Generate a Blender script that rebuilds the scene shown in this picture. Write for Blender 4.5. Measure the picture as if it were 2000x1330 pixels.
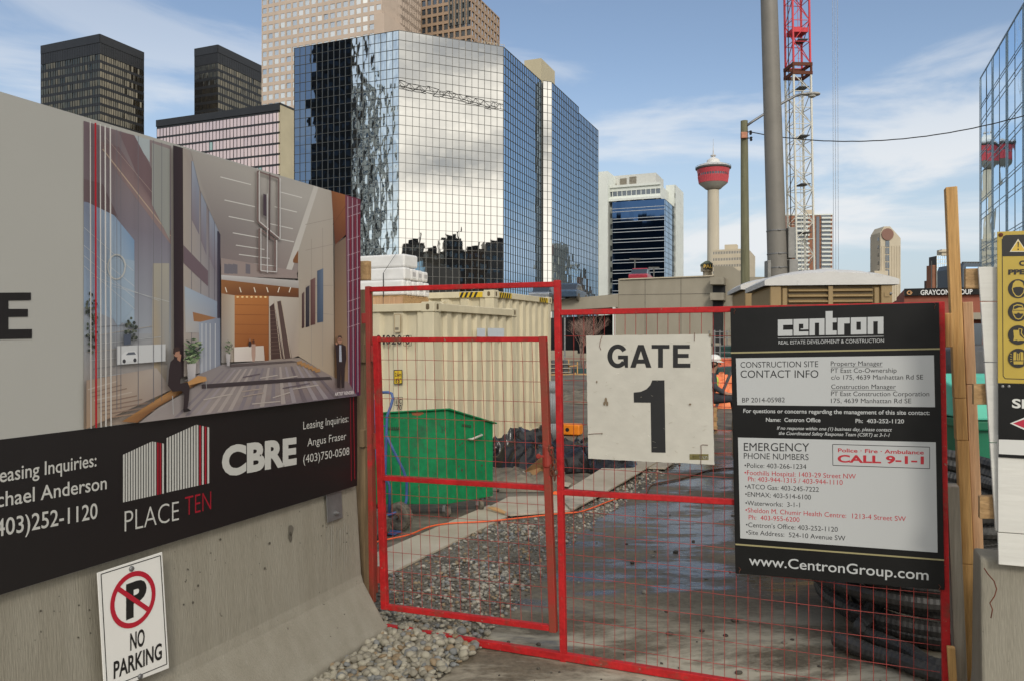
import bpy, bmesh, math, random
from mathutils import Vector, Matrix, noise
R = math.radians
sc = bpy.context.scene
for _o in list(bpy.data.objects):
    bpy.data.objects.remove(_o)
COL = sc.collection

# ------------------------------------------------------------------ camera, sky, sun, exposure
F = 1520.0
CAMZ = 1.67
cam = bpy.data.cameras.new('camera')
cam_o = bpy.data.objects.new('camera', cam)
COL.objects.link(cam_o)
cam_o.location = (0, 0, CAMZ)
cam_o.rotation_euler = (R(90), 0, 0)
cam.sensor_width = 36.0
cam.lens = F / 2000.0 * 36.0
cam.clip_start = 0.05
cam.clip_end = 12000
sc.camera = cam_o
sc.render.resolution_x = 1024
sc.render.resolution_y = 680
sc.render.engine = 'CYCLES'
sc.cycles.use_denoising = True
sc.cycles.max_bounces = 7
sc.cycles.glossy_bounces = 4
sc.cycles.caustics_reflective = False
sc.cycles.caustics_refractive = False
sc.view_settings.view_transform = 'Standard'
sc.view_settings.look = 'None'
sc.view_settings.gamma = 1.0
sc.view_settings.exposure = 0.50
SKY_STRENGTH = 0.15
CLX, CLY = 8.8, 0.7
BKZ = 0.35
SUN_STRENGTH = 1.0
SUN_ELEV = R(31)
SUN_DIR = Vector((0.12, -0.98, 0)).normalized()          # horizontal direction towards the sun (behind the camera)
sun = bpy.data.lights.new('sun', 'SUN')
sun.energy = SUN_STRENGTH
sun.angle = R(11)
sun.color = (1.0, 0.93, 0.82)
sun_o = bpy.data.objects.new('sun', sun)
COL.objects.link(sun_o)
_sd = Vector((SUN_DIR.x * math.cos(SUN_ELEV), SUN_DIR.y * math.cos(SUN_ELEV), math.sin(SUN_ELEV)))
sun_o.rotation_euler = _sd.to_track_quat('Z', 'Y').to_euler()
sun_o.location = (0, 0, 60)

world = bpy.data.worlds.new('World')
sc.world = world
world.use_nodes = True
def build_world():
    nt = world.node_tree
    N, L = nt.nodes, nt.links
    N.clear()
    out = N.new('ShaderNodeOutputWorld')
    bg = N.new('ShaderNodeBackground')
    bg.inputs['Strength'].default_value = SKY_STRENGTH
    L.new(bg.outputs[0], out.inputs[0])
    sky = N.new('ShaderNodeTexSky')
    sky.sky_type = 'NISHITA'
    sky.sun_disc = False
    sky.sun_elevation = SUN_ELEV
    sky.sun_rotation = math.atan2(SUN_DIR.x, SUN_DIR.y)
    sky.air_density = 1.0
    sky.dust_density = 0.3
    sky.ozone_density = 1.2
    tc = N.new('ShaderNodeTexCoord')
    sep = N.new('ShaderNodeSeparateXYZ')
    L.new(tc.outputs['Generated'], sep.inputs[0])
    def math_(op, a, b=None, c=None, clamp=False):
        m = N.new('ShaderNodeMath'); m.operation = op; m.use_clamp = clamp
        for i, v in enumerate((a, b, c)):
            if v is None: continue
            if isinstance(v, (int, float)): m.inputs[i].default_value = v
            else: L.new(v, m.inputs[i])
        return m.outputs[0]
    def maprange(v, a, b, c=0.0, d=1.0):
        m = N.new('ShaderNodeMapRange'); m.interpolation_type = 'SMOOTHSTEP'
        L.new(v, m.inputs['Value'])
        m.inputs['From Min'].default_value = a; m.inputs['From Max'].default_value = b
        m.inputs['To Min'].default_value = c; m.inputs['To Max'].default_value = d
        return m.outputs[0]
    # cloud layer seen in perspective: direction divided by its height
    zz = math_('MAXIMUM', sep.outputs[2], 0.0)
    den = math_('ADD', zz, 0.11)
    comb = N.new('ShaderNodeCombineXYZ')
    L.new(math_('DIVIDE', sep.outputs[0], den), comb.inputs[0])
    L.new(math_('DIVIDE', sep.outputs[1], den), comb.inputs[1])
    mp = N.new('ShaderNodeMapping')
    L.new(comb.outputs[0], mp.inputs[0])
    mp.inputs['Rotation'].default_value = (0, 0, R(-38))
    mp.inputs['Scale'].default_value = (0.42, 1.25, 1.0)
    mp.inputs['Location'].default_value = (3.1, 7.7, 0)
    n1 = N.new('ShaderNodeTexNoise')
    mp1 = N.new('ShaderNodeMapping'); L.new(tc.outputs['Generated'], mp1.inputs[0])
    mp1.inputs['Rotation'].default_value = (0, R(14), 0)
    mp1.inputs['Scale'].default_value = (1.6, 1.6, 6.5)
    mp1.inputs['Location'].default_value = (CLX, CLY, 0.3)
    L.new(mp1.outputs[0], n1.inputs['Vector'])
    n1.inputs['Scale'].default_value = 1.7
    n1.inputs['Detail'].default_value = 7
    n1.inputs['Roughness'].default_value = 0.55
    n1.inputs['Distortion'].default_value = 0.45
    wisps = maprange(n1.outputs[0], 0.44, 0.61, 0.04, 1.0)
    # thick cloud bank behind the camera, to the right, where the glass tower mirrors it
    dot = N.new('ShaderNodeVectorMath'); dot.operation = 'DOT_PRODUCT'
    L.new(tc.outputs['Generated'], dot.inputs[0])
    dot.inputs[1].default_value = Vector((0.52, -0.84, 0.12)).normalized()
    bank = maprange(dot.outputs['Value'], -0.35, 0.55)
    n2 = N.new('ShaderNodeTexNoise')
    mp2 = N.new('ShaderNodeMapping'); L.new(tc.outputs['Generated'], mp2.inputs[0])
    mp2.inputs['Scale'].default_value = (1.0, 1.0, 3.2)
    mp2.inputs['Location'].default_value = (0, 0, BKZ)
    L.new(mp2.outputs[0], n2.inputs['Vector'])
    n2.inputs['Scale'].default_value = 2.6
    n2.inputs['Detail'].default_value = 6
    bankn = math_('MULTIPLY', bank, maprange(n2.outputs[0], 0.22, 0.5, 0.75, 1.0))
    low = maprange(sep.outputs[2], 0.16, 0.36, 1.0, 0.40)          # wisps are denser towards the horizon
    m1 = math_('MULTIPLY', wisps, low)
    hz = maprange(sep.outputs[2], 0.0, 0.33, 0.94, 0.0)           # pale horizon
    mask = math_('MAXIMUM', math_('MULTIPLY', m1, 0.9), bankn, clamp=True)
    shade = N.new('ShaderNodeValToRGB')
    L.new(n2.outputs[0], shade.inputs[0])
    shade.color_ramp.elements[0].position = 0.36
    shade.color_ramp.elements[0].color = (2.6, 2.65, 2.7, 1)
    shade.color_ramp.elements[1].position = 0.55
    shade.color_ramp.elements[1].color = (7.4, 7.25, 6.9, 1)
    bankc = N.new('ShaderNodeMix'); bankc.data_type = 'RGBA'
    L.new(bank, bankc.inputs['Factor'])
    bankc.inputs['A'].default_value = (3.95, 4.05, 4.15, 1)
    L.new(shade.outputs[0], bankc.inputs['B'])
    tint = N.new('ShaderNodeMix'); tint.data_type = 'RGBA'; tint.blend_type = 'MULTIPLY'
    tint.inputs['Factor'].default_value = 1.0
    L.new(sky.outputs[0], tint.inputs['A'])
    tint.inputs['B'].default_value = (0.66, 0.62, 0.60, 1)
    air = N.new('ShaderNodeMix'); air.data_type = 'RGBA'       # pale air towards the horizon
    L.new(hz, air.inputs['Factor']); L.new(tint.outputs['Result'], air.inputs['A']); air.inputs['B'].default_value = (2.30, 2.75, 3.15, 1)
    mix = N.new('ShaderNodeMix'); mix.data_type = 'RGBA'
    L.new(mask, mix.inputs['Factor'])
    L.new(air.outputs['Result'], mix.inputs['A'])
    L.new(bankc.outputs['Result'], mix.inputs['B'])
    L.new(mix.outputs['Result'], bg.inputs['Color'])
build_world()

# ------------------------------------------------------------------ helpers
rnd = random.Random(7)
CAMP = Vector((0, 0, CAMZ))
A = Vector((0.377, 0.926, 0)).normalized()       # street direction going away
B = Vector((-A.y, A.x, 0))                       # street direction going left
RT = -B                                          # ... going right
UP = Vector((0, 0, 1))
def ray(px, py): return Vector(((px - 1000) / F, 1.0, -(py - 665) / F))
def at(px, py, y): return CAMP + ray(px, py) * y
def gnd(px, py, z=0.0):
    y = (CAMZ - z) * F / (py - 665)
    p = at(px, py, y); p.z = z
    return p
class Pl:
    """a plane in the place; hit() finds the point of it that a photograph pixel shows"""
    def __init__(s, p0, u, n=None):
        s.p0 = Vector(p0); s.u = Vector(u).normalized()
        if n is None:
            n = Vector((s.u.y, -s.u.x, 0))
        s.n = Vector(n).normalized()
        if s.n.dot(CAMP - s.p0) < 0: s.n = -s.n
    def hit(s, px, py, off=0.0):
        d = ray(px, py)
        t = s.n.dot(s.p0 - CAMP) / s.n.dot(d)
        return CAMP + d * t + s.n * off
def lin(c):
    r = []
    for v in c[:3]:
        v = v / 255.0
        r.append(v / 12.92 if v <= 0.04045 else ((v + 0.055) / 1.055) ** 2.4)
    return (r[0], r[1], r[2], 1.0)

class MB:
    """collects geometry and links it as ONE mesh object"""
    def __init__(s): s.v = []; s.f = []; s.c = []; s.vc = {}
    def add(s, vs, fs, col=None):
        b = len(s.v); s.v += [Vector(v) for v in vs]
        for f in fs: s.f.append(tuple(i + b for i in f)); s.c.append(col)
    def quad(s, a, b, c, d, col=None): s.add([a, b, c, d], [(0, 1, 2, 3)], col)
    def poly(s, pts, col=None): s.add(pts, [tuple(range(len(pts)))], col)
    def box(s, c, ax, ay, az, col=None):
        c = Vector(c); ax, ay, az = Vector(ax), Vector(ay), Vector(az)
        vs = [c + ax * i + ay * j + az * k for k in (-1, 1) for j in (-1, 1) for i in (-1, 1)]
        fs = [(0, 2, 3, 1), (4, 5, 7, 6), (0, 1, 5, 4), (2, 6, 7, 3), (0, 4, 6, 2), (1, 3, 7, 5)]
        if ax.cross(ay).dot(az) < 0: fs = [f[::-1] for f in fs]
        s.add(vs, fs, col)
    def bar(s, a, b, w, h, side=None, col=None):
        a, b = Vector(a), Vector(b); d = b - a; l = d.length; d.normalize()
        if side is None:
            side = UP.cross(d) if abs(d.z) < 0.95 else Vector((1, 0, 0))
        side = (Vector(side) - d * d.dot(Vector(side))).normalized()
        o = d.cross(side)
        s.box((a + b) / 2, side * w / 2, o * h / 2, d * l / 2, col)
    def prism(s, poly, vec, col=None):
        poly = [Vector(p) for p in poly]; vec = Vector(vec); n = len(poly)
        nn = Vector((0, 0, 0))
        for i in range(n):
            nn += (poly[i] - poly[0]).cross(poly[(i + 1) % n] - poly[0])
        if nn.dot(vec) < 0: poly = poly[::-1]
        vs = poly + [p + vec for p in poly]
        fs = [tuple(range(n))[::-1], tuple(range(n, 2 * n))]
        fs += [(i, (i + 1) % n, (i + 1) % n + n, i + n) for i in range(n)]
        s.add(vs, fs, col)
    def tube(s, pts, r, n=8, closed=False, rf=None, col=None, cap=True):
        pts = [Vector(p) for p in pts]; m = len(pts); vs = []; fs = []
        ref = None
        for i, p in enumerate(pts):
            a = pts[i - 1] if (i > 0 or closed) else p
            b = pts[(i + 1) % m] if (i < m - 1 or closed) else p
            t = (b - a)
            if t.length < 1e-9: t = Vector((0, 0, 1))
            t.normalize()
            if ref is None:
                ref = t.orthogonal().normalized()
            ref = (ref - t * ref.dot(t))
            if ref.length < 1e-6: ref = t.orthogonal()
            ref.normalize()
            o = t.cross(ref)
            rr = rf(i) if rf else (r[i] if isinstance(r, (list, tuple)) else r)
            for k in range(n):
                an = 2 * math.pi * k / n
                vs.append(p + (ref * math.cos(an) + o * math.sin(an)) * rr)
        last = m if closed else m - 1
        for i in range(last):
            j = (i + 1) % m
            for k in range(n):
                k2 = (k + 1) % n
                fs.append((i * n + k, i * n + k2, j * n + k2, j * n + k))
        if cap and not closed:
            fs.append(tuple(range(n))[::-1]); fs.append(tuple(range((m - 1) * n, m * n)))
        s.add(vs, fs, col)
    def lathe(s, c, prof, n=32, col=None, axis=None):
        c = Vector(c); vs = []; fs = []
        if axis is None: x, y, z = Vector((1, 0, 0)), Vector((0, 1, 0)), UP
        else:
            z = Vector(axis).normalized(); x = z.orthogonal().normalized(); y = z.cross(x)
        m = len(prof)
        for (r, h) in prof:
            for k in range(n):
                a = 2 * math.pi * k / n
                vs.append(c + (x * math.cos(a) + y * math.sin(a)) * max(r, 1e-4) + z * h)
        for i in range(m - 1):
            for k in range(n):
                k2 = (k + 1) % n
                fs.append((i * n + k, i * n + k2, (i + 1) * n + k2, (i + 1) * n + k))
        fs.append(tuple(range(n))[::-1]); fs.append(tuple(range((m - 1) * n, m * n)))
        s.add(vs, fs, col)
    def disc(s, c, x, y, r, n=28, col=None, r2=None):
        c = Vector(c)
        o = [c + x * math.cos(2 * math.pi * k / n) * r + y * math.sin(2 * math.pi * k / n) * r for k in range(n)]
        if r2 is None: s.poly(o, col)
        else:
            i_ = [c + x * math.cos(2 * math.pi * k / n) * r2 + y * math.sin(2 * math.pi * k / n) * r2 for k in range(n)]
            for k in range(n):
                k2 = (k + 1) % n
                s.quad(o[k], o[k2], i_[k2], i_[k], col)
    def build(s, name, mat, parent=None, smooth=False, bevel=0.0, seg=2, base=None):
        me = bpy.data.meshes.new(name)
        off = BASE.get(parent.name, Vector((0, 0, 0))) if parent else (Vector(base) if base else Vector((0, 0, 0)))
        me.from_pydata([tuple(v - off) for v in s.v], [], s.f)
        me.update()
        if any(c is not None for c in s.c) or s.vc:
            ca = me.color_attributes.new('Col', 'FLOAT_COLOR', 'CORNER')
            k = 0
            dat = []
            for fi, p in enumerate(me.polygons):
                c = s.c[fi]
                for vi in p.vertices:
                    cc = s.vc.get(vi, c if c is not None else (1, 1, 1, 1))
                    dat += list(cc)
            ca.data.foreach_set('color', dat)
        o = bpy.data.objects.new(name, me)
        if mat is not None: me.materials.append(mat)
        if smooth:
            me.polygons.foreach_set('use_smooth', [True] * len(me.polygons))
        COL.objects.link(o)
        if parent is not None: o.parent = parent
        elif base is not None: o.location = off
        BASE[o.name] = off
        if bevel > 0:
            b = o.modifiers.new('bevel', 'BEVEL'); b.width = bevel; b.segments = seg
            b.limit_method = 'ANGLE'; b.angle_limit = R(40)
        return o
BASE = {}
def tag(o, label=None, cat=None, group=None, kind=None):
    if label: o['label'] = label
    if cat: o['category'] = cat
    if group: o['group'] = group
    if kind: o['kind'] = kind
    return o
def thing(name, label, cat, loc, group=None):
    o = bpy.data.objects.new(name, None)
    COL.objects.link(o)
    o.location = loc; o.empty_display_size = 0.2
    BASE[o.name] = Vector(loc)
    return tag(o, label, cat, group)
def smooth_by_angle(o, ang=35):
    o.data.set_sharp_from_angle(angle=R(ang))

# ------------------------------------------------------------------ materials
def mat(name, col, rough=0.6, metal=0.0, var=0.18, scale=6.0, bump=0.0, bscale=60.0, col2=None, spec=0.5,
        stretch=(1, 1, 1), attr=False, stain=None, sscale=1.2, samt=0.55, rvar=0.0, coat=0.0, lo=0.35, hi=0.65, fine=0.0, fscale=40, spots=None):
    m = bpy.data.materials.new(name); m.use_nodes = True
    nt = m.node_tree; N, L = nt.nodes, nt.links
    b = N['Principled BSDF']
    b.inputs['Roughness'].default_value = rough
    b.inputs['Metallic'].default_value = metal
    b.inputs['Specular IOR Level'].default_value = spec
    if coat: b.inputs['Coat Weight'].default_value = coat
    tc = N.new('ShaderNodeTexCoord'); mp = N.new('ShaderNodeMapping')
    L.new(tc.outputs['Object'], mp.inputs[0]); mp.inputs['Scale'].default_value = stretch
    ns = N.new('ShaderNodeTexNoise'); L.new(mp.outputs[0], ns.inputs['Vector'])
    ns.inputs['Scale'].default_value = scale; ns.inputs['Detail'].default_value = 6; ns.inputs['Roughness'].default_value = 0.6
    rp = N.new('ShaderNodeValToRGB'); L.new(ns.outputs[0], rp.inputs[0])
    c = col[:3]
    d = col2[:3] if col2 else tuple(min(1.0, v * (1 + var)) for v in c)
    c1 = c if col2 else tuple(v * (1 - var) for v in c)
    rp.color_ramp.elements[0].position = lo; rp.color_ramp.elements[1].position = hi
    rp.color_ramp.elements[0].color = (*c1, 1); rp.color_ramp.elements[1].color = (*d, 1)
    colout = rp.outputs[0]
    if attr:
        at_ = N.new('ShaderNodeAttribute'); at_.attribute_name = 'Col'
        mx = N.new('ShaderNodeMix'); mx.data_type = 'RGBA'; mx.blend_type = 'MULTIPLY'; mx.inputs['Factor'].default_value = 1.0
        L.new(at_.outputs['Color'], mx.inputs['A']); L.new(colout, mx.inputs['B'])
        colout = mx.outputs['Result']
    if stain is not None:
        n3 = N.new('ShaderNodeTexNoise'); L.new(mp.outputs[0], n3.inputs['Vector'])
        n3.inputs['Scale'].default_value = sscale; n3.inputs['Detail'].default_value = 8; n3.inputs['Roughness'].default_value = 0.65
        r3 = N.new('ShaderNodeValToRGB'); L.new(n3.outputs[0], r3.inputs[0])
        r3.color_ramp.elements[0].position = samt; r3.color_ramp.elements[1].position = samt + 0.12
        r3.color_ramp.elements[0].color = (0, 0, 0, 1); r3.color_ramp.elements[1].color = (1, 1, 1, 1)
        mx = N.new('ShaderNodeMix'); mx.data_type = 'RGBA'
        L.new(r3.outputs[0], mx.inputs['Factor']); L.new(colout, mx.inputs['A']); mx.inputs['B'].default_value = (*stain[:3], 1)
        colout = mx.outputs['Result']
    if fine:
        n4 = N.new('ShaderNodeTexNoise'); L.new(mp.outputs[0], n4.inputs['Vector'])
        n4.inputs['Scale'].default_value = fscale; n4.inputs['Detail'].default_value = 4
        r4 = N.new('ShaderNodeMapRange'); L.new(n4.outputs[0], r4.inputs['Value'])
        r4.inputs['From Min'].default_value = 0.3; r4.inputs['From Max'].default_value = 0.7
        r4.inputs['To Min'].default_value = 1 - fine; r4.inputs['To Max'].default_value = 1 + fine
        mx = N.new('ShaderNodeMix'); mx.data_type = 'RGBA'; mx.blend_type = 'MULTIPLY'; mx.inputs['Factor'].default_value = 1.0
        L.new(colout, mx.inputs['A']); L.new(r4.outputs[0], mx.inputs['B']); colout = mx.outputs['Result']
    if spots:                       # pits, chips and dirt specks: (colour, scale, threshold)
        n5 = N.new('ShaderNodeTexNoise'); L.new(tc.outputs['Object'], n5.inputs['Vector'])
        n5.inputs['Scale'].default_value = spots[1]; n5.inputs['Detail'].default_value = 3; n5.inputs['Roughness'].default_value = 0.7
        r5 = N.new('ShaderNodeMapRange'); L.new(n5.outputs[0], r5.inputs['Value'])
        r5.inputs['From Min'].default_value = spots[2]; r5.inputs['From Max'].default_value = spots[2] + 0.03
        mx = N.new('ShaderNodeMix'); mx.data_type = 'RGBA'
        L.new(r5.outputs[0], mx.inputs['Factor']); L.new(colout, mx.inputs['A']); mx.inputs['B'].default_value = (*spots[0], 1); colout = mx.outputs['Result']
    L.new(colout, b.inputs['Base Color'])
    if rvar:
        mr = N.new('ShaderNodeMapRange'); L.new(ns.outputs[0], mr.inputs['Value'])
        mr.inputs['From Min'].default_value = 0.3; mr.inputs['From Max'].default_value = 0.7
        mr.inputs['To Min'].default_value = max(0.02, rough - rvar); mr.inputs['To Max'].default_value = min(1, rough + rvar)
        L.new(mr.outputs[0], b.inputs['Roughness'])
    if bump:
        n2 = N.new('ShaderNodeTexNoise'); L.new(mp.outputs[0], n2.inputs['Vector'])
        n2.inputs['Scale'].default_value = bscale; n2.inputs['Detail'].default_value = 5
        bp = N.new('ShaderNodeBump'); bp.inputs['Strength'].default_value = bump; bp.inputs['Distance'].default_value = 0.02
        L.new(n2.outputs[0], bp.inputs['Height']); L.new(bp.outputs[0], b.inputs['Normal'])
    return m
def mirror(name, col, rough=0.02, wav=0.0, wscale=1.0, metal=1.0, wdist=0.1, stretch=(1, 1, 1)):
    m = bpy.data.materials.new(name); m.use_nodes = True
    nt = m.node_tree; N, L = nt.nodes, nt.links
    b = N['Principled BSDF']
    b.inputs['Base Color'].default_value = (*col[:3], 1); b.inputs['Metallic'].default_value = metal
    b.inputs['Roughness'].default_value = rough
    if wav:
        tc = N.new('ShaderNodeTexCoord'); mp = N.new('ShaderNodeMapping')
        L.new(tc.outputs['Object'], mp.inputs[0]); mp.inputs['Scale'].default_value = stretch
        n2 = N.new('ShaderNodeTexNoise'); L.new(mp.outputs[0], n2.inputs['Vector'])
        n2.inputs['Scale'].default_value = wscale; n2.inputs['Detail'].default_value = 1.5
        bp = N.new('ShaderNodeBump'); bp.inputs['Strength'].default_value = wav; bp.inputs['Distance'].default_value = wdist
        L.new(n2.outputs[0], bp.inputs['Height']); L.new(bp.outputs[0], b.inputs['Normal'])
    return m
def wood(name, c1, c2, axis=2, rough=0.75):
    st = [14, 14, 14]; st[axis] = 0.8
    return mat(name, c1, rough=rough, col2=c2, scale=3.0, stretch=st, bump=0.25, bscale=9, stain=tuple(v * 0.45 for v in c1), sscale=0.6, samt=0.64, fine=0.14, fscale=9)

M = {}
M['concrete'] = mat('concrete', (0.36, 0.335, 0.28), rough=0.85, col2=(0.34, 0.33, 0.295), scale=2.2, bump=0.25, bscale=80, stain=(0.20, 0.185, 0.155), sscale=1.6, samt=0.6)
M['concrete_streak'] = mat('concrete_streak', (0.232, 0.212, 0.165), rough=0.88, col2=(0.268, 0.248, 0.198), scale=1.3, stretch=(9, 9, 0.5), bump=0.25, bscale=20, stain=(0.33, 0.31, 0.265), sscale=3.4, samt=0.64, fine=0.10, fscale=30, spots=((0.09, 0.08, 0.06), 22, 0.695))
M['red_paint'] = mat('red_paint', (0.43, 0.012, 0.014), rough=0.6, spec=0.35, var=0.18, scale=9, stain=(0.20, 0.055, 0.035), sscale=7, samt=0.555, bump=0.12, bscale=60, fine=0.12, fscale=50, spots=((0.26, 0.15, 0.11), 48, 0.665))
M['red_rusty'] = mat('red_rusty', (0.33, 0.022, 0.016), rough=0.6, col2=(0.20, 0.05, 0.025), scale=4, stain=(0.45, 0.012, 0.016), sscale=5, samt=0.58, bump=0.15, bscale=90)
M['red_wire'] = mat('red_wire', (0.30, 0.036, 0.028), rough=0.6, var=0.35, scale=20)
M['rust'] = mat('rust', (0.16, 0.045, 0.02), rough=0.85, col2=(0.09, 0.03, 0.018), scale=18, bump=0.3, bscale=120)
M['white_board'] = mat('white_board', (0.55, 0.53, 0.465), rough=0.55, var=0.04, scale=3, stain=(0.49, 0.455, 0.38), sscale=2.4, samt=0.60, bump=0.05, bscale=30, stretch=(1, 1, 1.3), fine=0.04, fscale=14, spots=((0.36, 0.31, 0.23), 30, 0.73))
M['print'] = mat('print', (1, 1, 1), rough=0.38, var=0.0, attr=True)
M['print_matte'] = mat('print_matte', (1, 1, 1), rough=0.6, var=0.06, scale=20, attr=True)
M['board_edge'] = mat('board_edge', (0.10, 0.09, 0.08), rough=0.7)
M['black_board'] = mat('black_board', (0.007, 0.007, 0.007), rough=0.42, spec=0.28, var=0.2, scale=4, stain=(0.013, 0.0125, 0.012), sscale=3, samt=0.6, fine=0.1, fscale=20)
M['wood_yellow'] = wood('wood_yellow', (0.46, 0.25, 0.08), (0.60, 0.36, 0.135))
M['wood_pink'] = wood('wood_pink', (0.42, 0.245, 0.13), (0.52, 0.33, 0.19))
M['wood_grey'] = wood('wood_grey', (0.22, 0.19, 0.145), (0.31, 0.275, 0.215))
M['wood_old'] = wood('wood_old', (0.15, 0.10, 0.05), (0.24, 0.165, 0.085))
M['wood_h'] = wood('wood_h', (0.33, 0.20, 0.085), (0.46, 0.29, 0.135), axis=0)
M['plywood'] = mat('plywood', (0.36, 0.31, 0.23), rough=0.85, col2=(0.47, 0.415, 0.325), scale=2.0, bump=0.15, bscale=30, stain=(0.16, 0.145, 0.12), sscale=1.3, samt=0.56)
M['galv'] = mat('galv', (0.20, 0.20, 0.20), rough=0.45, metal=0.6, var=0.2, scale=8)
M['steel_pole'] = mat('steel_pole', (0.20, 0.185, 0.16), rough=0.55, metal=0.1, var=0.08, scale=3)
M['cream_steel'] = mat('cream_steel', (0.62, 0.55, 0.385), rough=0.55, var=0.06, scale=1.5, stain=(0.50, 0.43, 0.28), sscale=1.8, samt=0.62, stretch=(1, 1, 0.35), fine=0.06, fscale=9, spots=((0.24, 0.15, 0.08), 8, 0.725), bump=0.2, bscale=3)
M['green_paint'] = mat('green_paint', (0.003, 0.185, 0.062), rough=0.6, spec=0.3, var=0.15, scale=3, stain=(0.022, 0.10, 0.045), sscale=2.6, samt=0.53, bump=0.45, bscale=4, fine=0.14, fscale=18, spots=((0.06, 0.05, 0.03), 15, 0.675))
M['green_light'] = mat('green_light', (0.10, 0.50, 0.36), rough=0.5, var=0.1, scale=6)
M['dark_green'] = mat('dark_green', (0.006, 0.15, 0.075), rough=0.5, var=0.1, scale=6)
M['blue_paint'] = mat('blue_paint', (0.05, 0.10, 0.26), rough=0.45, var=0.25, scale=9, stain=(0.12, 0.11, 0.12), sscale=7, samt=0.62)
M['rubber'] = mat('rubber', (0.06, 0.053, 0.042), rough=0.85, col2=(0.19, 0.165, 0.125), scale=14, bump=0.3, bscale=60)
M['dark'] = mat('dark', (0.012, 0.012, 0.013), rough=0.7)
M['grey_dark'] = mat('grey_dark', (0.07, 0.072, 0.075), rough=0.5, var=0.2, scale=10)
M['hose'] = mat('hose', (0.022, 0.022, 0.023), rough=0.55, col2=(0.065, 0.062, 0.056), scale=5, bump=0.15, bscale=60)
M['poly'] = mat('poly', (0.006, 0.006, 0.0065), rough=0.24, col2=(0.016, 0.016, 0.017), scale=4, bump=0.3, bscale=10, spec=0.4)
M['orange'] = mat('orange', (0.78, 0.13, 0.03), rough=0.5, var=0.12, scale=8)
M['orange_bright'] = mat('orange_bright', (0.85, 0.25, 0.015), rough=0.5, var=0.08, scale=6)
M['orange_cord'] = mat('orange_cord', (0.80, 0.12, 0.03), rough=0.5, var=0.15, scale=12)
M['brown_cord'] = mat('brown_cord', (0.10, 0.055, 0.035), rough=0.6, var=0.2, scale=12)
M['white_wrap'] = mat('white_wrap', (0.74, 0.73, 0.71), rough=0.35, var=0.05, scale=4, bump=0.3, bscale=9)
M['toilet_tan'] = mat('toilet_tan', (0.30, 0.205, 0.092), rough=0.55, var=0.06, scale=3)
M['toilet_roof'] = mat('toilet_roof', (0.60, 0.585, 0.56), rough=0.5, var=0.04, scale=5, stain=(0.42, 0.40, 0.37), sscale=9, samt=0.62, bump=0.1, bscale=40)
M['yellow'] = mat('yellow', (0.50, 0.36, 0.055), rough=0.45, var=0.05, scale=5)
M['cloth_orange'] = mat('cloth_orange', (0.75, 0.16, 0.05), rough=0.7, col2=(0.85, 0.30, 0.13), scale=6, bump=0.5, bscale=10)
M['cardboard'] = mat('cardboard', (0.47, 0.27, 0.12), rough=0.8, var=0.15, scale=5)

# ------------------------------------------------------------------ lettering
_TC = {}
def text_geo(s, off=0.0, shear=0.0):
    key = (s, off, shear)
    if key in _TC: return _TC[key]
    cu = bpy.data.curves.new('lettering', 'FONT')
    cu.body = s; cu.size = 1.0; cu.offset = off; cu.shear = shear; cu.fill_mode = 'FRONT'; cu.resolution_u = 4
    ob = bpy.data.objects.new('lettering', cu)
    COL.objects.link(ob)
    bpy.context.view_layer.update()
    dg = bpy.context.evaluated_depsgraph_get()
    me = bpy.data.meshes.new_from_object(ob.evaluated_get(dg))
    vs = [(v.co.x, v.co.y) for v in me.vertices]
    fs = [tuple(p.vertices) for p in me.polygons]
    bpy.data.meshes.remove(me)
    bpy.data.objects.remove(ob); bpy.data.curves.remove(cu)
    x0 = min(v[0] for v in vs); x1 = max(v[0] for v in vs)
    vs = [(v[0] - x0, v[1]) for v in vs]
    _TC[key] = (vs, fs, x1 - x0)
    return _TC[key]
def cap_h(off=0.0):
    vs, fs, w = text_geo('H', off)
    return max(v[1] for v in vs)
def put_text(mb, plane, s, p0, p1, cap, col, off=0.002, bold=0.0, shear=0.0):
    """baseline runs from photo pixel p0 to p1 on the plane; cap = capital height in photo pixels at p0"""
    vs, fs, w = text_geo(s, bold, shear)
    a = plane.hit(*p0, off); b = plane.hit(*p1, off)
    t = plane.hit(p0[0], p0[1] - cap, off)
    up = UP * (t - a).length if abs(plane.n.z) < 0.02 else (t - a)
    h = cap_h(bold)
    pts = [a + (b - a) * (x / w) + up * (y / h) for x, y in vs]
    nn = (b - a).cross(up)
    if nn.dot(plane.n) < 0: fs = [f[::-1] for f in fs]
    # orientation of the filled faces
    f = fs[0]; n0 = (pts[f[1]] - pts[f[0]]).cross(pts[f[2]] - pts[f[0]])
    mb.add(pts, fs if n0.dot(plane.n) > 0 else [q[::-1] for q in fs], col)
def put_text3(mb, s, o, ux, uy, width, height, col, bold=0.0):
    """text in a frame: origin o, unit axes ux, uy, fitted to width and capital height in metres"""
    vs, fs, w = text_geo(s, bold)
    h = cap_h(bold)
    mb.add([Vector(o) + ux * (x / w * width) + uy * (y / h * height) for x, y in vs], fs, col)

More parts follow.
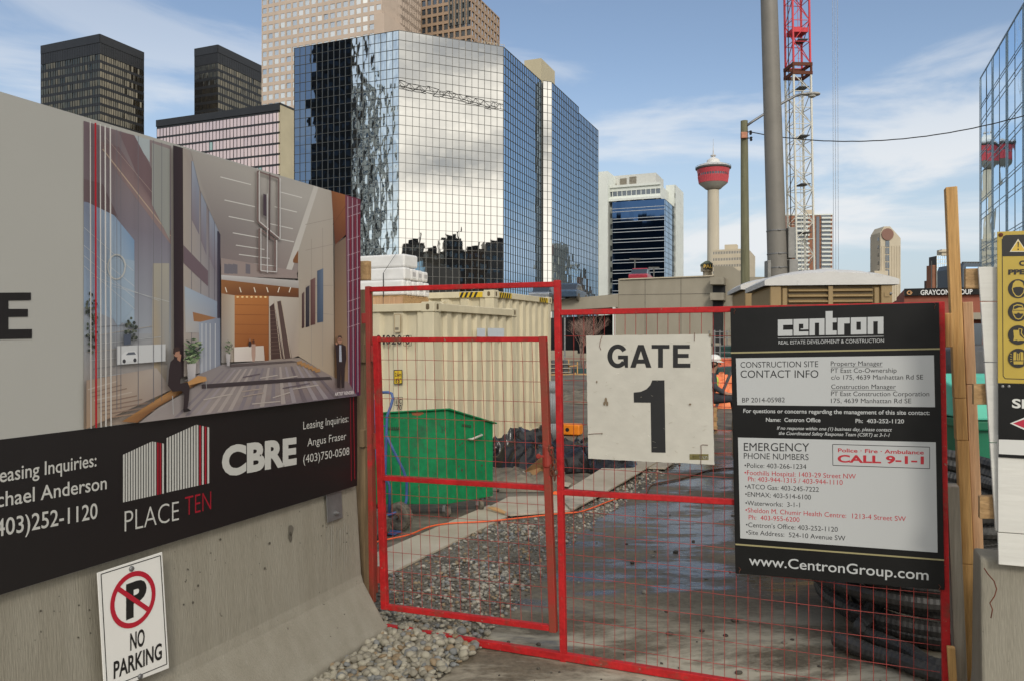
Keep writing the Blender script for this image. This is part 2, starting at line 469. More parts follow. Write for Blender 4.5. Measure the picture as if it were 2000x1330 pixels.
# ------------------------------------------------------------------ walls with real openings
def facade(mb, p0, u, W, z0, z1, nc, nr, fx=(0.2, 0.8), fz=(0.25, 0.8), depth=0.3, skip=None):
    """wall with nc x nr recessed openings; returns the window quads lying at the bottom of the recesses"""
    u = Vector(u).normalized(); p0 = Vector(p0)
    n = Vector((u.y, -u.x, 0))
    if n.dot(CAMP - p0) < 0: n = -n
    flip = u.cross(UP).dot(n) < 0
    cw, ch = W / nc, (z1 - z0) / nr
    panes = []
    def P(x, z, d=0.0): return Vector((p0.x, p0.y, 0)) + u * x + UP * z - n * d
    def q(a, b, c, d):
        mb.quad(d, c, b, a) if flip else mb.quad(a, b, c, d)
    for r in range(nr):
        for c in range(nc):
            x0, x1 = c * cw, (c + 1) * cw; a0, a1 = z0 + r * ch, z0 + (r + 1) * ch
            if skip and skip(c, r):
                q(P(x0, a0), P(x1, a0), P(x1, a1), P(x0, a1)); continue
            w0, w1 = x0 + fx[0] * cw, x0 + fx[1] * cw; h0, h1 = a0 + fz[0] * ch, a0 + fz[1] * ch
            q(P(x0, a0), P(x1, a0), P(x1, h0), P(x0, h0))
            q(P(x0, h1), P(x1, h1), P(x1, a1), P(x0, a1))
            if fx[0] > 0: q(P(x0, h0), P(w0, h0), P(w0, h1), P(x0, h1))
            if fx[1] < 1: q(P(w1, h0), P(x1, h0), P(x1, h1), P(w1, h1))
            q(P(w0, h0), P(w1, h0), P(w1, h0, depth), P(w0, h0, depth))
            q(P(w0, h1, depth), P(w1, h1, depth), P(w1, h1), P(w0, h1))
            if fx[0] > 0: q(P(w0, h0), P(w0, h0, depth), P(w0, h1, depth), P(w0, h1))
            if fx[1] < 1: q(P(w1, h0, depth), P(w1, h0), P(w1, h1), P(w1, h1, depth))
            pane = [P(w0, h0, depth), P(w1, h0, depth), P(w1, h1, depth), P(w0, h1, depth)]
            panes.append(pane[::-1] if flip else pane)
    return panes
def proj(p):
    return (1000 + F * p.x / p.y, 665 - F * (p.z - CAMZ) / p.y) if p.y > 0.1 else (-9999, -9999)
def jit(q, tilt):
    """a pane leans a hair out of the plane, as real panes do"""
    n = (q[1] - q[0]).cross(q[2] - q[0]).normalized()
    u = (q[1] - q[0]).normalized(); v = (q[3] - q[0]).normalized()
    c = (q[0] + q[2]) / 2
    a, b = rnd.gauss(0, tilt), rnd.gauss(0, tilt)
    return [p + n * ((p - c).dot(u) * a + (p - c).dot(v) * b) for p in q]
def add_windows(root, panes, m, name='window', limit=100, tilt=0.004):
    vis = []; rest = []
    for q in panes:
        x, y = proj((q[0] + q[2]) / 2)
        (vis if -20 < x < 2020 and -20 < y < 1350 else rest).append(q)
    vis.sort(key=lambda q: -((q[0] - q[2]).length / max(1.0, q[0].y)))
    rest = vis[limit:] + rest
    for q in vis[:limit]:
        b = MB(); b.quad(*jit(q, tilt)); b.build(name, m, root)
    if rest:
        b = MB()
        for q in rest: b.quad(*jit(q, tilt))
        o = b.build(name, m, root); o['kind'] = 'stuff'
def rect_block(mb, p0, u, W, D, z0, z1, faces='flrbt'):
    """plain walls: p0 = near corner, u along the front, D back along the away direction"""
    u = Vector(u).normalized(); p0 = Vector((p0[0], p0[1], 0))
    n = Vector((u.y, -u.x, 0))
    if n.dot(CAMP - p0) < 0: n = -n
    bk = -n * D
    c = [p0, p0 + u * W, p0 + u * W + bk, p0 + bk]
    mb.prism([Vector((q.x, q.y, z0)) for q in c], UP * (z1 - z0))
def curtain(p0, u, W, z0, z1, nc, nr, gm, mm, root, tilt=0.004, bw=0.07, bd=0.06, name='glass_wall'):
    """mirror-glass wall: panes that each lean a little, thin real bars between them"""
    u = Vector(u).normalized(); p0 = Vector((p0[0], p0[1], 0))
    n = Vector((u.y, -u.x, 0))
    if n.dot(CAMP - p0) < 0: n = -n
    g = MB(); b = MB()
    cw, ch = W / nc, (z1 - z0) / nr
    flip = u.cross(UP).dot(n) < 0
    for r in range(nr):
        for c in range(nc):
            q = [p0 + u * (c * cw) + UP * (z0 + r * ch), p0 + u * ((c + 1) * cw) + UP * (z0 + r * ch),
                 p0 + u * ((c + 1) * cw) + UP * (z0 + (r + 1) * ch), p0 + u * (c * cw) + UP * (z0 + (r + 1) * ch)]
            q = jit(q, tilt)
            g.quad(*(q[::-1] if flip else q))
    for c in range(nc + 1):
        p = p0 + u * (c * cw) + n * bd / 2
        b.box(p + UP * (z0 + z1) / 2, u * bw / 2, n * bd, UP * (z1 - z0) / 2)
    for r in range(nr + 1):
        p = p0 + u * W / 2 + UP * (z0 + r * ch) + n * (bd / 2 - 0.006)
        b.box(p, u * (W / 2), n * bd, UP * bw / 2)
    go = g.build(name, gm, root)
    b.build('mullion_grid', mm, go)
    return go

# ------------------------------------------------------------------ the ground
def ground_material():
    m = bpy.data.materials.new('mud'); m.use_nodes = True
    nt = m.node_tree; N, L = nt.nodes, nt.links
    b = N['Principled BSDF']; b.inputs['Roughness'].default_value = 0.9
    tc = N.new('ShaderNodeTexCoord')
    def nz(scale, det=8, st=(1, 1, 1), rot=0.0):
        mp = N.new('ShaderNodeMapping'); L.new(tc.outputs['Object'], mp.inputs[0]); mp.inputs['Scale'].default_value = st
        mp.inputs['Rotation'].default_value = (0, 0, rot)
        n = N.new('ShaderNodeTexNoise'); L.new(mp.outputs[0], n.inputs['Vector'])
        n.inputs['Scale'].default_value = scale; n.inputs['Detail'].default_value = det; n.inputs['Roughness'].default_value = 0.65
        return n.outputs[0]
    rp = N.new('ShaderNodeValToRGB'); L.new(nz(0.55), rp.inputs[0])
    e = rp.color_ramp.elements
    e[0].position = 0.33; e[0].color = (0.085, 0.073, 0.056, 1); e[1].position = 0.68; e[1].color = (0.235, 0.21, 0.165, 1)
    r2 = N.new('ShaderNodeValToRGB'); L.new(nz(5.0, 8, (0.45, 1.6, 1)), r2.inputs[0])
    r2.color_ramp.elements[0].position = 0.35; r2.color_ramp.elements[0].color = (0.55, 0.55, 0.55, 1)
    r2.color_ramp.elements[1].position = 0.65; r2.color_ramp.elements[1].color = (1.25, 1.22, 1.16, 1)
    mx = N.new('ShaderNodeMix'); mx.data_type = 'RGBA'; mx.blend_type = 'MULTIPLY'; mx.inputs['Factor'].default_value = 1
    L.new(rp.outputs[0], mx.inputs['A']); L.new(r2.outputs[0], mx.inputs['B'])
    L.new(mx.outputs['Result'], b.inputs['Base Color'])
    bp = N.new('ShaderNodeBump'); bp.inputs['Strength'].default_value = 0.7; bp.inputs['Distance'].default_value = 0.05
    L.new(nz(9.0, 9), bp.inputs['Height']); L.new(bp.outputs[0], b.inputs['Normal'])
    return m
def slab_material():
    """concrete drive, part dry and dusty, part wet and shiny"""
    m = bpy.data.materials.new('drive_concrete'); m.use_nodes = True
    nt = m.node_tree; N, L = nt.nodes, nt.links
    b = N['Principled BSDF']
    tc = N.new('ShaderNodeTexCoord')
    def nz(scale, det=8, st=(1, 1, 1), loc=(0, 0, 0), rough=0.62, dist=0.0):
        mp = N.new('ShaderNodeMapping'); L.new(tc.outputs['Object'], mp.inputs[0])
        mp.inputs['Scale'].default_value = st; mp.inputs['Location'].default_value = loc
        mp.inputs['Rotation'].default_value = (0, 0, R(-12))
        n = N.new('ShaderNodeTexNoise'); L.new(mp.outputs[0], n.inputs['Vector'])
        n.inputs['Scale'].default_value = scale; n.inputs['Detail'].default_value = det; n.inputs['Roughness'].default_value = rough
        n.inputs['Distortion'].default_value = dist
        return n.outputs[0]
    def ramp(v, p0, c0, p1, c1):
        r = N.new('ShaderNodeValToRGB'); L.new(v, r.inputs[0]); e = r.color_ramp.elements
        e[0].position = p0; e[0].color = (*c0, 1); e[1].position = p1; e[1].color = (*c1, 1)
        return r.outputs[0]
    base = ramp(nz(1.1), 0.34, (0.088, 0.071, 0.048), 0.68, (0.180, 0.150, 0.105))
    fine = ramp(nz(26, 9, rough=0.75), 0.34, (0.60, 0.60, 0.58), 0.66, (1.28, 1.27, 1.24))
    mx = N.new('ShaderNodeMix'); mx.data_type = 'RGBA'; mx.blend_type = 'MULTIPLY'; mx.inputs['Factor'].default_value = 1
    L.new(base, mx.inputs['A']); L.new(fine, mx.inputs['B'])
    # pale patches near the fence, fading out farther in
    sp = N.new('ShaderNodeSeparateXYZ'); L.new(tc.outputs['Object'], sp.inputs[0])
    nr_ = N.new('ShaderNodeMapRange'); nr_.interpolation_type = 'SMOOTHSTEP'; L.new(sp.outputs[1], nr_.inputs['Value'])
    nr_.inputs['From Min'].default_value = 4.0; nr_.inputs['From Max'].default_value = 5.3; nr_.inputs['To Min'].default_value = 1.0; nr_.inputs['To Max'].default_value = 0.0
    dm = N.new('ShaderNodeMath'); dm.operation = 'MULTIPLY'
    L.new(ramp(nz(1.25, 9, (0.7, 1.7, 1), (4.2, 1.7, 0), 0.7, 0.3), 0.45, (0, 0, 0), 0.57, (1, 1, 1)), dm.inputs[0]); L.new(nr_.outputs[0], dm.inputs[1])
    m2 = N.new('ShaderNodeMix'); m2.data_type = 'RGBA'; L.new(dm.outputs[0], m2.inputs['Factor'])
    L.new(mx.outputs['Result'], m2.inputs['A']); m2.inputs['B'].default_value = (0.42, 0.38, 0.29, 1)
    # wet film
    wy = N.new('ShaderNodeMapRange'); wy.interpolation_type = 'SMOOTHSTEP'; L.new(sp.outputs[1], wy.inputs['Value'])
    wy.inputs['From Min'].default_value = 4.3; wy.inputs['From Max'].default_value = 6.2; wy.inputs['To Min'].default_value = -0.10; wy.inputs['To Max'].default_value = 0.05
    wa = N.new('ShaderNodeMath'); wa.operation = 'ADD'; L.new(nz(1.0, 11, (0.5, 1.4, 1), (1.3, 0.4, 0), 0.68), wa.inputs[0]); L.new(wy.outputs[0], wa.inputs[1])
    wet = ramp(wa.outputs[0], 0.49, (0, 0, 0), 0.575, (1, 1, 1))
    m3 = N.new('ShaderNodeMix'); m3.data_type = 'RGBA'; L.new(wet, m3.inputs['Factor'])
    L.new(m2.outputs['Result'], m3.inputs['A']); m3.inputs['B'].default_value = (0.050, 0.044, 0.036, 1)
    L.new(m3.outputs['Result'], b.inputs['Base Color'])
    rr = N.new('ShaderNodeMapRange'); L.new(wet, rr.inputs['Value'])
    rr.inputs['To Min'].default_value = 0.85; rr.inputs['To Max'].default_value = 0.12
    L.new(rr.outputs[0], b.inputs['Roughness'])
    bp = N.new('ShaderNodeBump'); bp.inputs['Strength'].default_value = 0.22; bp.inputs['Distance'].default_value = 0.02
    L.new(nz(7, 7, (0.7, 1.5, 1)), bp.inputs['Height']); L.new(bp.outputs[0], b.inputs['Normal'])
    return m
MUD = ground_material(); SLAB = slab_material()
def ground():
    b = MB()
    # finer cells near the camera, one sheet out to the horizon
    xs = [-5000, -1500, -500, -200, -100, -60, -40, -28, -20, -15] + [-12 + i * 0.75 for i in range(49)] + [27, 32, 40, 55, 80, 120, 250, 600, 1500, 5000]
    ys = [-3000, -600, -200, -80, -40, -20, -10, -4, 0] + [1.5 + i * 0.75 for i in range(46)] + [38, 43, 50, 60, 75, 100, 150, 250, 500, 1200, 3000, 6000]
    n = len(xs); vs = []
    for y in ys:
        for x in xs:
            z = 0.0
            if 8 < y < 60 and -12 < x < 25:
                k = min(1.0, (y - 8) / 6) * (1.0 if x < 2 + (y - 9) * 0.4 else 0.25)
                z = (noise.noise(Vector((x * 0.5, y * 0.35, 3.3))) * 0.05 + noise.noise(Vector((x * 1.7, y * 1.3, 1.0))) * 0.03) * k - 0.02 * k
            vs.append((x, y, z - 0.004))
    fs = [(j * n + i, j * n + i + 1, (j + 1) * n + i + 1, (j + 1) * n + i) for j in range(len(ys) - 1) for i in range(n - 1)]
    b.add(vs, fs)
    tag(b.build('ground', MUD, smooth=True), kind='structure')
    # concrete drive: ragged left edge along the gravel
    left = [(-0.75, -3), (-0.72, 1.0), (-0.52, 3.0), (-0.36, 3.82), (-0.2, 4.34), (0.0, 4.88), (0.36, 6.19), (0.72, 7.1), (1.1, 7.93), (1.75, 9.4), (2.6, 11.3), (3.8, 14.5)]
    pts = []
    for i in range(len(left) - 1):
        a, c = Vector((*left[i], 0)), Vector((*left[i + 1], 0))
        k = max(1, int((c - a).length / 0.06))
        for j in range(k):
            p = a.lerp(c, j / k)
            w = noise.noise(Vector((p.x * 3, p.y * 3, 5))) * 0.06 + noise.noise(Vector((p.x * 13, p.y * 13, 9))) * 0.03
            pts.append((p.x + w, p.y, 0.004))
    pts += [(3.8, 14.5, 0.004), (9.0, 15.5, 0.004), (12, 9, 0.004), (12, -3, 0.004)]
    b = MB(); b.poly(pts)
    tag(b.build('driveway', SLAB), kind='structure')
    # grit bed under the loose stones
    gm = mat('grit', (0.10, 0.088, 0.068), rough=0.95, col2=(0.21, 0.19, 0.15), scale=34, bump=0.8, bscale=60, stain=(0.075, 0.066, 0.052), sscale=1.6, samt=0.5)
    b = MB(); b.poly([(-1.45, 3.0, 0.001), (-0.3, 3.0, 0.001), (0.2, 4.9, 0.001), (1.3, 8.0, 0.001), (3.0, 11.5, 0.001), (2.2, 11.5, 0.001), (0.25, 7.93, 0.001), (-1.05, 5.5, 0.001), (-1.2, 4.5, 0.001)])
    tag(b.build('gravel_bed', gm), kind='structure')
ground()

def stone_templates(k=7):
    out = []
    for t in range(k):
        bm = bmesh.new(); bmesh.ops.create_icosphere(bm, subdivisions=2, radius=1.0)
        s = Vector((rnd.uniform(0.75, 1.25), rnd.uniform(0.7, 1.05), rnd.uniform(0.45, 0.75)))
        for v in bm.verts:
            d = 1 + 0.22 * noise.noise(v.co * 1.1 + Vector((t * 9.1, 0, 0))) + 0.10 * noise.noise(v.co * 2.6 + Vector((0, t * 5.3, 0)))
            v.co = Vector((v.co.x * s.x, v.co.y * s.y, v.co.z * s.z)) * d
        bm.verts.ensure_lookup_table()
        out.append(([v.co.copy() for v in bm.verts], [tuple(v.index for v in f.verts) for f in bm.faces]))
        bm.free()
    return out
def gravel():
    T = stone_templates()
    b = MB()
    # the strip between the boardwalk and the drive, and in front of the fence beside the barrier's toe
    def inside(x, y):
        lx = None
        Lf = [(3.0, -1.30), (4.40, -0.70), (4.60, -0.98), (5.58, -0.94), (7.93, 0.30), (10.4, 1.68), (11.5, 2.3)]
        Rf = [(3.0, -0.50), (3.82, -0.34), (4.34, -0.18), (4.88, 0.02), (6.19, 0.38), (7.1, 0.74), (7.93, 1.12), (9.4, 1.77), (11.5, 2.8)]
        def it(T_):
            for i in range(len(T_) - 1):
                if T_[i][0] <= y <= T_[i + 1][0]:
                    k = (y - T_[i][0]) / (T_[i + 1][0] - T_[i][0]); return T_[i][1] + (T_[i + 1][1] - T_[i][1]) * k
        a, c = it(Lf), it(Rf)
        if a is None or c is None: return None
        w = noise.noise(Vector((x * 4, y * 4, 2))) * 0.05
        return (x - a + w, c - x + w)
    cnt = 0
    def place(n, ylo, yhi, rlo, rhi, layer=0.0):
        nonlocal cnt
        k = 0; tries = 0
        while k < n and tries < n * 12:
            tries += 1
            y = rnd.uniform(ylo, yhi); x = rnd.uniform(-1.4, 2.8)
            ins = inside(x, y)
            if ins is None or ins[0] < 0 or ins[1] < -0.02: continue
            if ins[1] < 0.10 and rnd.random() < 0.45: continue
            mud = noise.noise(Vector((x * 1.6, y * 1.1, 7.0)))
            far = 4.75 < y
            muddy = far and ((mud > -0.05 and rnd.random() < 0.8) or (x < -0.25 and y < 5.6 and rnd.random() < 0.7))
            r = rnd.uniform(rlo, rhi) * (0.8 if muddy else 1.0)
            V, Fc = rnd.choice(T)
            a = rnd.uniform(0, 6.28); t1 = rnd.uniform(-0.5, 0.5); t2 = rnd.uniform(-0.5, 0.5)
            rot = Matrix.Rotation(a, 3, 'Z') @ Matrix.Rotation(t1, 3, 'X') @ Matrix.Rotation(t2, 3, 'Y')
            z = r * (0.12 if muddy else rnd.uniform(0.15, 0.5)) + layer * rnd.random()
            c = Vector((x, y, z))
            g = rnd.random()
            if muddy: col = (0.125, 0.108, 0.084)
            elif far: col = (0.26 + 0.18 * g, 0.24 + 0.165 * g, 0.20 + 0.13 * g)
            else: col = (0.22 + 0.20 * g, 0.20 + 0.19 * g, 0.155 + 0.15 * g)
            if rnd.random() < 0.12: col = (0.27, 0.20, 0.12)
            elif rnd.random() < 0.18: col = (0.20, 0.205, 0.20)
            if far and not muddy and rnd.random() < 0.3: col = tuple(v * 0.6 for v in col)
            b.add([c + rot @ (v * r) for v in V], Fc, (*col, 1)); k += 1; cnt += 1
    place(1000, 3.2, 4.40, 0.016, 0.034, 0.03)
    place(480, 3.6, 4.45, 0.014, 0.028, 0.05)
    place(1500, 4.40, 5.6, 0.009, 0.020, 0.012)
    place(2600, 5.2, 11.4, 0.009, 0.022, 0.006)
    place(1500, 3.3, 4.5, 0.004, 0.011, 0.02)
    place(2600, 4.5, 8.0, 0.003, 0.008, 0.004)
    m = mat('stone', (0.9, 0.9, 0.9), rough=0.85, var=0.15, scale=30, bump=0.2, bscale=90, attr=True)
    tag(b.build('gravel', m, smooth=True), 'strip of loose rounded gravel between the concrete barrier, the boardwalk and the drive', 'gravel', kind='stuff')
    # dark clods and small stones scattered over the drive
    b = MB()
    for i in range(240):
        y = 3.75 + (rnd.random() ** 1.4) * 6; x = rnd.uniform(-0.35, 0.62) * y
        if x < (y - 4.9) * 0.29 + 0.05 or x > 1.9 + 0.1 * y: continue
        r = rnd.choice([0.005, 0.006, 0.008, 0.010, 0.012, 0.016, 0.022]) * rnd.uniform(0.7, 1.2)
        V, Fc = rnd.choice(T); rot = Matrix.Rotation(rnd.uniform(0, 6.28), 3, 'Z')
        col = rnd.choice([(0.06, 0.05, 0.04), (0.05, 0.042, 0.035), (0.09, 0.08, 0.062), (0.24, 0.22, 0.18)])
        b.add([Vector((x, y, 0.004 + r * 0.25)) + rot @ (v * r) for v in V], Fc, (*col, 1))
    tag(b.build('mud_clods', m, smooth=True), 'small dark clods of mud and grit scattered over the wet drive', 'mud clods', kind='stuff')
gravel()

# ------------------------------------------------------------------ the city behind the site
GL = {}
GL['tower'] = mirror('tower_glass', (0.42, 0.60, 0.80), rough=0.015, wav=0.05, wscale=0.5)
GL['front'] = mirror('chamfer_glass', (0.67, 0.65, 0.60), rough=0.015, wav=0.05, wscale=0.45)
GL['dark_reflection'] = mirror('dark_reflection_glass', (0.17, 0.235, 0.33), rough=0.015, wav=0.08, wscale=0.5)  # same tower glass, dark reflections put into its tint
GL['wavy'] = mirror('wavy_glass', (0.58, 0.66, 0.70), rough=0.015, wav=0.42, wscale=0.8, wdist=0.13, stretch=(1, 1, 0.55))
GL['dark'] = mirror('dark_glass', (0.19, 0.165, 0.12), rough=0.05, wav=0.04, wscale=0.4)
GL['navy'] = mirror('navy_glass', (0.035, 0.075, 0.16), rough=0.06, wav=0.05, wscale=0.5)
GL['cream'] = mirror('bright_window', (0.98, 0.92, 0.80), rough=0.15, wav=0.03, wscale=0.5, metal=1.0)
GL['pink'] = mirror('pink_window', (0.98, 0.72, 0.63), rough=0.25, wav=0.02, wscale=0.4, metal=1.0)
GL['small'] = mirror('small_window', (0.13, 0.15, 0.17), rough=0.1, metal=0.7)
GL['right'] = mirror('right_glass', (0.52, 0.74, 0.94), rough=0.012, wav=0.10, wscale=0.35)
MULL = mat('dark_mullion', (0.10, 0.105, 0.10), rough=0.5, var=0.1)
MULLG = mat('grey_mullion', (0.20, 0.195, 0.18), rough=0.5, var=0.1)
W_BLACK = mat('black_cladding', (0.014, 0.0145, 0.016), rough=0.45, var=0.15, scale=0.2)
W_CREAM = mat('pink_granite', (0.545, 0.435, 0.345), rough=0.6, var=0.05, scale=0.1)
W_BROWN = mat('brown_granite', (0.36, 0.25, 0.165), rough=0.6, var=0.06, scale=0.1)
W_BUFF = mat('buff_wall', (0.50, 0.44, 0.30), rough=0.8, var=0.06, scale=0.15)
W_WHITE = mat('white_cladding', (0.70, 0.73, 0.68), rough=0.55, var=0.05, scale=0.15)
W_CONC = mat('parkade_concrete', (0.285, 0.255, 0.195), rough=0.85, col2=(0.355, 0.32, 0.25), scale=0.35, stretch=(1, 1, 0.5), stain=(0.22, 0.195, 0.15), sscale=0.25, samt=0.6)
W_BRICK = mat('brick_wall', (0.30, 0.095, 0.06), rough=0.85, var=0.12, scale=1.5)
W_BEIGE = mat('beige_concrete', (0.55, 0.48, 0.36), rough=0.8, var=0.05, scale=0.2)
W_TOWER = mat('tower_concrete', (0.52, 0.465, 0.36), rough=0.85, var=0.07, scale=0.08, stretch=(1, 1, 0.3))
W_REDB = mat('tower_red', (0.52, 0.06, 0.075), rough=0.5, var=0.08, scale=0.5)
W_BRN2 = mat('brown_brick', (0.27, 0.12, 0.07), rough=0.85, var=0.1, scale=0.3)

def corner(px, y): return Vector(((px - 1000) / F * y, y, 0))
def along(p, d, px):
    """distance to walk from p along d until the photograph column px is reached"""
    k = (px - 1000) / F
    return (k * p.y - p.x) / (d.x - k * d.y)
def zt(py, y): return CAMZ - (py - 665) / F * y

def glass_building():
    V1 = corner(779, 120.0)
    t = thing('glass_office_tower', 'wide mirror glass office block with a bright cloud-reflecting corner facing the gate', 'office tower', V1)
    H = zt(60, 120.0)
    nl = along(V1, B, 575)
    CH = Vector((math.sin(R(67.15)), math.cos(R(67.15)), 0))
    wf = along(V1, CH, 983); V2 = V1 + CH * wf
    w3 = along(V2, A, 1057); V3 = V2 + A * w3
    V3b = V3 + RT * 0.25 + A * 0.3
    w4 = along(V3b, CH, 1078); V4 = V3b + CH * w4
    w5 = along(V4, A, 1168); V5 = V4 + A * w5
    V0 = V1 + B * nl
    nr = 34
    k = int(round(nl * 0.44)); s = nl * 0.44
    curtain(V1, B, s, 0, H, 8, nr, GL['wavy'], MULL, t, tilt=0.005, bw=0.04)
    curtain(V1 + B * s, B, nl - s, 0, H, 10, nr, GL['dark_reflection'], MULL, t, tilt=0.003, bw=0.04)
    curtain(V1, CH, wf, 0, H, 16, nr, GL['front'], MULLG, t, tilt=0.0012, bw=0.036)
    curtain(V2, A, w3, 0, H, 17, nr, GL['tower'], MULL, t, tilt=0.003, bw=0.04)
    curtain(V3b, CH, w4, 0, H * 1.002, 2, nr, GL['front'], MULL, t, tilt=0.003, bw=0.04)
    h5 = H
    cut = w5 * 0.53
    curtain(V4, A, cut, 0, H, 15, nr, GL['tower'], MULL, t, tilt=0.003, bw=0.04)
    curtain(V4 + A * cut, A, w5 - cut, 0, H * 0.977, 13, nr - 1, GL['tower'], MULL, t, tilt=0.003, bw=0.04)
    b = MB()
    ins = lambda p: Vector((p.x, p.y, 0)) + A * 0.15
    Vc = V4 + A * cut
    core = [V0 + A * 0.2, V1 + A * 0.25, V2 - RT * 0.15 + A * 0.1, V3 - RT * 0.2, V3 - RT * 0.2 + A * 0.8, V4 - RT * 0.2 + A * 0.2, Vc - RT * 0.2, Vc - RT * 30 , V0 + A * 40]
    b.prism([Vector((p.x, p.y, 0)) for p in core], UP * (H - 0.05))
    b.prism([Vector((p.x, p.y, 0)) for p in (Vc - RT * 0.2, V5 - RT * 0.2, V5 - RT * 30, Vc - RT * 30)], UP * (H * 0.977 - 0.05))
    b.build('core', MULL, t)
    b = MB()
    p = corner(1024, 150.0)
    w = along(p, RT, 1057)
    rect_block(b, p, RT, w, 8, H - 3, zt(119, 150.0))
    b.build('penthouse', W_BUFF, t)
    b = MB()   # low parapet rail on the roof
    for i in range(9):
        q = V2 - CH * (0.6 + i * 0.5) + A * 2.0
        b.bar(q + UP * (H - 0.3), q + UP * (H + 0.9), 0.06, 0.06)
    b.bar(V2 - CH * 0.6 + A * 2 + UP * (H + 0.9), V2 - CH * 4.6 + A * 2 + UP * (H + 0.9), 0.06, 0.06)
    b.build('roof_rail', W_BEIGE, t)
glass_building()

def black_tower(px, y, pxl, pxr, pyt, label, seed):
    p = corner(px, y)
    t = thing('dark_office_tower', label, 'office tower', p, 'dark office towers on the skyline')
    H = zt(pyt, y)
    wl = along(p, B, pxl); wr = along(p, A, pxr)
    core = MB()
    core.prism([p + A * 0.3 - RT * 0.3, p + B * wl + A * 0.3, p + B * wl + A * wr, p + A * wr - RT * 0.3], UP * (H - 0.1))
    core.build('core', W_BLACK, t)
    fh = 3.85; top = H - 9.0
    nf = 22
    z0 = top - nf * fh
    for (u, W, nc) in ((B, wl, 24), (A, wr, 20)):
        wall = MB()
        # blind parapet bands
        nn = Vector((u.y, -u.x, 0)); nn = nn if nn.dot(CAMP - p) > 0 else -nn
        wall.box(p + u * W / 2 + UP * (H - 1.9) + nn * 0.06, u * W / 2, nn * 0.18, UP * 1.9)
        wall.box(p + u * W / 2 + UP * (H - 6.3) - nn * 0.1, u * W / 2, nn * 0.12, UP * 2.5)
        panes = facade(wall, p, u, W, z0, top, nc, nf, (0.05, 0.95), (0.34, 1.0), 0.05)
        for i in range(nc + 1):
            wall.box(p + u * (W * i / nc) + UP * (z0 + H - 3.8) / 2 + nn * 0.03, u * 0.07, nn * 0.06, UP * (H - 3.8 - z0) / 2)
        wall.build('wall', W_BLACK, t)
        for r in range(nf):
            b = MB()
            for q in panes[r * nc:(r + 1) * nc]: b.quad(*jit(q, 0.03))
            b.build('window_band', GL['dark'], t)
black_tower(195, 350.0, 80, 281, 67, 'tall black office tower standing alone at the far left of the skyline', 1)
black_tower(425.6, 380.0, 380, 512, 88, 'black office tower rising behind the pink windowed block', 2)

def pink_building():
    y = 250.0
    p = corner(547, y)
    t = thing('pink_office_block', 'low black-framed office block with rows of pink reflecting windows', 'office building', p)
    H = zt(202, y); wl = along(p, B, 306)
    b = MB()
    b.prism([p + A * 0.4, p + B * wl + A * 0.4, p + B * wl + A * 24, p + A * 24], UP * (H - 0.2)); b.build('core', W_BLACK, t)
    wall = MB()
    fh = 3.42; nf = 9; z0 = H - 2.3 - nf * fh
    panes = facade(wall, p, B, wl, z0, H - 2.3, 36, nf, (0.07, 0.93), (0.0, 0.80), 0.06)
    wall.box(p + B * wl / 2 + UP * (H - 1.15), B * wl / 2, A * 0.35, UP * 1.15)
    wall.build('wall', W_BLACK, t)
    grn = mirror('green_window', (0.42, 0.55, 0.48), rough=0.2, metal=0.7)
    for r in range(nf):
        b = MB(); g = MB()
        for q in panes[r * 36:(r + 1) * 36]:
            (g if rnd.random() < 0.03 else b).quad(*jit(q, 0.012))
        b.build('window_band', GL['pink'], t)
        if g.v: g.build('window', grn, t)
    b = MB(); b.prism([p + RT * 0.05, p + A * 24 + RT * 0.05, p + A * 24 - RT * 0.6, p - RT * 0.6], UP * (H - 0.5)); b.build('end_wall', W_BUFF, t)
    b = MB(); b.box(p + A * 12 + UP * (H - 0.2), RT * 0.2, A * 12.2, UP * 0.28); b.build('coping', W_BLACK, t)
pink_building()

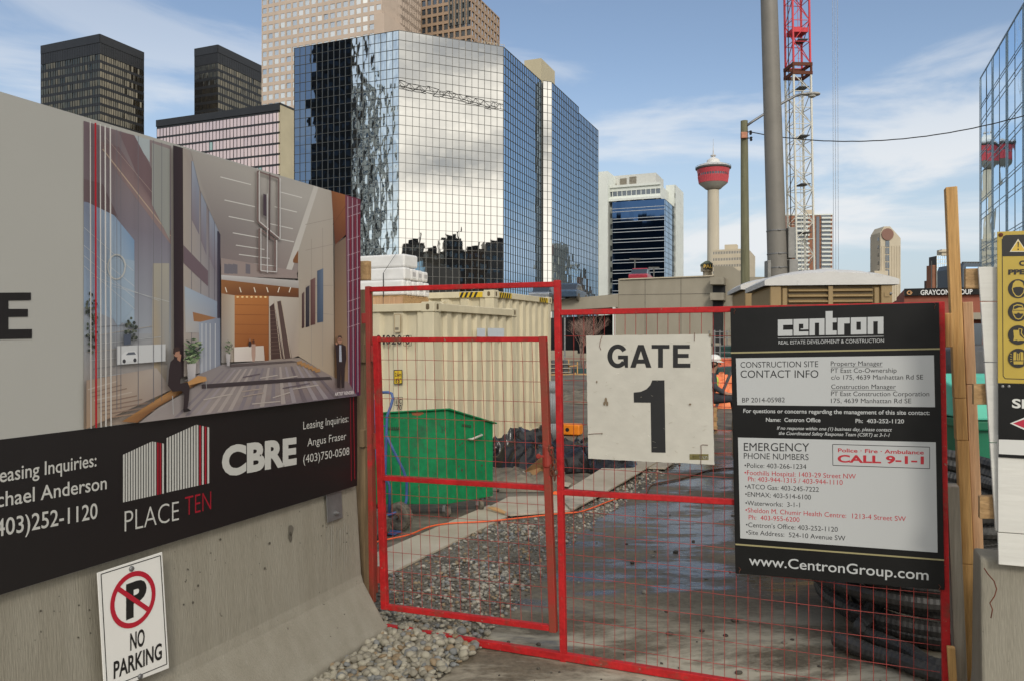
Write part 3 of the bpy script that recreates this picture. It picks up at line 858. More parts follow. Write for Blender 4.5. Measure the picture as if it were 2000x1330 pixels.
def cream_towers():
    y = 300.0; p = corner(746, y)
    t = thing('granite_skyscraper', 'pale pink granite skyscraper with grids of bright windows behind the mirror glass block', 'skyscraper', p)
    H = 150.0; wl = along(p, B, 511); wr = along(p, A, 822)
    z0, z1 = 46.0, H; nf = 29
    wall = MB()
    wall.prism([p + A * 0.6, p + B * wl + A * 0.6, p + B * wl + A * wr, p + A * wr], UP * (H - 0.1))
    pa = facade(wall, p, B, wl, z0, z1, 19, nf, (0.15, 0.86), (0.20, 0.80), 0.15)
    pb = facade(wall, p, A, wr, z0, z1, 16, nf, (0.18, 0.86), (0.22, 0.80), 0.15)
    wall.build('wall', W_CREAM, t)
    add_windows(t, pa + pb, GL['cream'], tilt=0.022)
    b = MB()                      # glazed bay stepping up the corner
    q = p + A * 0.0 + RT * 0.6 - A * 1.2
    H2 = zt(28, y)
    b.prism([p + B * 3 - A * 0.9, p + RT * 1.5 - A * 0.9, p + RT * 1.5 + A * 15, p + B * 3 + A * 15], UP * H2)
    b.build('corner_bay', W_CREAM, t)
    y = 330.0; p = corner(921, y)
    t = thing('granite_skyscraper', 'brown granite skyscraper with dark vertical window strips seen over the mirror glass block', 'skyscraper', p)
    wl = along(p, B, 790); wr = along(p, A, 976)
    wall = MB()
    wall.prism([p + A * 0.6 - RT * 0.6, p + B * wl + A * 0.6, p + B * wl + A * wr, p + A * wr - RT * 0.6], UP * (H - 0.1))
    sk = lambda c, r: False
    pa = facade(wall, p, B, wl, 60.0, H, 12, 23, (0.14, 0.86), (0.18, 0.86), 0.5)
    pb = facade(wall, p, A, wr, 60.0, H, 9, 23, (0.15, 0.85), (0.2, 0.85), 0.4)
    wall.build('wall', W_BROWN, t)
    add_windows(t, pa, GL['small'], tilt=0.004, limit=60)
    add_windows(t, pb, GL['cream'], tilt=0.004, limit=40)
    b = MB()                      # three tall dark strips
    for k in range(7):
        x = 1.6 + k * 1.45
        b.box(p + B * x + UP * (zt(45, y) + H) / 2 - A * 0.22, B * 0.34, A * 0.12, UP * (H - zt(45, y)) / 2)
    b.build('dark_strip', MULL, t)
cream_towers()

def white_building():
    y = 230.0
    p = corner(1297.5, y)
    t = thing('white_office_block', 'white clad office block with a dark blue ribbon-glazed front', 'office building', p)
    # blue front block
    zb = zt(389, y); wl = along(p, B, 1196); wr = along(p, A, 1318)
    b = MB(); b.prism([p + A * 0.4 - RT * 0.4, p + B * wl + A * 0.4, p + B * wl + A * 14, p + A * 14 - RT * 0.4], UP * (zb - 0.1)); b.build('core', W_BLACK, t)
    wall = MB(); fr = MB()
    nf = 14
    fh = zb / nf
    for r in range(nf):
        g = MB()
        nc = 12
        for c in range(nc):
            q = [p + B * (wl * c / nc) + UP * (r * fh), p + B * (wl * (c + 1) / nc) + UP * (r * fh), p + B * (wl * (c + 1) / nc) + UP * ((r + 1) * fh), p + B * (wl * c / nc) + UP * ((r + 1) * fh)]
            g.quad(*jit(q[::-1], 0.01))
        g.build('window_band', GL['navy'], t)
        for dz in (0.0, 0.30):
            fr.box(p + B * wl / 2 + UP * ((r + dz) * fh + 0.1) + RT * 0.05, B * wl / 2, A * 0.10, UP * 0.09)
    fr.build('spandrel_strip', mat('pale_strip', (0.40, 0.44, 0.48), rough=0.4), t)
    curtain(p, A, wr, 0, zb, 8, nf * 2, GL['tower'], MULL, t, tilt=0.003, bw=0.04)
    # white body behind it
    q = corner(1290, y + 3.0); wq = along(q, B, 1160)
    z1 = zt(361, y + 3)
    wall = MB()
    rect_block(wall, q + A * 0.5, B, wq, 22, 0, z1 - 0.05)
    pa = facade(wall, q, B, wq, z1 - 15 * 3.3, z1 - 0.0, 14, 15, (0.06, 0.94), (0.2, 0.66), 0.3)
    wall.build('wall', W_WHITE, t)
    add_windows(t, pa, GL['small'], limit=60)
    b = MB()                      # white piers between blue front and roof storeys
    for k in range(5):
        b.box(q + B * (0.6 + k * 4.3) + UP * (z1 - 7.4) - A * 1.2, B * 0.35, A * 0.35, UP * 3.2)
    b.build('column', W_WHITE, t)
    b = MB(); b.box(q + B * wq * 0.44 + UP * (z1 - 4.05) - A * 1.0, B * wq * 0.46, A * 1.0, UP * 0.35); b.box(q + B * wq / 2 + UP * (z1 + 0.3) - A * 0.1, B * wq / 2, A * 0.5, UP * 0.35)
    b.build('cornice', W_WHITE, t)
    sw = MB()
    rect_block(sw, q + RT * 0.02 + A * 1, A, 20, 0.3, 0, 1)
    # side wing at the right, receding
    s = corner(1319, y + 14); ws = along(s, A, 1335)
    wing = MB()
    rect_block(wing, s - RT * 3.0 + A * 0.3, RT, 2.7, ws, 0, zt(361, y + 14))
    ps = facade(wing, s, A, ws, zt(361, y + 14) - 15 * 3.3, zt(361, y + 14), 5, 15, (0.08, 0.2), (0.2, 0.7), 0.25)
    wing.build('wing', W_WHITE, t)
    add_windows(t, ps, GL['small'], limit=40)
    # left tower slab
    s = corner(1187, y + 6); wl2 = along(s, B, 1168)
    b = MB(); rect_block(b, s, B, wl2, 10, 0, zt(335, y + 6)); b.build('stair_tower', W_WHITE, t)
    # roof plant with louvres
    s = corner(1281, y + 10); w6 = along(s, B, 1187)
    zr = zt(338, y + 10)
    b = MB(); rect_block(b, s, B, w6, 12, z1 - 1, zr); b.build('plant_room', mat('plant_grey', (0.56, 0.56, 0.52), rough=0.7), t)
    lv = mat('louvre', (0.25, 0.22, 0.17), rough=0.7)
    for (xa, xb, ya, yb) in ((1211, 1224, 344, 360), (1229.5, 1243, 342, 360), (1191, 1204, 354, 362)):
        b = MB()
        for k in range(7):
            zz = zt(yb, y + 10) + (zt(ya, y + 10) - zt(yb, y + 10)) * (k + 0.5) / 7
            a0 = s + B * along(s, B, xb); a1 = s + B * along(s, B, xa)
            b.box((a0 + a1) / 2 + UP * zz - A * 0.08, (a1 - a0) / 2, A * 0.12, UP * 0.13)
        b.build('louvre_panel', lv, t)
white_building()

def observation_tower():
    y = 737.0
    c = Vector(((1393 - 1000) / F * y, y, 0))
    t = thing('observation_tower', 'tall concrete observation tower with a red pod, white roof and spire', 'tower', c)
    k = y / F
    z = lambda py: zt(py, y)
    b = MB(); b.lathe(c, [(6.6, 0), (5.6, z(520)), (5.35, z(400)), (5.3, z(372))], 40); smooth_by_angle(b.build('shaft', W_TOWER, t, smooth=True))
    b = MB(); b.lathe(c, [(5.6, z(371)), (7.2, z(370)), (9.2, z(366)), (12.2, z(361)), (13.0, z(359))], 48); smooth_by_angle(b.build('collar', mat('collar_grey', (0.42, 0.40, 0.35), rough=0.8), t, smooth=True))
    b = MB(); b.lathe(c, [(12.6, z(359.3)), (13.2, z(359)), (14.1, z(346)), (14.1, z(345.5))], 48)
    for i in range(48):
        a = 2 * math.pi * i / 48; d = Vector((math.cos(a), math.sin(a), 0))
        b.bar(c + d * 13.15 + UP * z(359), c + d * 14.2 + UP * z(346), 0.35, 0.3)
    b.build('lower_cladding', W_REDB, t)
    b = MB(); b.lathe(c, [(13.7, z(345.5)), (14.0, z(340.5))], 48); b.build('window_ring', GL['small'], t)
    b = MB(); b.lathe(c, [(14.3, z(341)), (15.2, z(333)), (15.2, z(332.5))], 48); b.build('upper_cladding', W_REDB, t)
    b = MB()
    for i in range(36):
        a = 2 * math.pi * i / 36; d = Vector((math.cos(a), math.sin(a), 0))
        b.bar(c + d * 13.95 + UP * z(345.8), c + d * 14.3 + UP * z(340.4), 0.45, 0.3)
    b.build('window_post', W_REDB, t)
    b = MB(); b.lathe(c, [(15.3, z(332.4)), (16.4, z(331)), (16.6, z(328.6)), (16.2, z(328))], 48); b.build('deck_rim', mat('rim_dark', (0.12, 0.115, 0.11), rough=0.6), t)
    b = MB(); b.lathe(c, [(16.2, z(328)), (13.0, z(323.5)), (9.0, z(320.5)), (6.2, z(319.2)), (5.9, z(314)), (4.2, z(311.5)), (2.2, z(309)), (1.6, z(308.5)), (1.0, z(303))], 48)
    smooth_by_angle(b.build('roof', mat('tower_roof', (0.66, 0.65, 0.62), rough=0.6), t, smooth=True))
    b = MB()
    for i in range(24):
        a = 2 * math.pi * i / 24; d = Vector((math.cos(a), math.sin(a), 0))
        b.bar(c + d * 16.3 + UP * z(328.4), c + d * 16.3 + UP * z(326), 0.16, 0.16)
    b.tube([c + Vector((math.cos(2 * math.pi * i / 40), math.sin(2 * math.pi * i / 40), 0)) * 16.3 + UP * z(326) for i in range(40)], 0.13, 5, closed=True)
    b.build('railing', MULL, t)
    b = MB(); b.lathe(c, [(0.9, z(309)), (0.6, z(306)), (2.6, z(305.8)), (2.6, z(304)), (0.6, z(303.8)), (0.45, z(297)), (0.22, z(290)), (0.12, z(272))], 12); b.build('spire', mat('spire', (0.5, 0.47, 0.44), rough=0.5), t)
observation_tower()

def hotel_sign():
    y = 420.0
    c = Vector(((1381.5 - 1000) / F * y, y, 0))
    t = thing('rooftop_sign_turret', 'octagonal rooftop turret with gold lettering below the red observation tower', 'sign', c)
    z = lambda py: zt(py, y)
    b = MB(); b.lathe(c, [(2.4, 0), (2.4, z(531)), (3.6, z(531)), (3.6, z(521))], 8); b.build('drum', W_BEIGE, t)
    b = MB(); b.lathe(c, [(3.9, z(521)), (3.7, z(517)), (1.2, z(511)), (0.2, z(510))], 8); b.build('roof', mat('turret_roof', (0.10, 0.12, 0.08), rough=0.7), t)
    b = MB()
    b.box(c + Vector((0.0, -4.0, z(522.5))), (3.3, 0, 0), (0, 0.15, 0), (0, 0, (z(517) - z(528)) / 2)); b.build('sign_panel', mat('sign_dark', (0.03, 0.028, 0.02), rough=0.6), t)
    b = MB(); put_text3(b, 'PALL', Vector((c.x - 3.0, y - 4.2, z(525.5))), Vector((1, 0, 0)), UP, 6.0, 1.8, None, bold=0.02)
    b.build('lettering', mat('gold_letter', (0.75, 0.48, 0.08), rough=0.5), t)
hotel_sign()

def far_blocks():
    # beige office block behind the timber pole
    y = 400.0; p = corner(1461, y)
    t = thing('beige_office_block', 'long beige office block with rows of small windows behind the wooden pole', 'office building', p)
    wl = along(p, B, 1392); H = zt(486, y); wr = along(p, A, 1475)
    b = MB(); b.prism([p + A * 0.5 - RT * 0.4, p + B * wl + A * 0.5, p + B * wl + A * wr, p + A * wr - RT * 0.4], UP * (H - 0.1))
    pa = facade(b, p, B, wl, H - 11 * 3.4, H, 22, 11, (0.25, 0.75), (0.3, 0.7), 0.3)
    pb = facade(b, p, A, wr, H - 11 * 3.4, H, 3, 11, (0.4, 0.6), (0.4, 0.6), 0.3, skip=lambda c, r: True)
    b.build('wall', W_BEIGE, t)
    add_windows(t, pa, GL['small'], limit=90)
    b = MB(); q = p + B * 6 + A * 4; rect_block(b, q, B, 6.2, 6, H - 0.5, zt(475, y)); b.build('penthouse', W_BEIGE, t)
    # brown apartment slab with white balconies
    y = 500.0; p = corner(1626, y)
    t = thing('apartment_tower', 'brown brick apartment tower with stacks of white balconies behind the crane mast', 'apartment building', p)
    u = Vector((-1, 0.06, 0)).normalized(); W = along(p, u, 1534); H = zt(421, y)
    b = MB(); rect_block(b, p, u, W, 16, 0, H); b.build('wall', W_BRN2, t)
    b = MB(); b.box(p + u * (along(p, u, 1597)) + UP * (H * 0.5) - Vector((0, 0.15, 0)), u * 0.9, Vector((0, 0.2, 0)), UP * H * 0.49); b.build('window_strip', GL['small'], t)
    b = MB(); b.box(p + u * W / 2 + UP * (H + 0.4), u * (W / 2 + 0.3), Vector((0, 0.4, 0)), UP * 0.4); b.build('roof_edge', W_WHITE, t)
    b = MB(); rect_block(b, p + u * along(p, u, 1594) + Vector((0, 4, 0)), u, 5.3, 5, H, zt(408, y)); b.build('penthouse', W_BEIGE, t)
    for (xa, xb) in ((1603, 1623), (1551, 1579)):
        for k in range(22):
            zz = H - 2.4 - k * 2.72
            bb = MB(); a0 = p + u * along(p, u, xb); a1 = p + u * along(p, u, xa)
            c = (a0 + a1) / 2 - Vector((0, 0.9, 0)); hw = (a1 - a0) / 2
            bb.box(c + UP * (zz + 0.62) - Vector((0, 0.85, 0)), hw, Vector((0, 0.06, 0)), UP * 0.42)
            bb.box(c + UP * zz, hw, Vector((0, 0.9, 0)), UP * 0.12)
            bb.build('balcony', W_WHITE, t)
            g = MB(); g.box(c + UP * (zz + 1.4) + Vector((0, 0.86, 0)), hw * 0.9, Vector((0, 0.05, 0)), UP * 1.1)
            g.build('balcony_window', GL['small'], t)
    # beige tower with a round emblem
    y = 300.0; p = corner(1719.5, y)
    t = thing('gabled_office_tower', 'slim beige tower with sloping shoulders and a round brown emblem near its top', 'office tower', p)
    b = MB()
    z = lambda py: zt(py, y)
    X = lambda px: Vector(((px - 1000) / F * y, y, 0))
    front = [X(1719.5) , X(1759), X(1759) + UP * z(466), X(1738.5) + UP * z(443), X(1727) + UP * z(443), X(1719.5) + UP * z(455)]
    sd = Vector((-2.5, 14, 0))
    fr2 = [q.copy() for q in front]
    b.prism(fr2, Vector((0, 8, 0)))
    b.prism([X(1719.5) + Vector((0, 0.4, 0)), X(1719.5) + Vector((0.7, 10, 0)), X(1719.5) + Vector((7, 10, 0)), X(1722) + Vector((0, 0.4, 0))], UP * z(457))
    for i in range(8):
        px = 1719.5 + (1759 - 1719.5) * (i + 0.5) / 8
        b.box(X(px) + UP * z(480) * 0.5 - Vector((0, 0.1, 0)), Vector((0.05, 0, 0)), Vector((0, 0.12, 0)), UP * z(478) * 0.49)
    b.build('wall', W_BEIGE, t)
    b = MB(); cc = X(1732.7) + UP * z(458.6) - Vector((0, 0.25, 0))
    b.lathe(cc, [(2.3, 0), (2.3, 0.25)], 28, axis=(0, -1, 0)); b.build('emblem', mat('emblem_brown', (0.23, 0.12, 0.09), rough=0.7), t)
    for k in range(20):
        b = MB(); zz = z(471) - k * 2.75
        if zz < 4: break
        b.box(X(1733) + UP * (zz - 1.2) - Vector((0, 0.05, 0)), Vector((0.75, 0, 0)), Vector((0, 0.1, 0)), UP * 1.15); b.build('window', GL['small'], t)
    for k in range(16):
        b = MB(); zz = z(467) - k * 3.1
        if zz < 4: break
        q0 = X(1719.5) + Vector((0.06, 1.2, 0)); q1 = X(1719.5) + Vector((0.66, 9.6, 0))
        dd = (q1 - q0).normalized(); nn = Vector((-dd.y, dd.x, 0))
        b.box((q0 + q1) / 2 + UP * zz + nn * 0.0, (q1 - q0) / 2, nn * 0.14, UP * 0.65); b.build('window_band', GL['small'], t)
    b = MB(); rect_block(b, X(1701) + Vector((0, -3, 0)), (1, 0, 0), 5.2, 6, 0, z(531)); b.build('podium', W_BEIGE, t)
    # small towers behind the lumber
    y = 420.0; p = corner(1849, y)
    t = thing('glass_apartment_tower', 'distant green glass apartment tower with a crown, left of the leaning lumber', 'apartment building', p)
    u = Vector((-1, 0, 0)); W = along(p, u, 1830); H = zt(500, y)
    curtain(p, u, W, 0, H, 5, 22, GL['tower'], W_WHITE, t, tilt=0.01, bw=0.35)
    b = MB(); rect_block(b, p + Vector((-0.1, 0.3, 0)), u, W - 0.2, 8, 0, H - 0.1); b.build('core', W_BLACK, t)
    b = MB(); rect_block(b, p + Vector((0, -0.5, 0)), u, W * 0.55, 5, H, zt(488, y)); b.box(p + u * W * 0.45 + UP * (zt(492, y)) + Vector((0, -0.6, 0)), u * W * 0.5, Vector((0, 0.8, 0)), UP * 0.35); b.build('crown', W_BEIGE, t)
    b = MB(); rect_block(b, p + u * (W + 0.02) + Vector((0, 1, 0)), u, 1.9, 6, 0, zt(518, y)); b.build('brick_wing', W_BRN2, t)
    b = MB(); q = corner(1819.5, y); b.bar(q, q + UP * zt(510, y), 0.22, 0.22); b.build('mast', MULL, t)
    b = MB(); rect_block(b, corner(1826.5, y + 20), u, 3.0, 6, 0, zt(548, y + 20)); b.build('low_wing', GL['small'], t)
    y = 150.0; p = corner(1880, y)
    t = thing('blue_gabled_block', 'distant dark blue block with a slanted roof beside the tall stud of lumber', 'building', p)
    X = lambda px: Vector(((px - 1000) / F * y, y, 0))
    b = MB(); b.prism([X(1880), X(1930), X(1930) + UP * zt(516, y), X(1884) + UP * zt(514, y), X(1880) + UP * zt(523, y)], Vector((0, 9, 0))); b.build('wall', mat('slate_blue', (0.075, 0.10, 0.13), rough=0.4), t)
    b = MB()
    for k in range(9): b.box(X(1885 + k * 5) + UP * zt(513.5, y) + Vector((0, 0.6, 0)), Vector((0.16, 0, 0)), Vector((0, 0.3, 0)), UP * 0.2)
    b.build('roof_vent', MULL, t)
    for k in range(5):
        b = MB(); b.box(X(1905) + UP * zt(525 + 8 * k, y) - Vector((0, 0.05, 0)), Vector((1.9, 0, 0)), Vector((0, 0.1, 0)), UP * 0.28); b.build('window_band', GL['tower'], t)
far_blocks()

def brick_store():
    y = 35.0
    p = Vector(((1766 - 1000) / F * y, y, 0))
    t = thing('brick_shop_building', 'low red brick shop building with a black fascia lettered GRAYCON GROUP', 'building', p)
    P_ = Pl(p, RT)
    u = RT; W = along(p, RT, 1990)
    z1 = P_.hit(1766, 565).z; z2 = P_.hit(1766, 579).z
    b = MB(); rect_block(b, p, u, W, 14, 0, z2 + 0.02)
    b.build('wall', W_BRICK, t)
    b = MB(); b.box(p + u * W / 2 + UP * (z1 + z2) / 2 - A * 0.06, u * W / 2, A * 0.12, UP * (z1 - z2) / 2); b.build('fascia', M['black_board'], t)
    b = MB()
    put_text(b, P_, 'GRAYCON GROUP', (1797, 577.2), (1898, 575.6), 9.4, (0.75, 0.75, 0.73, 1), off=0.21, bold=0.02)
    b.build('lettering', M['print'], t)
    b = MB()
    c = P_.hit(1775.5, 573, 0.21); x = RT; zz = UP
    n = 20
    for i in range(n):
        a0 = R(35) + R(300) * i / n; a1 = R(35) + R(300) * (i + 1) / n
        q = lambda a, r: c + x * math.cos(a) * r + zz * math.sin(a) * r * 0.85
        b.quad(q(a0, 0.11), q(a0, 0.065), q(a1, 0.065), q(a1, 0.11), (0.62, 0.33, 0.14, 1))
    b.box(c + x * 0.07 - zz * 0.0, x * 0.045, A * 0.003, zz * 0.02, (0.62, 0.33, 0.14, 1))
    b.build('logo', M['print'], t)
    # left return, a slope with a pale cap
    b = MB(); q0 = P_.hit(1766, 566); q1 = at(1751, 582, y + 4.0)
    b.prism([Vector((q0.x, q0.y, 0)), Vector((q1.x, q1.y, 0)), q1, q0], A * 0.3 + RT * 0.3); b.build('side_wall', W_BRICK, t)
    # shop window strip and canopy
    zc = P_.hit(1900, 620).z
    b = MB(); b.box(p + u * W * 0.72 + UP * (P_.hit(1900, 619).z) - A * 0.6, u * W * 0.22, A * 0.6, UP * 0.14); b.build('canopy', W_CONC, t)
    for k in range(3):
        b = MB(); b.box(p + u * (W * 0.55 + k * 1.35) + UP * 1.5 - A * 0.02, u * 0.6, A * 0.05, UP * 0.9); b.build('shop_window', GL['small'], t)
brick_store()

def parkade():
    y0 = 62.0
    p = corner(1300, y0)
    t = thing('parkade', 'beige concrete parking garage with a long blank wall and a dark opening under its deck', 'parking garage', p)
    Q = Pl(p, RT)
    def slab(pts, depth, name, m, off=0.0):
        b = MB(); b.prism([Q.hit(x, y_, off) for x, y_ in pts], A * depth); return b.build(name, m, t)
    slab([(1211, 546), (1393, 539), (1393, 704), (1197, 704), (1197, 601), (1208, 601), (1208, 553)], 14, 'wall', W_CONC)
    slab([(1211, 545.4), (1393, 538.4), (1393, 540.4), (1211, 547.4)], 14.2, 'coping', W_BEIGE, 0.15)
    # deck beam over the opening and the ramp wall that climbs to the left
    slab([(1000, 594), (1208, 575), (1208, 600.5), (1000, 612)], 1.2, 'deck_beam', W_CONC, 0.1)
    slab([(1172, 535), (1206, 546.5), (1206, 574), (1172, 560)], 0.8, 'ramp_wall', W_CONC, -6.0)
    slab([(1000, 594.5), (1208, 575.5), (1208, 578), (1000, 597)], 24, 'deck', W_CONC, -1.3)
    slab([(780, 622), (1197, 599), (1197, 704), (780, 704)], 0.4, 'rear_wall', M['dark'], -16)
    slab([(1198, 601), (1203, 601), (1203, 662), (1198, 662)], 0.3, 'pilaster', W_WHITE, 0.25)
    slab([(1000, 690), (1197, 690), (1197, 704), (1000, 704)], 0.5, 'low_wall', W_CONC, 0.0)
    # stair block on the right with projecting ledges
    slab([(1393, 520), (1430, 520), (1457, 541), (1520, 541), (1520, 704), (1393, 704)], 12, 'stair_block', W_CONC, -0.3)
    slab([(1391, 544), (1417, 544), (1417, 558), (1391, 558)], 2.0, 'ledge', W_CONC, 1.2)
    slab([(1391, 574), (1417, 574), (1417, 588), (1391, 588)], 2.0, 'ledge', W_CONC, 1.2)
    slab([(1392, 559), (1416, 559), (1416, 573), (1392, 573)], 0.3, 'opening', M['dark'], 0.02)
    slab([(1392, 589), (1412, 589), (1412, 690), (1392, 690)], 0.3, 'opening', M['dark'], 0.02)
    slab([(1440, 563), (1462, 556), (1462, 574), (1440, 574)], 1.5, 'ledge', W_CONC, 0.6)
    # joints between the cast panels
    b = MB()
    for (xa, ya, xb, yb) in ((1208, 576.5, 1392, 574), (1208, 610, 1392, 608), (1260, 545, 1260, 700), (1330, 542, 1330, 700)):
        b.bar(Q.hit(xa, ya, 0.0), Q.hit(xb, yb, 0.0), 0.05, 0.03, side=UP if abs(xa - xb) > 5 else RT)
    b.build('panel_joint', mat('joint_dark', (0.17, 0.15, 0.12), rough=0.9), t)
    # lamp posts standing on the top deck
    for (px, pyt, pyb, w) in ((1240, 506, 545, 7), (1277, 523, 543, 6)):
        yy = 75.0
        f_ = at(px, pyb + 2, yy)
        l = thing('deck_lamp_post', ('taller' if px < 1250 else 'shorter') + ' thin twin-headed lamp post on the roof of the parking garage', 'lamp post', f_, 'lamp posts on the parking garage')
        b = MB(); b.bar(f_ - UP * 1.2, at(px, pyt, yy), 0.10, 0.10); b.build('pole', MULL, l)
        b = MB(); a0 = at(px - w / 2 - 1, pyt, yy); a1 = at(px + w / 2 + 1, pyt, yy); b.bar(a0, a1, 0.07, 0.07); b.build('cross_arm', MULL, l)
        for q in (at(px - w / 2 - 2.5, pyt + 1, yy), at(px + w / 2 + 2.5, pyt + 1, yy)):
            b = MB(); b.box(q, (0.24, 0, 0), (0, 0.14, 0), (0, 0, 0.07)); b.build('lamp_head', MULL, l)
parkade()

def car(name, loc, yaw, m, label, s=1.0):
    t = thing(name, label, 'car', loc, 'cars parked on the garage deck')
    c, sn = math.cos(yaw), math.sin(yaw)
    fx = Vector((c, sn, 0)); fy = Vector((-sn, c, 0)); o = Vector(loc)
    def prof(pts, hw, name_, mm, par, bev=0.05, inset=0.0):
        b = MB(); b.prism([o + fx * x - fy * hw + UP * z for x, z in pts], fy * 2 * hw)
        return b.build(name_, mm, par, bevel=bev, seg=2)
    prof([(-2.2, 0.3), (2.2, 0.3), (2.25, 0.62), (1.3, 0.86), (-1.9, 0.9), (-2.25, 0.8)], 0.88, 'body', m, t)
    cab = prof([(0.95, 0.87), (0.2, 1.38), (-1.1, 1.42), (-1.75, 0.9)], 0.74, 'cabin', GL['small'], t)
    prof([(0.22, 1.37), (0.15, 1.45), (-1.05, 1.49), (-1.12, 1.40)], 0.70, 'roof', m, t)
    for x in (1.35, -1.35):
        for sg in (-1, 1):
            b = MB(); b.lathe(o + fx * x + fy * 0.80 * sg + UP * 0.32, [(0.32, -0.09), (0.33, 0), (0.32, 0.09)], 16, axis=fy * sg); b.build('wheel', M['rubber'], t)
def deck_cars():
    y = 64.0
    cb = mat('car_blue', (0.06, 0.10, 0.16), rough=0.25, metal=0.3); cs = mat('car_silver', (0.35, 0.37, 0.40), rough=0.25, metal=0.5); cr = mat('car_red', (0.35, 0.03, 0.05), rough=0.25)
    def put(px, py, yy, m, lab):
        p = at(px, py, yy)
        car('parked_car', p, math.atan2(-A.x, A.y) + math.pi / 2 + R(4), m, lab)
    put(1066, 594.5, 66, cs, 'silver car parked on the garage deck just left of the tall red post')
    put(1118, 590, 66, cb, 'dark blue car parked on the garage deck just right of the tall red post')
    put(1253, 557, 74, cr, 'dark red car whose roof shows over the top wall of the parking garage')
deck_cars()

def right_glass():
    p = corner(1915, 60.0)
    t = thing('blue_glass_block', 'blue mirror glass office block at the right edge with slanting mullion lines', 'office building', p)
    H = zt(155, 60.0); u = -A; W = 24.0
    g = MB(); n = B
    nf = 6; fh = H / nf
    mods = 5; mw = W / mods
    b = MB(); th = MB()
    for c in range(mods * 2):
        for r in range(nf * 2):
            zs = [r // 2 * fh + (0 if r % 2 == 0 else fh * 0.36), r // 2 * fh + (fh * 0.36 if r % 2 == 0 else fh)]
            q = [p + u * (mw / 2 * c) + UP * zs[0], p + u * (mw / 2 * (c + 1)) + UP * zs[0], p + u * (mw / 2 * (c + 1)) + UP * zs[1], p + u * (mw / 2 * c) + UP * zs[1]]
            g.quad(*jit(q, 0.003))
    go = g.build('glass_wall', GL['right'], t)
    for c in range(mods + 1):
        for d in (-0.22, 0.22):
            b.box(p + u * (mw * c + d) + UP * H / 2 + n * 0.012, u * 0.05, n * 0.02, UP * H / 2)
        if c < mods: th.box(p + u * (mw * (c + 0.5)) + UP * H / 2 + n * 0.008, u * 0.018, n * 0.012, UP * H / 2)
    for r in range(nf + 1):
        for k in (0.0, 0.10, 0.36, 0.42):
            zz = (r + k) * fh
            if zz > H: continue
            b.box(p + u * W / 2 + UP * min(zz, H - 0.02) + n * 0.006, u * W / 2, n * 0.012, UP * 0.022)
    b.build('mullion_grid', mat('steel_mullion', (0.30, 0.40, 0.46), rough=0.4, metal=0.3), go)
    th.build('thin_mullion', MULL, go)
    b = MB(); b.prism([p - n * 0.3 - A * 0.2, p - n * 0.3 + u * W, p - n * 22 + u * W, p - n * 22 - A * 0.2], UP * (H - 0.1)); b.build('core', W_BLACK, t)
    b = MB(); b.box(p + u * W / 2 + UP * (H + 0.05) + n * 0.0, u * (W / 2 + 0.1), n * 0.04, UP * 0.04); b.build('roof_edge', bpy.data.materials['steel_mullion'], t)
right_glass()

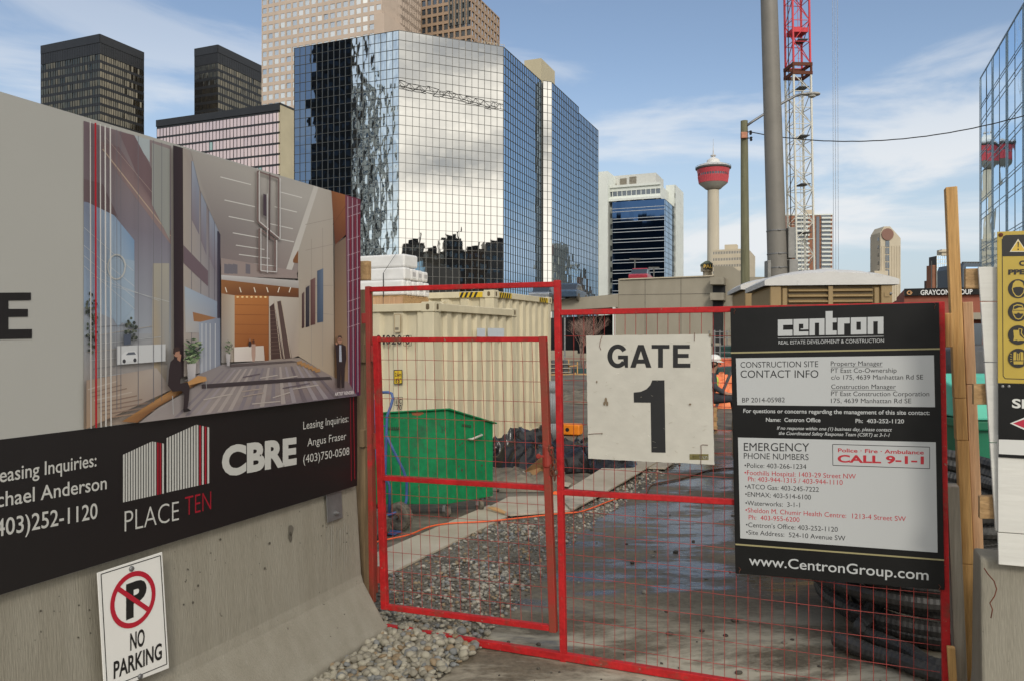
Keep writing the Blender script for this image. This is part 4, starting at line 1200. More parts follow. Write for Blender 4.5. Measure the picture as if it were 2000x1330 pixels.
def mirrored_buildings():
    """stand across the street beyond the left edge of the frame; the photo shows them mirrored in the glass block"""
    d = Vector((0.62, -0.785, 0)).normalized()
    p = Vector((-125, 69.8, 0))
    t = thing('dark_office_slab', 'tall dark brown office slab seen mirrored in the left half of the glass block', 'office tower', p)
    w = MB(); n = Vector((-d.y, d.x, 0))
    w.prism([p, p + d * 11.8, p + d * 11.8 - n * 14, p - n * 14], UP * 104)
    pa = facade(w, p + n * 0.4, d, 11.8, 0, 104.5, 6, 28, (0.15, 0.85), (0.3, 0.8), 0.35)
    w.build('wall', mat('dark_brown_wall', (0.055, 0.042, 0.03), rough=0.7), t)
    add_windows(t, pa, mirror('slab_window', (0.10, 0.10, 0.10), rough=0.3, metal=0.6), limit=100, tilt=0.002)
    p2 = p + d * 13.0
    t = thing('pale_office_slab', 'pale office slab seen mirrored in rippled panes of the glass block', 'office tower', p2)
    w = MB()
    w.prism([p2, p2 + d * 8, p2 + d * 8 - n * 14, p2 - n * 14], UP * 78)
    pa = facade(w, p2 + n * 0.4, d, 8, 0, 78.5, 3, 22, (0.2, 0.8), (0.25, 0.8), 0.35)
    w.build('wall', mat('pale_wall', (0.78, 0.75, 0.66), rough=0.7), t)
    add_windows(t, pa, GL['small'], limit=100)
    # a low terrace of shops across the road behind the camera (its dark line shows at the foot of the bright corner)
    spec = ((55, 16, 7.0, 27), (60.5, 20.4, 6.5, 32), (65.6, 24.4, 6.0, 29.5), (70.3, 28.2, 6.4, 34), (75.4, 32.2, 7.0, 30), (81, 36.6, 9.0, 33))
    names = ('low brick block with a plain roof', 'stepped grey-brown block', 'narrow tan block', 'tallest dark block', 'plain brown block', 'wide grey block')
    for i, (x, y_, w_, h) in enumerate(spec):
        p = Vector((x, y_, 0)); dd = Vector((0.78, 0.62, 0))
        t = thing('street_block', names[i] + ' mirrored at the foot of the bright glass corner', 'building', p)
        b = MB(); nn = Vector((-dd.y, dd.x, 0))
        b.prism([p, p + dd * w_, p + dd * w_ - nn * 12, p - nn * 12], UP * h)
        pa = facade(b, p + nn * 0.3, dd, w_, 0, h + 0.2, 4, 9, (0.2, 0.8), (0.3, 0.75), 0.25)
        b.build('wall', mat('street_wall', ((0.10, 0.06, 0.045), (0.13, 0.115, 0.095), (0.20, 0.165, 0.12), (0.07, 0.065, 0.06), (0.12, 0.09, 0.065), (0.15, 0.145, 0.135))[i], rough=0.8), t)
        add_windows(t, pa, GL['small'])
        b = MB(); b.box(p + dd * w_ * 0.45 - nn * 3 + UP * (h + 0.9), dd * w_ * 0.26, nn * 1.4, UP * 0.9); b.bar(p + dd * w_ * 0.8 - nn * 2 + UP * h, p + dd * w_ * 0.8 - nn * 2 + UP * (h + 3.2), 0.25, 0.25); b.build('roof_plant', W_BLACK, t)
mirrored_buildings()

# ------------------------------------------------------------------ near things: concrete barriers
E0 = Vector((-0.875, 4.477, 0)) - A * 0.035            # front top edge of the left barrier, at its end
PROF = [(0.21, 0.0), (0.21, 0.07), (0.185, 0.095), (0.05, 0.30), (0.036, 0.345), (0.0, 0.845), (-0.015, 0.86), (-0.15, 0.86), (-0.165, 0.845), (-0.20, 0.345), (-0.215, 0.30), (-0.35, 0.095), (-0.375, 0.07), (-0.375, 0.0)]
def barrier(name, label, p, out, d, length, m, zs=1.0, toe_m=None):
    """p: point of the front top edge (on the ground), out: horizontal direction of the front face, d: direction of the length"""
    t = thing(name, label, 'concrete barrier', p)
    b = MB(); n = len(PROF); vs = []; ks = 16
    for i in range(ks + 1):
        s = length * i / ks
        for (o, z) in PROF:
            vs.append(p + d * s + out * (o + noise.noise(Vector((s * 2.2, z * 3, 1))) * 0.003) + UP * z * zs)
    fs = []
    flip = out.cross(UP).dot(d) > 0
    for i in range(ks):
        for k in range(n - 1):
            f = (i * n + k, i * n + k + 1, (i + 1) * n + k + 1, (i + 1) * n + k)
            fs.append(f[::-1] if flip else f)
    e0 = tuple(range(n)); e1 = tuple(range(ks * n, ks * n + n))
    fs += [e0, e1[::-1]] if flip else [e0[::-1], e1]
    b.add(vs, fs)
    o = b.build('concrete_body', m, t, bevel=0.012, seg=2)
    return t
JB = barrier('concrete_barrier', 'long grey concrete road barrier under the advertising hoarding at left', E0, RT, -A, 3.7, M['concrete_streak'])
def bracket():
    bp = Pl(E0 + RT * 0.008 + UP * 0.845, A, RT + UP * 0.066)
    b = MB()
    q = [bp.hit(634, 958, 0.004), bp.hit(663, 948, 0.004), bp.hit(666, 1010, 0.004), bp.hit(637, 1020, 0.004)]
    b.prism(q[::-1], bp.n * 0.008)
    br = b.build('bracket', M['galv'], JB, bevel=0.002)
    b = MB(); b.lathe(bp.hit(652, 1001, 0.010), [(0.012, 0), (0.012, 0.012), (0.006, 0.014), (0.006, 0.03)], 8, axis=bp.n); b.build('bolt', M['galv'], br)
bracket()
def barrier_marks():
    bp = Pl(E0 + RT * 0.0005 + UP * 0.845, A, RT + UP * 0.066)
    b = MB(); r_ = random.Random(11); D = (0.075, 0.066, 0.05, 1); Lt = (0.40, 0.385, 0.345, 1)
    def spot(x, y, rx, ry, c, n=8):
        o = [bp.hit(x + rx * math.cos(2 * math.pi * k / n) * r_.uniform(.7, 1.2), y - ry * math.sin(2 * math.pi * k / n) * r_.uniform(.7, 1.2), 0.0035) for k in range(n)]
        if (o[1] - o[0]).cross(o[2] - o[0]).dot(bp.n) < 0: o = o[::-1]
        b.poly(o, c)
    spot(567, 1035, 5.5, 11, (0.12, 0.108, 0.085, 1), 11); spot(566, 1047, 4, 10, (0.10, 0.09, 0.07, 1), 9)
    for i in range(46):
        x = r_.uniform(20, 690); lo_ = 1175 - 0.30 * x; hi_ = 1300 - 0.33 * x
        y = r_.uniform(lo_, max(lo_ + 10, hi_)); k = r_.random()
        if 180 < x < 335 and y > 1070: continue
        spot(x, y, 0.7 + 1.5 * k * k, 0.8 + 2.2 * k * k, D, 7)
    b.build('chip', M['print_matte'], JB)
    b = MB()
    for i in range(13):                               # pale drip marks under the bracket
        x = 638 + i * 3.4 + r_.uniform(-2, 2); y0 = 1012 + r_.uniform(0, 25); y1 = y0 + r_.uniform(25, 95); w = r_.uniform(0.35, 0.9)
        q = [bp.hit(x - w, y0, 0.0032), bp.hit(x + w, y0, 0.0032), bp.hit(x + w * .6, y1, 0.0032), bp.hit(x - w * .6, y1, 0.0032)]
        if (q[1] - q[0]).cross(q[2] - q[0]).dot(bp.n) < 0: q = q[::-1]
        b.poly(q, (0.30, 0.285, 0.24, 1))
    b.build('drip_mark', M['print_matte'], JB)
barrier_marks()

# ------------------------------------------------------------------ the advertising hoarding
HP = Pl(E0 + RT * 0.032, A)
KH = 0.96
def pc(c, k=None): 
    l = lin(c); k = KH if k is None else k
    return (min(0.86, l[0] * k), min(0.86, l[1] * k), min(0.86, l[2] * k), 1)
class Print:
    """flat printed picture: every patch lies a tenth of a millimetre above the one below"""
    def __init__(s, plane, base=0.0008, step=0.00009, zlo=None, zhi=None):
        s.pl = plane; s.off = base; s.step = step; s.mb = MB(); s.zlo = zlo; s.zhi = zhi
    def P(s, x, y, o=None):
        p = s.pl.hit(x, y, s.off if o is None else o)
        if s.zlo is not None: p.z = max(s.zlo, p.z)
        if s.zhi is not None: p.z = min(s.zhi, p.z)
        return p
    def poly(s, pts, col, cols=None):
        s.off += s.step
        ps = [s.P(x, y) for x, y in pts]
        nn = Vector((0, 0, 0))
        for i in range(1, len(ps) - 1): nn += (ps[i] - ps[0]).cross(ps[i + 1] - ps[0])
        if nn.dot(s.pl.n) < 0:
            ps = ps[::-1]; cols = cols[::-1] if cols else None
        b = len(s.mb.v)
        s.mb.poly(ps, col)
        if cols:
            for i, c in enumerate(cols): s.mb.vc[b + i] = c
    def line(s, pts, w, col):
        s.off += s.step
        for (x0, y0), (x1, y1) in zip(pts[:-1], pts[1:]):
            dx, dy = x1 - x0, y1 - y0; l = math.hypot(dx, dy) or 1
            ox, oy = -dy / l * w / 2, dx / l * w / 2
            q = [s.P(x0 + ox, y0 + oy), s.P(x1 + ox, y1 + oy), s.P(x1 - ox, y1 - oy), s.P(x0 - ox, y0 - oy)]
            if (q[1] - q[0]).cross(q[2] - q[0]).dot(s.pl.n) < 0: q = q[::-1]
            s.mb.quad(*q, col)
    def ell(s, cx, cy, rx, ry, col, n=14, rot=0):
        s.poly([(cx + rx * math.cos(2 * math.pi * i / n), cy + ry * math.sin(2 * math.pi * i / n)) for i in range(n)], col)
    def text(s, t, p0, p1, cap, col, bold=0.0, shear=0.0):
        s.off += s.step
        put_text(s.mb, s.pl, t, p0, p1, cap, col, off=s.off, bold=bold, shear=shear)

def hoarding():
    end = HP.hit(696, 665); end.z = 0
    zlo, zhi = 0.853, 2.469
    t = thing('advertising_hoarding', 'large printed property hoarding with a lobby picture and black band on the left barrier', 'hoarding', end)
    b = MB()
    L_ = 2.9
    c = end - A * L_ / 2 - RT * 0.011 + UP * (zlo + zhi) / 2
    b.box(c, A * L_ / 2, RT * 0.010, UP * (zhi - zlo) / 2)
    b.build('panel', mat('panel_white', (0.395, 0.392, 0.365), rough=0.45, var=0.02, scale=1.2), t)
    # black band
    p = Print(HP, base=0.0002, zlo=zlo + 0.001, zhi=zhi - 0.001)
    p.off = 0.0004
    K = (0.0095, 0.008, 0.0085, 1)
    p.poly([(-420, 909.5), (697.5, 772), (697.5, 960), (-420, 1300)], K)
    p.mb.build('black_band', M['print'], t)
    # ----- the printed lobby picture
    p = Print(HP, base=0.0006, zlo=zlo + 0.001, zhi=zhi - 0.001)
    ty = lambda x: 190 + 0.287 * x
    by = lambda x: 857 - 0.122 * x - 0.5
    def g(c1, c2, n=2): return [pc(c1), pc(c1), pc(c2), pc(c2)]
    # ground tone: pale ceiling and walls
    p.poly([(163, ty(163)), (697, ty(697)), (697, by(697)), (163, by(163))], pc((168, 163, 158)))
    # glazed side: mauve above, blue in the middle, pale below
    x0, x1 = 163, 334
    p.poly([(x0, ty(x0)), (x1, ty(x1)), (x1, 470), (x0, 420)], None, [pc((108, 92, 98)), pc((140, 128, 128)), pc((128, 124, 136)), pc((112, 102, 110))])
    p.poly([(x0, 420), (x1, 470), (x1, 650), (x0, 655)], None, [pc((112, 104, 114)), pc((128, 124, 136)), pc((152, 157, 166)), pc((150, 158, 168))])
    p.poly([(x0, 655), (x1, 650), (x1, by(x1)), (x0, by(x0))], None, [pc((140, 146, 154)), pc((156, 158, 162)), pc((150, 138, 132)), pc((156, 140, 124))])
    # sky patches and mauve beams
    p.poly([(163, 395), (205, 400), (262, 470), (262, 640), (163, 600)], None, [pc((120, 128, 148)), pc((150, 168, 190)), pc((118, 146, 178)), pc((160, 178, 194)), pc((140, 158, 180))])
    p.poly([(232, ty(232) + 2), (266, ty(266)), (305, 350), (300, 420)], pc((112, 92, 96)))
    p.poly([(262, ty(262)), (292, ty(292)), (292, 318), (280, 300)], pc((166, 176, 180)))
    p.poly([(190, 275), (232, 288), (333, 452), (333, 478), (230, 340)], None, [pc((120, 100, 102)), pc((112, 92, 96)), pc((124, 104, 106)), pc((150, 130, 128)), pc((132, 112, 112))])
    p.line([(200, 292), (333, 462)], 2.0, pc((178, 158, 140)))
    p.line([(205, 268), (333, 420)], 1.2, pc((150, 132, 128)))
    p.poly([(163, 350), (200, 360), (230, 425), (163, 392)], pc((104, 88, 92)))
    p.poly([(296, 280), (331, 292), (331, 470), (296, 400)], pc((148, 150, 146)))
    p.poly([(298, 515), (330, 515), (330, 690), (318, 790), (302, 795), (297, 640)], None, [pc((168, 162, 148)), pc((166, 162, 152)), pc((150, 150, 150)), pc((168, 146, 118)), pc((172, 150, 120)), pc((172, 164, 148))])
    p.poly([(210, 500), (262, 510), (262, 600), (230, 640), (208, 600)], pc((150, 168, 186)))
    for (a, c_) in (((163, 480), (262, 560)), ((163, 500), (262, 582)), ((163, 520), (262, 604)), ((180, 540), (310, 588)), ((163, 445), (260, 530)), ((220, 560), (330, 590)), ((350, 545), (420, 600)), ((350, 520), (420, 585))):
        p.line([a, c_], 0.8, pc((190, 194, 198)))
    for i in range(9): 
        p.line([(164 + rnd.uniform(0, 30), 640 + i * 16), (300 + rnd.uniform(-40, 20), 628 + i * 15 + rnd.uniform(-6, 6))], 1.0, pc(rnd.choice([(176, 180, 184), (120, 122, 128), (168, 160, 150)])))
    # round ring light
    for i in range(20):
        a0, a1 = 2 * math.pi * i / 20, 2 * math.pi * (i + 1) / 20
        p.line([(226 + 17 * math.cos(a0), 522 + 24 * math.sin(a0)), (226 + 17 * math.cos(a1), 522 + 24 * math.sin(a1))], 3, pc((186, 188, 186)))
    # street: trees, wall, car, lower floor
    r2 = random.Random(3)
    for (cx, cy, rx, ry, n) in ((176, 630, 11, 60, 60), (252, 645, 13, 24, 40)):
        for i in range(n):
            a = r2.uniform(0, 6.28); k = r2.random() ** 0.5
            p.ell(cx + rx * k * math.cos(a), cy + ry * k * math.sin(a), r2.uniform(1.6, 3.6), r2.uniform(2, 4.4), pc(r2.choice([(62, 72, 62), (78, 86, 74), (98, 104, 92), (52, 58, 54)])), n=6)
    p.poly([(222, 676), (318, 672), (318, 705), (222, 712)], pc((196, 198, 200)))
    p.poly([(231, 706), (231, 694), (240, 686), (258, 685), (264, 692), (264, 704)], pc((206, 208, 210)))
    p.poly([(240, 693), (245, 688), (257, 687), (260, 692)], pc((92, 98, 108)))
    p.ell(237, 705, 3.2, 4, pc((60, 60, 66))); p.ell(258, 703, 3.2, 4, pc((60, 60, 66)))
    p.poly([(236, 654), (250, 652), (250, 672), (236, 674)], pc((76, 84, 100)))
    p.poly([(163, 742), (300, 718), (330, 760), (163, by(163))], None, [pc((150, 132, 118)), pc((168, 158, 150)), pc((150, 140, 136)), pc((158, 134, 112))])
    for i in range(9):
        p.line([(166 + i * 4, 760 + i * 7), (222 + i * 10, 744 + i * 7)], 2.4, pc(r2.choice([(186, 172, 158), (132, 112, 100), (150, 126, 108), (176, 162, 150)])))
    p.poly([(232, by(232) - 6), (350, 748), (386, 738), (388, 745), (300, 795), (262, by(262))], None, [pc((150, 108, 66)), pc((176, 132, 84)), pc((180, 136, 90)), pc((140, 96, 60)), pc((120, 84, 56)), pc((132, 92, 60))])
    # vertical glazing joints
    for x in (230, 264, 294, 310, 222):
        p.line([(x, ty(x) + 1), (x, 800 - (x - 220) * 0.2)], 1.0, pc((104, 104, 112)))
    for (x, w, c_) in ((170, 2.0, (196, 192, 188)), (180, 3.4, (176, 16, 34)), (189.5, 2.0, (206, 204, 200)), (199, 2.4, (206, 204, 200)), (209, 2.4, (206, 204, 200))):
        p.line([(x, ty(x)), (x + 1.5, by(x))], w, pc(c_))
    # dark column
    p.poly([(332, ty(332)), (351, ty(351)), (353, 735), (340, 742), (334, 742)], None, [pc((44, 32, 38)), pc((52, 38, 42)), pc((54, 42, 46)), pc((40, 30, 36)), pc((36, 27, 34))])
    # glass fins going back
    p.poly([(351, ty(351)), (366, ty(366)), (422, 466), (422, 625), (420, 720), (353, 735)], None, [pc((160, 150, 142)), pc((158, 150, 146)), pc((112, 106, 118)), pc((122, 122, 138)), pc((140, 140, 150)), pc((168, 158, 150))])
    for (xa, ya, xb, yb) in ((368, 316, 383, 430), (386, 360, 397, 470), (402, 405, 413, 500), (413, 432, 421, 520)):
        p.poly([(xa, ya), (xb, ya + 5), (xb, yb + 30), (xa, yb)], None, [pc((150, 160, 176)), pc((140, 152, 170)), pc((118, 112, 124)), pc((128, 118, 126))])
        p.line([(xa, ya), (xa, 690)], 0.9, pc((96, 92, 104)))
    p.poly([(352, 480), (400, 530), (400, 560), (352, 515)], pc((108, 92, 100)))
    p.poly([(354, 560), (418, 590), (418, 650), (356, 650)], None, [pc((160, 174, 190)), pc((138, 150, 170)), pc((130, 138, 154)), pc((176, 172, 168))])
    p.poly([(370, 610), (418, 622), (418, 632), (372, 628)], pc((150, 108, 74)))
    p.poly([(382, 630), (424, 620), (424, 722), (384, 735)], None, [pc((150, 158, 172)), pc((120, 128, 146)), pc((128, 134, 150)), pc((156, 160, 170))])
    for x in (388, 396, 404, 414): p.line([(x, 632), (x, 728)], 1.6, pc((190, 194, 200)))
    p.poly([(418, 452), (424, 455), (424, 622), (418, 622)], pc((58, 54, 68)))
    # ceiling
    p.poly([(366, ty(366)), (640, ty(640)), (628, 400), (572, 540), (424, 520), (424, 460), (384, 372)], None, [pc((162, 157, 152)), pc((176, 172, 166)), pc((178, 174, 168)), pc((146, 134, 130)), pc((128, 116, 116)), pc((128, 120, 120)), pc((158, 152, 148))])
    for (xa, ya, l, s) in ((424, 347, 60, .25), (540, 376, 44, .26), (432, 392, 60, .22), (530, 405, 44, .24), (440, 424, 50, .2), (520, 438, 46, .22), (448, 456, 52, .18), (530, 466, 38, .2), (454, 480, 56, .15), (460, 498, 60, .13), (464, 514, 70, .1)):
        p.line([(xa, ya), (xa + l, ya + l * s)], 1.7, pc((212, 210, 206)))
    p.poly([(607, ty(607)), (618, ty(618)), (560, 540), (548, 540)], pc((196, 192, 186)))
    p.poly([(566, 508), (576, 490), (576, 515), (566, 514)], pc((128, 84, 50)))
    # right wall
    p.poly([(576, 492), (616, ty(616)), (644, ty(644)), (647, 738), (574, 694)], None, [pc((170, 162, 152)), pc((178, 172, 164)), pc((172, 165, 156)), pc((170, 152, 132)), pc((178, 164, 146))])
    for (ya, yb) in ((440, 428), (490, 478), (610, 615), (560, 558)): p.line([(590, ya), (645, yb)], 0.9, pc((150, 142, 134)))
    for x in (602, 624): p.line([(x, 470 - (x - 600)), (x, 715)], 0.8, pc((152, 144, 136)))
    for (xa, xb, ya, yb, c_) in ((583, 588, 570, 642, (74, 52, 52)), (590.5, 598, 558, 640, (46, 44, 54)), (600, 609.5, 543, 636, (96, 66, 64)), (613, 625, 525, 631, (74, 90, 112))):
        p.poly([(xa, ya + 5), (xb, ya), (xb, yb - 2), (xa, yb)], None, [pc(c_), pc(tuple(min(255, v + 28) for v in c_)), pc(c_), pc(tuple(max(0, v - 16) for v in c_))])
    # wood cladding and tan pier at right
    p.poly([(641, ty(641)), (671, ty(671)), (671, 458), (648, 480)], None, [pc((134, 84, 50)), pc((150, 94, 54)), pc((116, 66, 40)), pc((96, 52, 36))])
    p.line([(644, 440), (671, 400)], 0.9, pc((104, 60, 38)))
    p.poly([(647, 480), (672, 462), (673, 745), (647, 740)], None, [pc((112, 92, 78)), pc((128, 108, 92)), pc((150, 124, 100)), pc((142, 112, 84))])
    p.poly([(668, ty(668)), (698, ty(698)), (698, by(698)), (674, by(674))], None, [pc((116, 58, 74)), pc((104, 34, 54)), pc((62, 40, 72)), pc((84, 58, 82))])
    for x in (673, 682, 691): p.line([(x, ty(x) + 2), (x + 2, 765)], 1.6, pc((168, 150, 160)))
    for y_ in (408, 425, 470, 500, 530, 552, 590, 610, 640): p.line([(672, y_), (697, y_ - 8)], 1.3, pc((172, 150, 160)))
    for x in (678, 687, 695): p.line([(x, 420), (x + 1, 770)], 1.0, pc((150, 20, 44)))
    # gallery, soffit, back wall, lift lobby, escalators
    p.poly([(424, 505), (572, 530), (574, 545), (424, 540)], pc((152, 138, 134)))
    for x in (430, 438, 447, 472): p.poly([(x, 516), (x + 9, 518), (x + 9, 536), (x, 535)], pc((112, 108, 116)))
    p.poly([(424, 538), (576, 549), (576, 566), (424, 547)], None, [pc((196, 194, 194)), pc((186, 182, 178)), pc((160, 154, 150)), pc((176, 172, 172))])
    p.poly([(424, 547), (576, 564), (576, 582), (450, 578), (424, 574)], None, [pc((150, 102, 62)), pc((122, 76, 44)), pc((96, 60, 40)), pc((118, 74, 46)), pc((142, 96, 60))])
    for x in (432, 460, 488, 513, 538, 560): p.line([(x, 562), (x + (3 if x < 520 else -3), 572)], 1.8, pc((230, 222, 206)))
    p.poly([(424, 574), (452, 578), (450, 706), (424, 708)], None, [pc((160, 140, 122)), pc((190, 176, 158)), pc((178, 166, 152)), pc((140, 136, 136))])
    p.poly([(450, 577), (517, 579), (517, 704), (450, 704)], None, [pc((186, 122, 68)), pc((176, 112, 60)), pc((134, 78, 42)), pc((140, 84, 46))])
    for y_ in (596, 615, 634, 653): p.line([(450, y_), (517, y_ + 1)], 0.8, pc((126, 74, 42)))
    for x in (456, 465, 474, 483, 492, 501, 510): p.ell(x, 581, 2.6, 1.8, pc((244, 214, 160)), n=8)
    p.poly([(517, 579), (576, 582), (576, 694), (560, 700), (517, 704)], None, [pc((196, 188, 178)), pc((176, 166, 154)), pc((176, 160, 144)), pc((164, 150, 140)), pc((168, 152, 138))])
    p.poly([(518, 600), (528, 592), (545, 700), (519, 702)], pc((76, 56, 52)))
    p.poly([(533, 590), (540, 588), (562, 699), (545, 701)], pc((88, 70, 66)))
    for (a, c_) in (((527, 588), (541, 700)), ((532, 587), (547, 700)), ((541, 587), (560, 698)), ((518, 602), (520, 702))): p.line([a, c_], 1.5, pc((186, 172, 156)))
    for i in range(12): p.line([(519, 608 + i * 7.5), (530 + i * 1.0, 607 + i * 7.5)], 0.8, pc((120, 100, 92)))
    # floor
    p.poly([(350, 742), (424, 712), (576, 698), (647, 738), (672, 745), (690, by(690)), (262, by(262)), (300, 795), (388, 745)], None, [pc((132, 122, 120)), pc((136, 130, 132)), pc((150, 136, 126)), pc((140, 128, 126)), pc((128, 112, 110)), pc((108, 98, 112)), pc((150, 142, 140)), pc((156, 148, 144)), pc((138, 130, 130))])
    for i in range(16):
        x = 330 + i * 21
        p.poly([(x, by(x) - 2), (x + 9, by(x + 9) - 2), (430 + i * 11, 722 - i * 0.6), (426 + i * 11, 722 - i * 0.6)], pc(r2.choice([(150, 142, 146), (112, 102, 108), (128, 120, 126), (164, 154, 150)])))
    for i in range(10):
        x = r2.uniform(330, 600); y_ = r2.uniform(735, 790)
        if y_ < by(x) - 8 and y_ > 726: p.line([(x, y_), (x + r2.uniform(20, 60), y_ - r2.uniform(4, 12))], 2.2, pc(r2.choice([(176, 166, 160), (98, 88, 96), (160, 146, 138)])))
    p.poly([(384, 750), (560, 738), (636, 735), (640, 740), (560, 745), (384, 758)], pc((62, 54, 58)))
    p.poly([(440, 711), (560, 704), (574, 706), (440, 716)], pc((92, 82, 82)))
    for i in range(6): p.poly([(570 + i * 7, 706 + i * 3), (580 + i * 7, 704 + i * 3), (582 + i * 7, 710 + i * 3), (572 + i * 7, 712 + i * 3)], pc((166, 126, 84)))
    # reception desk and two small figures
    p.poly([(447, 678), (505, 675), (507, 704), (447, 706)], None, [pc((220, 212, 204)), pc((200, 190, 180)), pc((196, 184, 174)), pc((214, 204, 198))])
    p.text('', (0, 0), (1, 0), 1, None) if False else None
    p.ell(478, 672, 3.2, 6, pc((56, 44, 46)), 8); p.ell(478, 664, 1.9, 2.8, pc((150, 110, 90)), 8)
    p.poly([(481, 672), (489, 672), (489, 694), (487, 706), (483, 706), (481, 692)], pc((176, 146, 132))); p.ell(485, 667, 2.3, 4, pc((92, 56, 42)), 8)
    # hanging frame sculpture
    for pts in ([(493, 336), (493, 434), (534, 468), (534, 350)], [(496, 448), (496, 530), (527, 532), (527, 470)]):
        p.line(pts + [pts[0]], 3.0, pc((120, 100, 96))); p.line([(x + 3.4, y_) for x, y_ in pts], 1.8, pc((206, 204, 202)))
    p.line([(517, 340), (516, 470)], 2.2, pc((84, 62, 62))); p.line([(512, 380), (512, 534)], 1.6, pc((206, 204, 204)))
    p.poly([(504, 380), (510, 382), (510, 424), (504, 422)], pc((72, 58, 68)))
    # plants in white pots
    for (cx, cy, rx, ry, n, px_) in ((365, 686, 17, 24, 70, (354, 372, 708, 746)), (433, 677, 7, 13, 34, (428, 437, 690, 714))):
        xa, xb, ya, yb = px_
        p.poly([(xa, ya), (xb, ya), (xb - 2, yb), (xa + 2, yb)], None, [pc((176, 172, 172)), pc((196, 192, 192)), pc((180, 176, 178)), pc((150, 148, 152))])
        for i in range(n):
            a = r2.uniform(0, 6.28); k = r2.random() ** 0.5; b_ = r2.uniform(-1, 1)
            x = cx + rx * k * math.cos(a); y_ = cy + ry * k * math.sin(a); l = rx * 0.32
            c_ = r2.choice([(60, 82, 58), (84, 108, 72), (120, 140, 104), (44, 58, 46), (150, 164, 128)])
            p.poly([(x - l, y_ + b_ * l), (x, y_ - l * 0.45), (x + l, y_ - b_ * l), (x, y_ + l * 0.4)], pc(c_))
    # seated man on a bench, phone to his ear
    D = pc((46, 36, 40)); S = pc((164, 122, 102))
    p.poly([(372, 733), (388, 735), (390, 743), (352, 752), (352, 745)], pc((184, 138, 88)))
    p.line([(388, 742), (389, 760)], 1.2, pc((150, 150, 152))); p.line([(322, 772), (324, 808)], 1.6, pc((160, 160, 160)))
    p.poly([(318, 706), (328, 697), (338, 700), (339, 728), (337, 748), (352, 746), (356, 756), (354, 780), (351, 799), (343, 799), (345, 770), (340, 762), (322, 764), (313, 752), (315, 722)], D)
    p.poly([(343, 798), (352, 796), (359, 801), (344, 804)], pc((30, 24, 28)))
    p.ell(330, 688, 6.4, 9, S, 14); p.poly([(323, 690), (324, 680), (330, 677), (337, 680), (337, 685), (328, 687), (326, 693)], pc((58, 42, 40)))
    p.poly([(331, 698), (336, 690), (339, 693), (336, 712), (332, 712)], S); p.poly([(328, 700), (340, 708), (338, 716), (330, 712)], D)
    # standing man in a suit
    p.poly([(643, 676), (648, 672), (656, 672), (663, 676), (664, 700), (661, 718), (660, 756), (655, 757), (653, 722), (651, 757), (646, 756), (645, 715), (644, 700)], D)
    p.poly([(650, 674), (654, 674), (655, 706), (650, 706)], pc((170, 176, 190)))
    p.ell(651, 664, 4.6, 7.4, S, 14); p.poly([(646, 662), (648, 656), (654, 656), (656, 662), (651, 659)], pc((70, 54, 50)))
    p.poly([(641, 672), (645, 670), (649, 686), (644, 694)], D); p.ell(644.5, 671, 2, 2.6, S, 8); p.line([(647, 663), (655, 663)], 1.2, pc((40, 34, 36)))
    p.text('ARTIST RENDER', (641, 772), (679, 768), 6.5, pc((214, 206, 206)), bold=0.02)
    p.mb.build('printed_picture', M['print'], t)
    # ----- lettering and logos
    p = Print(HP, base=0.0125, step=0.0, zlo=zlo + 0.001, zhi=zhi - 0.001)
    p.off = 0.0012
    Wc = (0.50, 0.50, 0.47, 1); Rc = pc((150, 22, 40))
    p.poly([(-70, 573), (0, 571), (0, 661), (-70, 663)], K) if False else None
    # the last letter of the big name
    for q in ([(-22, 572.5), (60, 572), (60, 587), (16, 587.5), (16, 604), (54, 604), (54, 619), (16, 619.5), (16, 643.5), (62, 643), (62, 661), (-22, 663)],):
        p.poly(q, K)
    p.mb.build('big_letter', M['print'], t)
    p = Print(HP, base=0.0008, step=0.0, zlo=zlo + 0.001, zhi=zhi - 0.001)
    p.off = 0.0011
    p.text('Leasing Inquiries:', (-17, 944), (188, 909.5), 28, Wc, bold=0.008)
    p.text('Michael Anderson', (-47, 997), (208, 954), 30, Wc, bold=0.008)
    p.text('(403)252-1120', (-21, 1050), (190, 1011), 34, Wc, bold=0.008)
    p.text('CBRE', (433, 928), (579, 903), 57, Wc, bold=0.05)
    p.text('Leasing Inquiries:', (592, 838), (680, 823), 15, Wc)
    p.text('Angus Fraser', (600, 871), (676, 857), 15, Wc)
    p.text('(403)750-0508', (592, 904), (682, 887), 16, Wc)
    p.text('PLACE', (243, 1038), (349, 1015), 40, Wc, bold=-0.012)
    p.text('TEN', (361, 1007), (412, 994), 37, Rc, bold=-0.012)
    Z = lambda x, y: (x / 2.293, 750 + y / 2.293)
    def bars(xa, xb, base, top, n, reds):
        for i in range(n):
            x0_ = xa + (xb - xa) * i / n; x1_ = x0_ + (xb - xa) / n * 0.66
            f = lambda l, x: l[0][1] + (x - l[0][0]) * (l[-1][1] - l[0][1]) / (l[-1][0] - l[0][0])
            def tp(x):
                for (p0, p1) in zip(top[:-1], top[1:]):
                    if p0[0] <= x <= p1[0]: return p0[1] + (x - p0[0]) / (p1[0] - p0[0]) * (p1[1] - p0[1])
                return top[-1][1]
            q = [Z(x0_, tp(x0_)), Z(x1_, tp(x1_)), Z(x1_, f(base, x1_)), Z(x0_, f(base, x0_))]
            p.poly(q, Rc if i in reds else Wc)
    bars(550, 737, [(550, 528), (737, 487)], [(550, 315), (680, 255), (737, 266)], 16, (13, 14))
    bars(745, 940, [(745, 484), (940, 441)], [(745, 240), (878, 180), (940, 193)], 16, (12, 14))
    p.line([(690, 775), (692.5, 935)], 1.2, Rc); p.line([(684, 776), (686, 938)], 0.9, Rc)
    p.mb.build('lettering', M['print'], t)
hoarding()

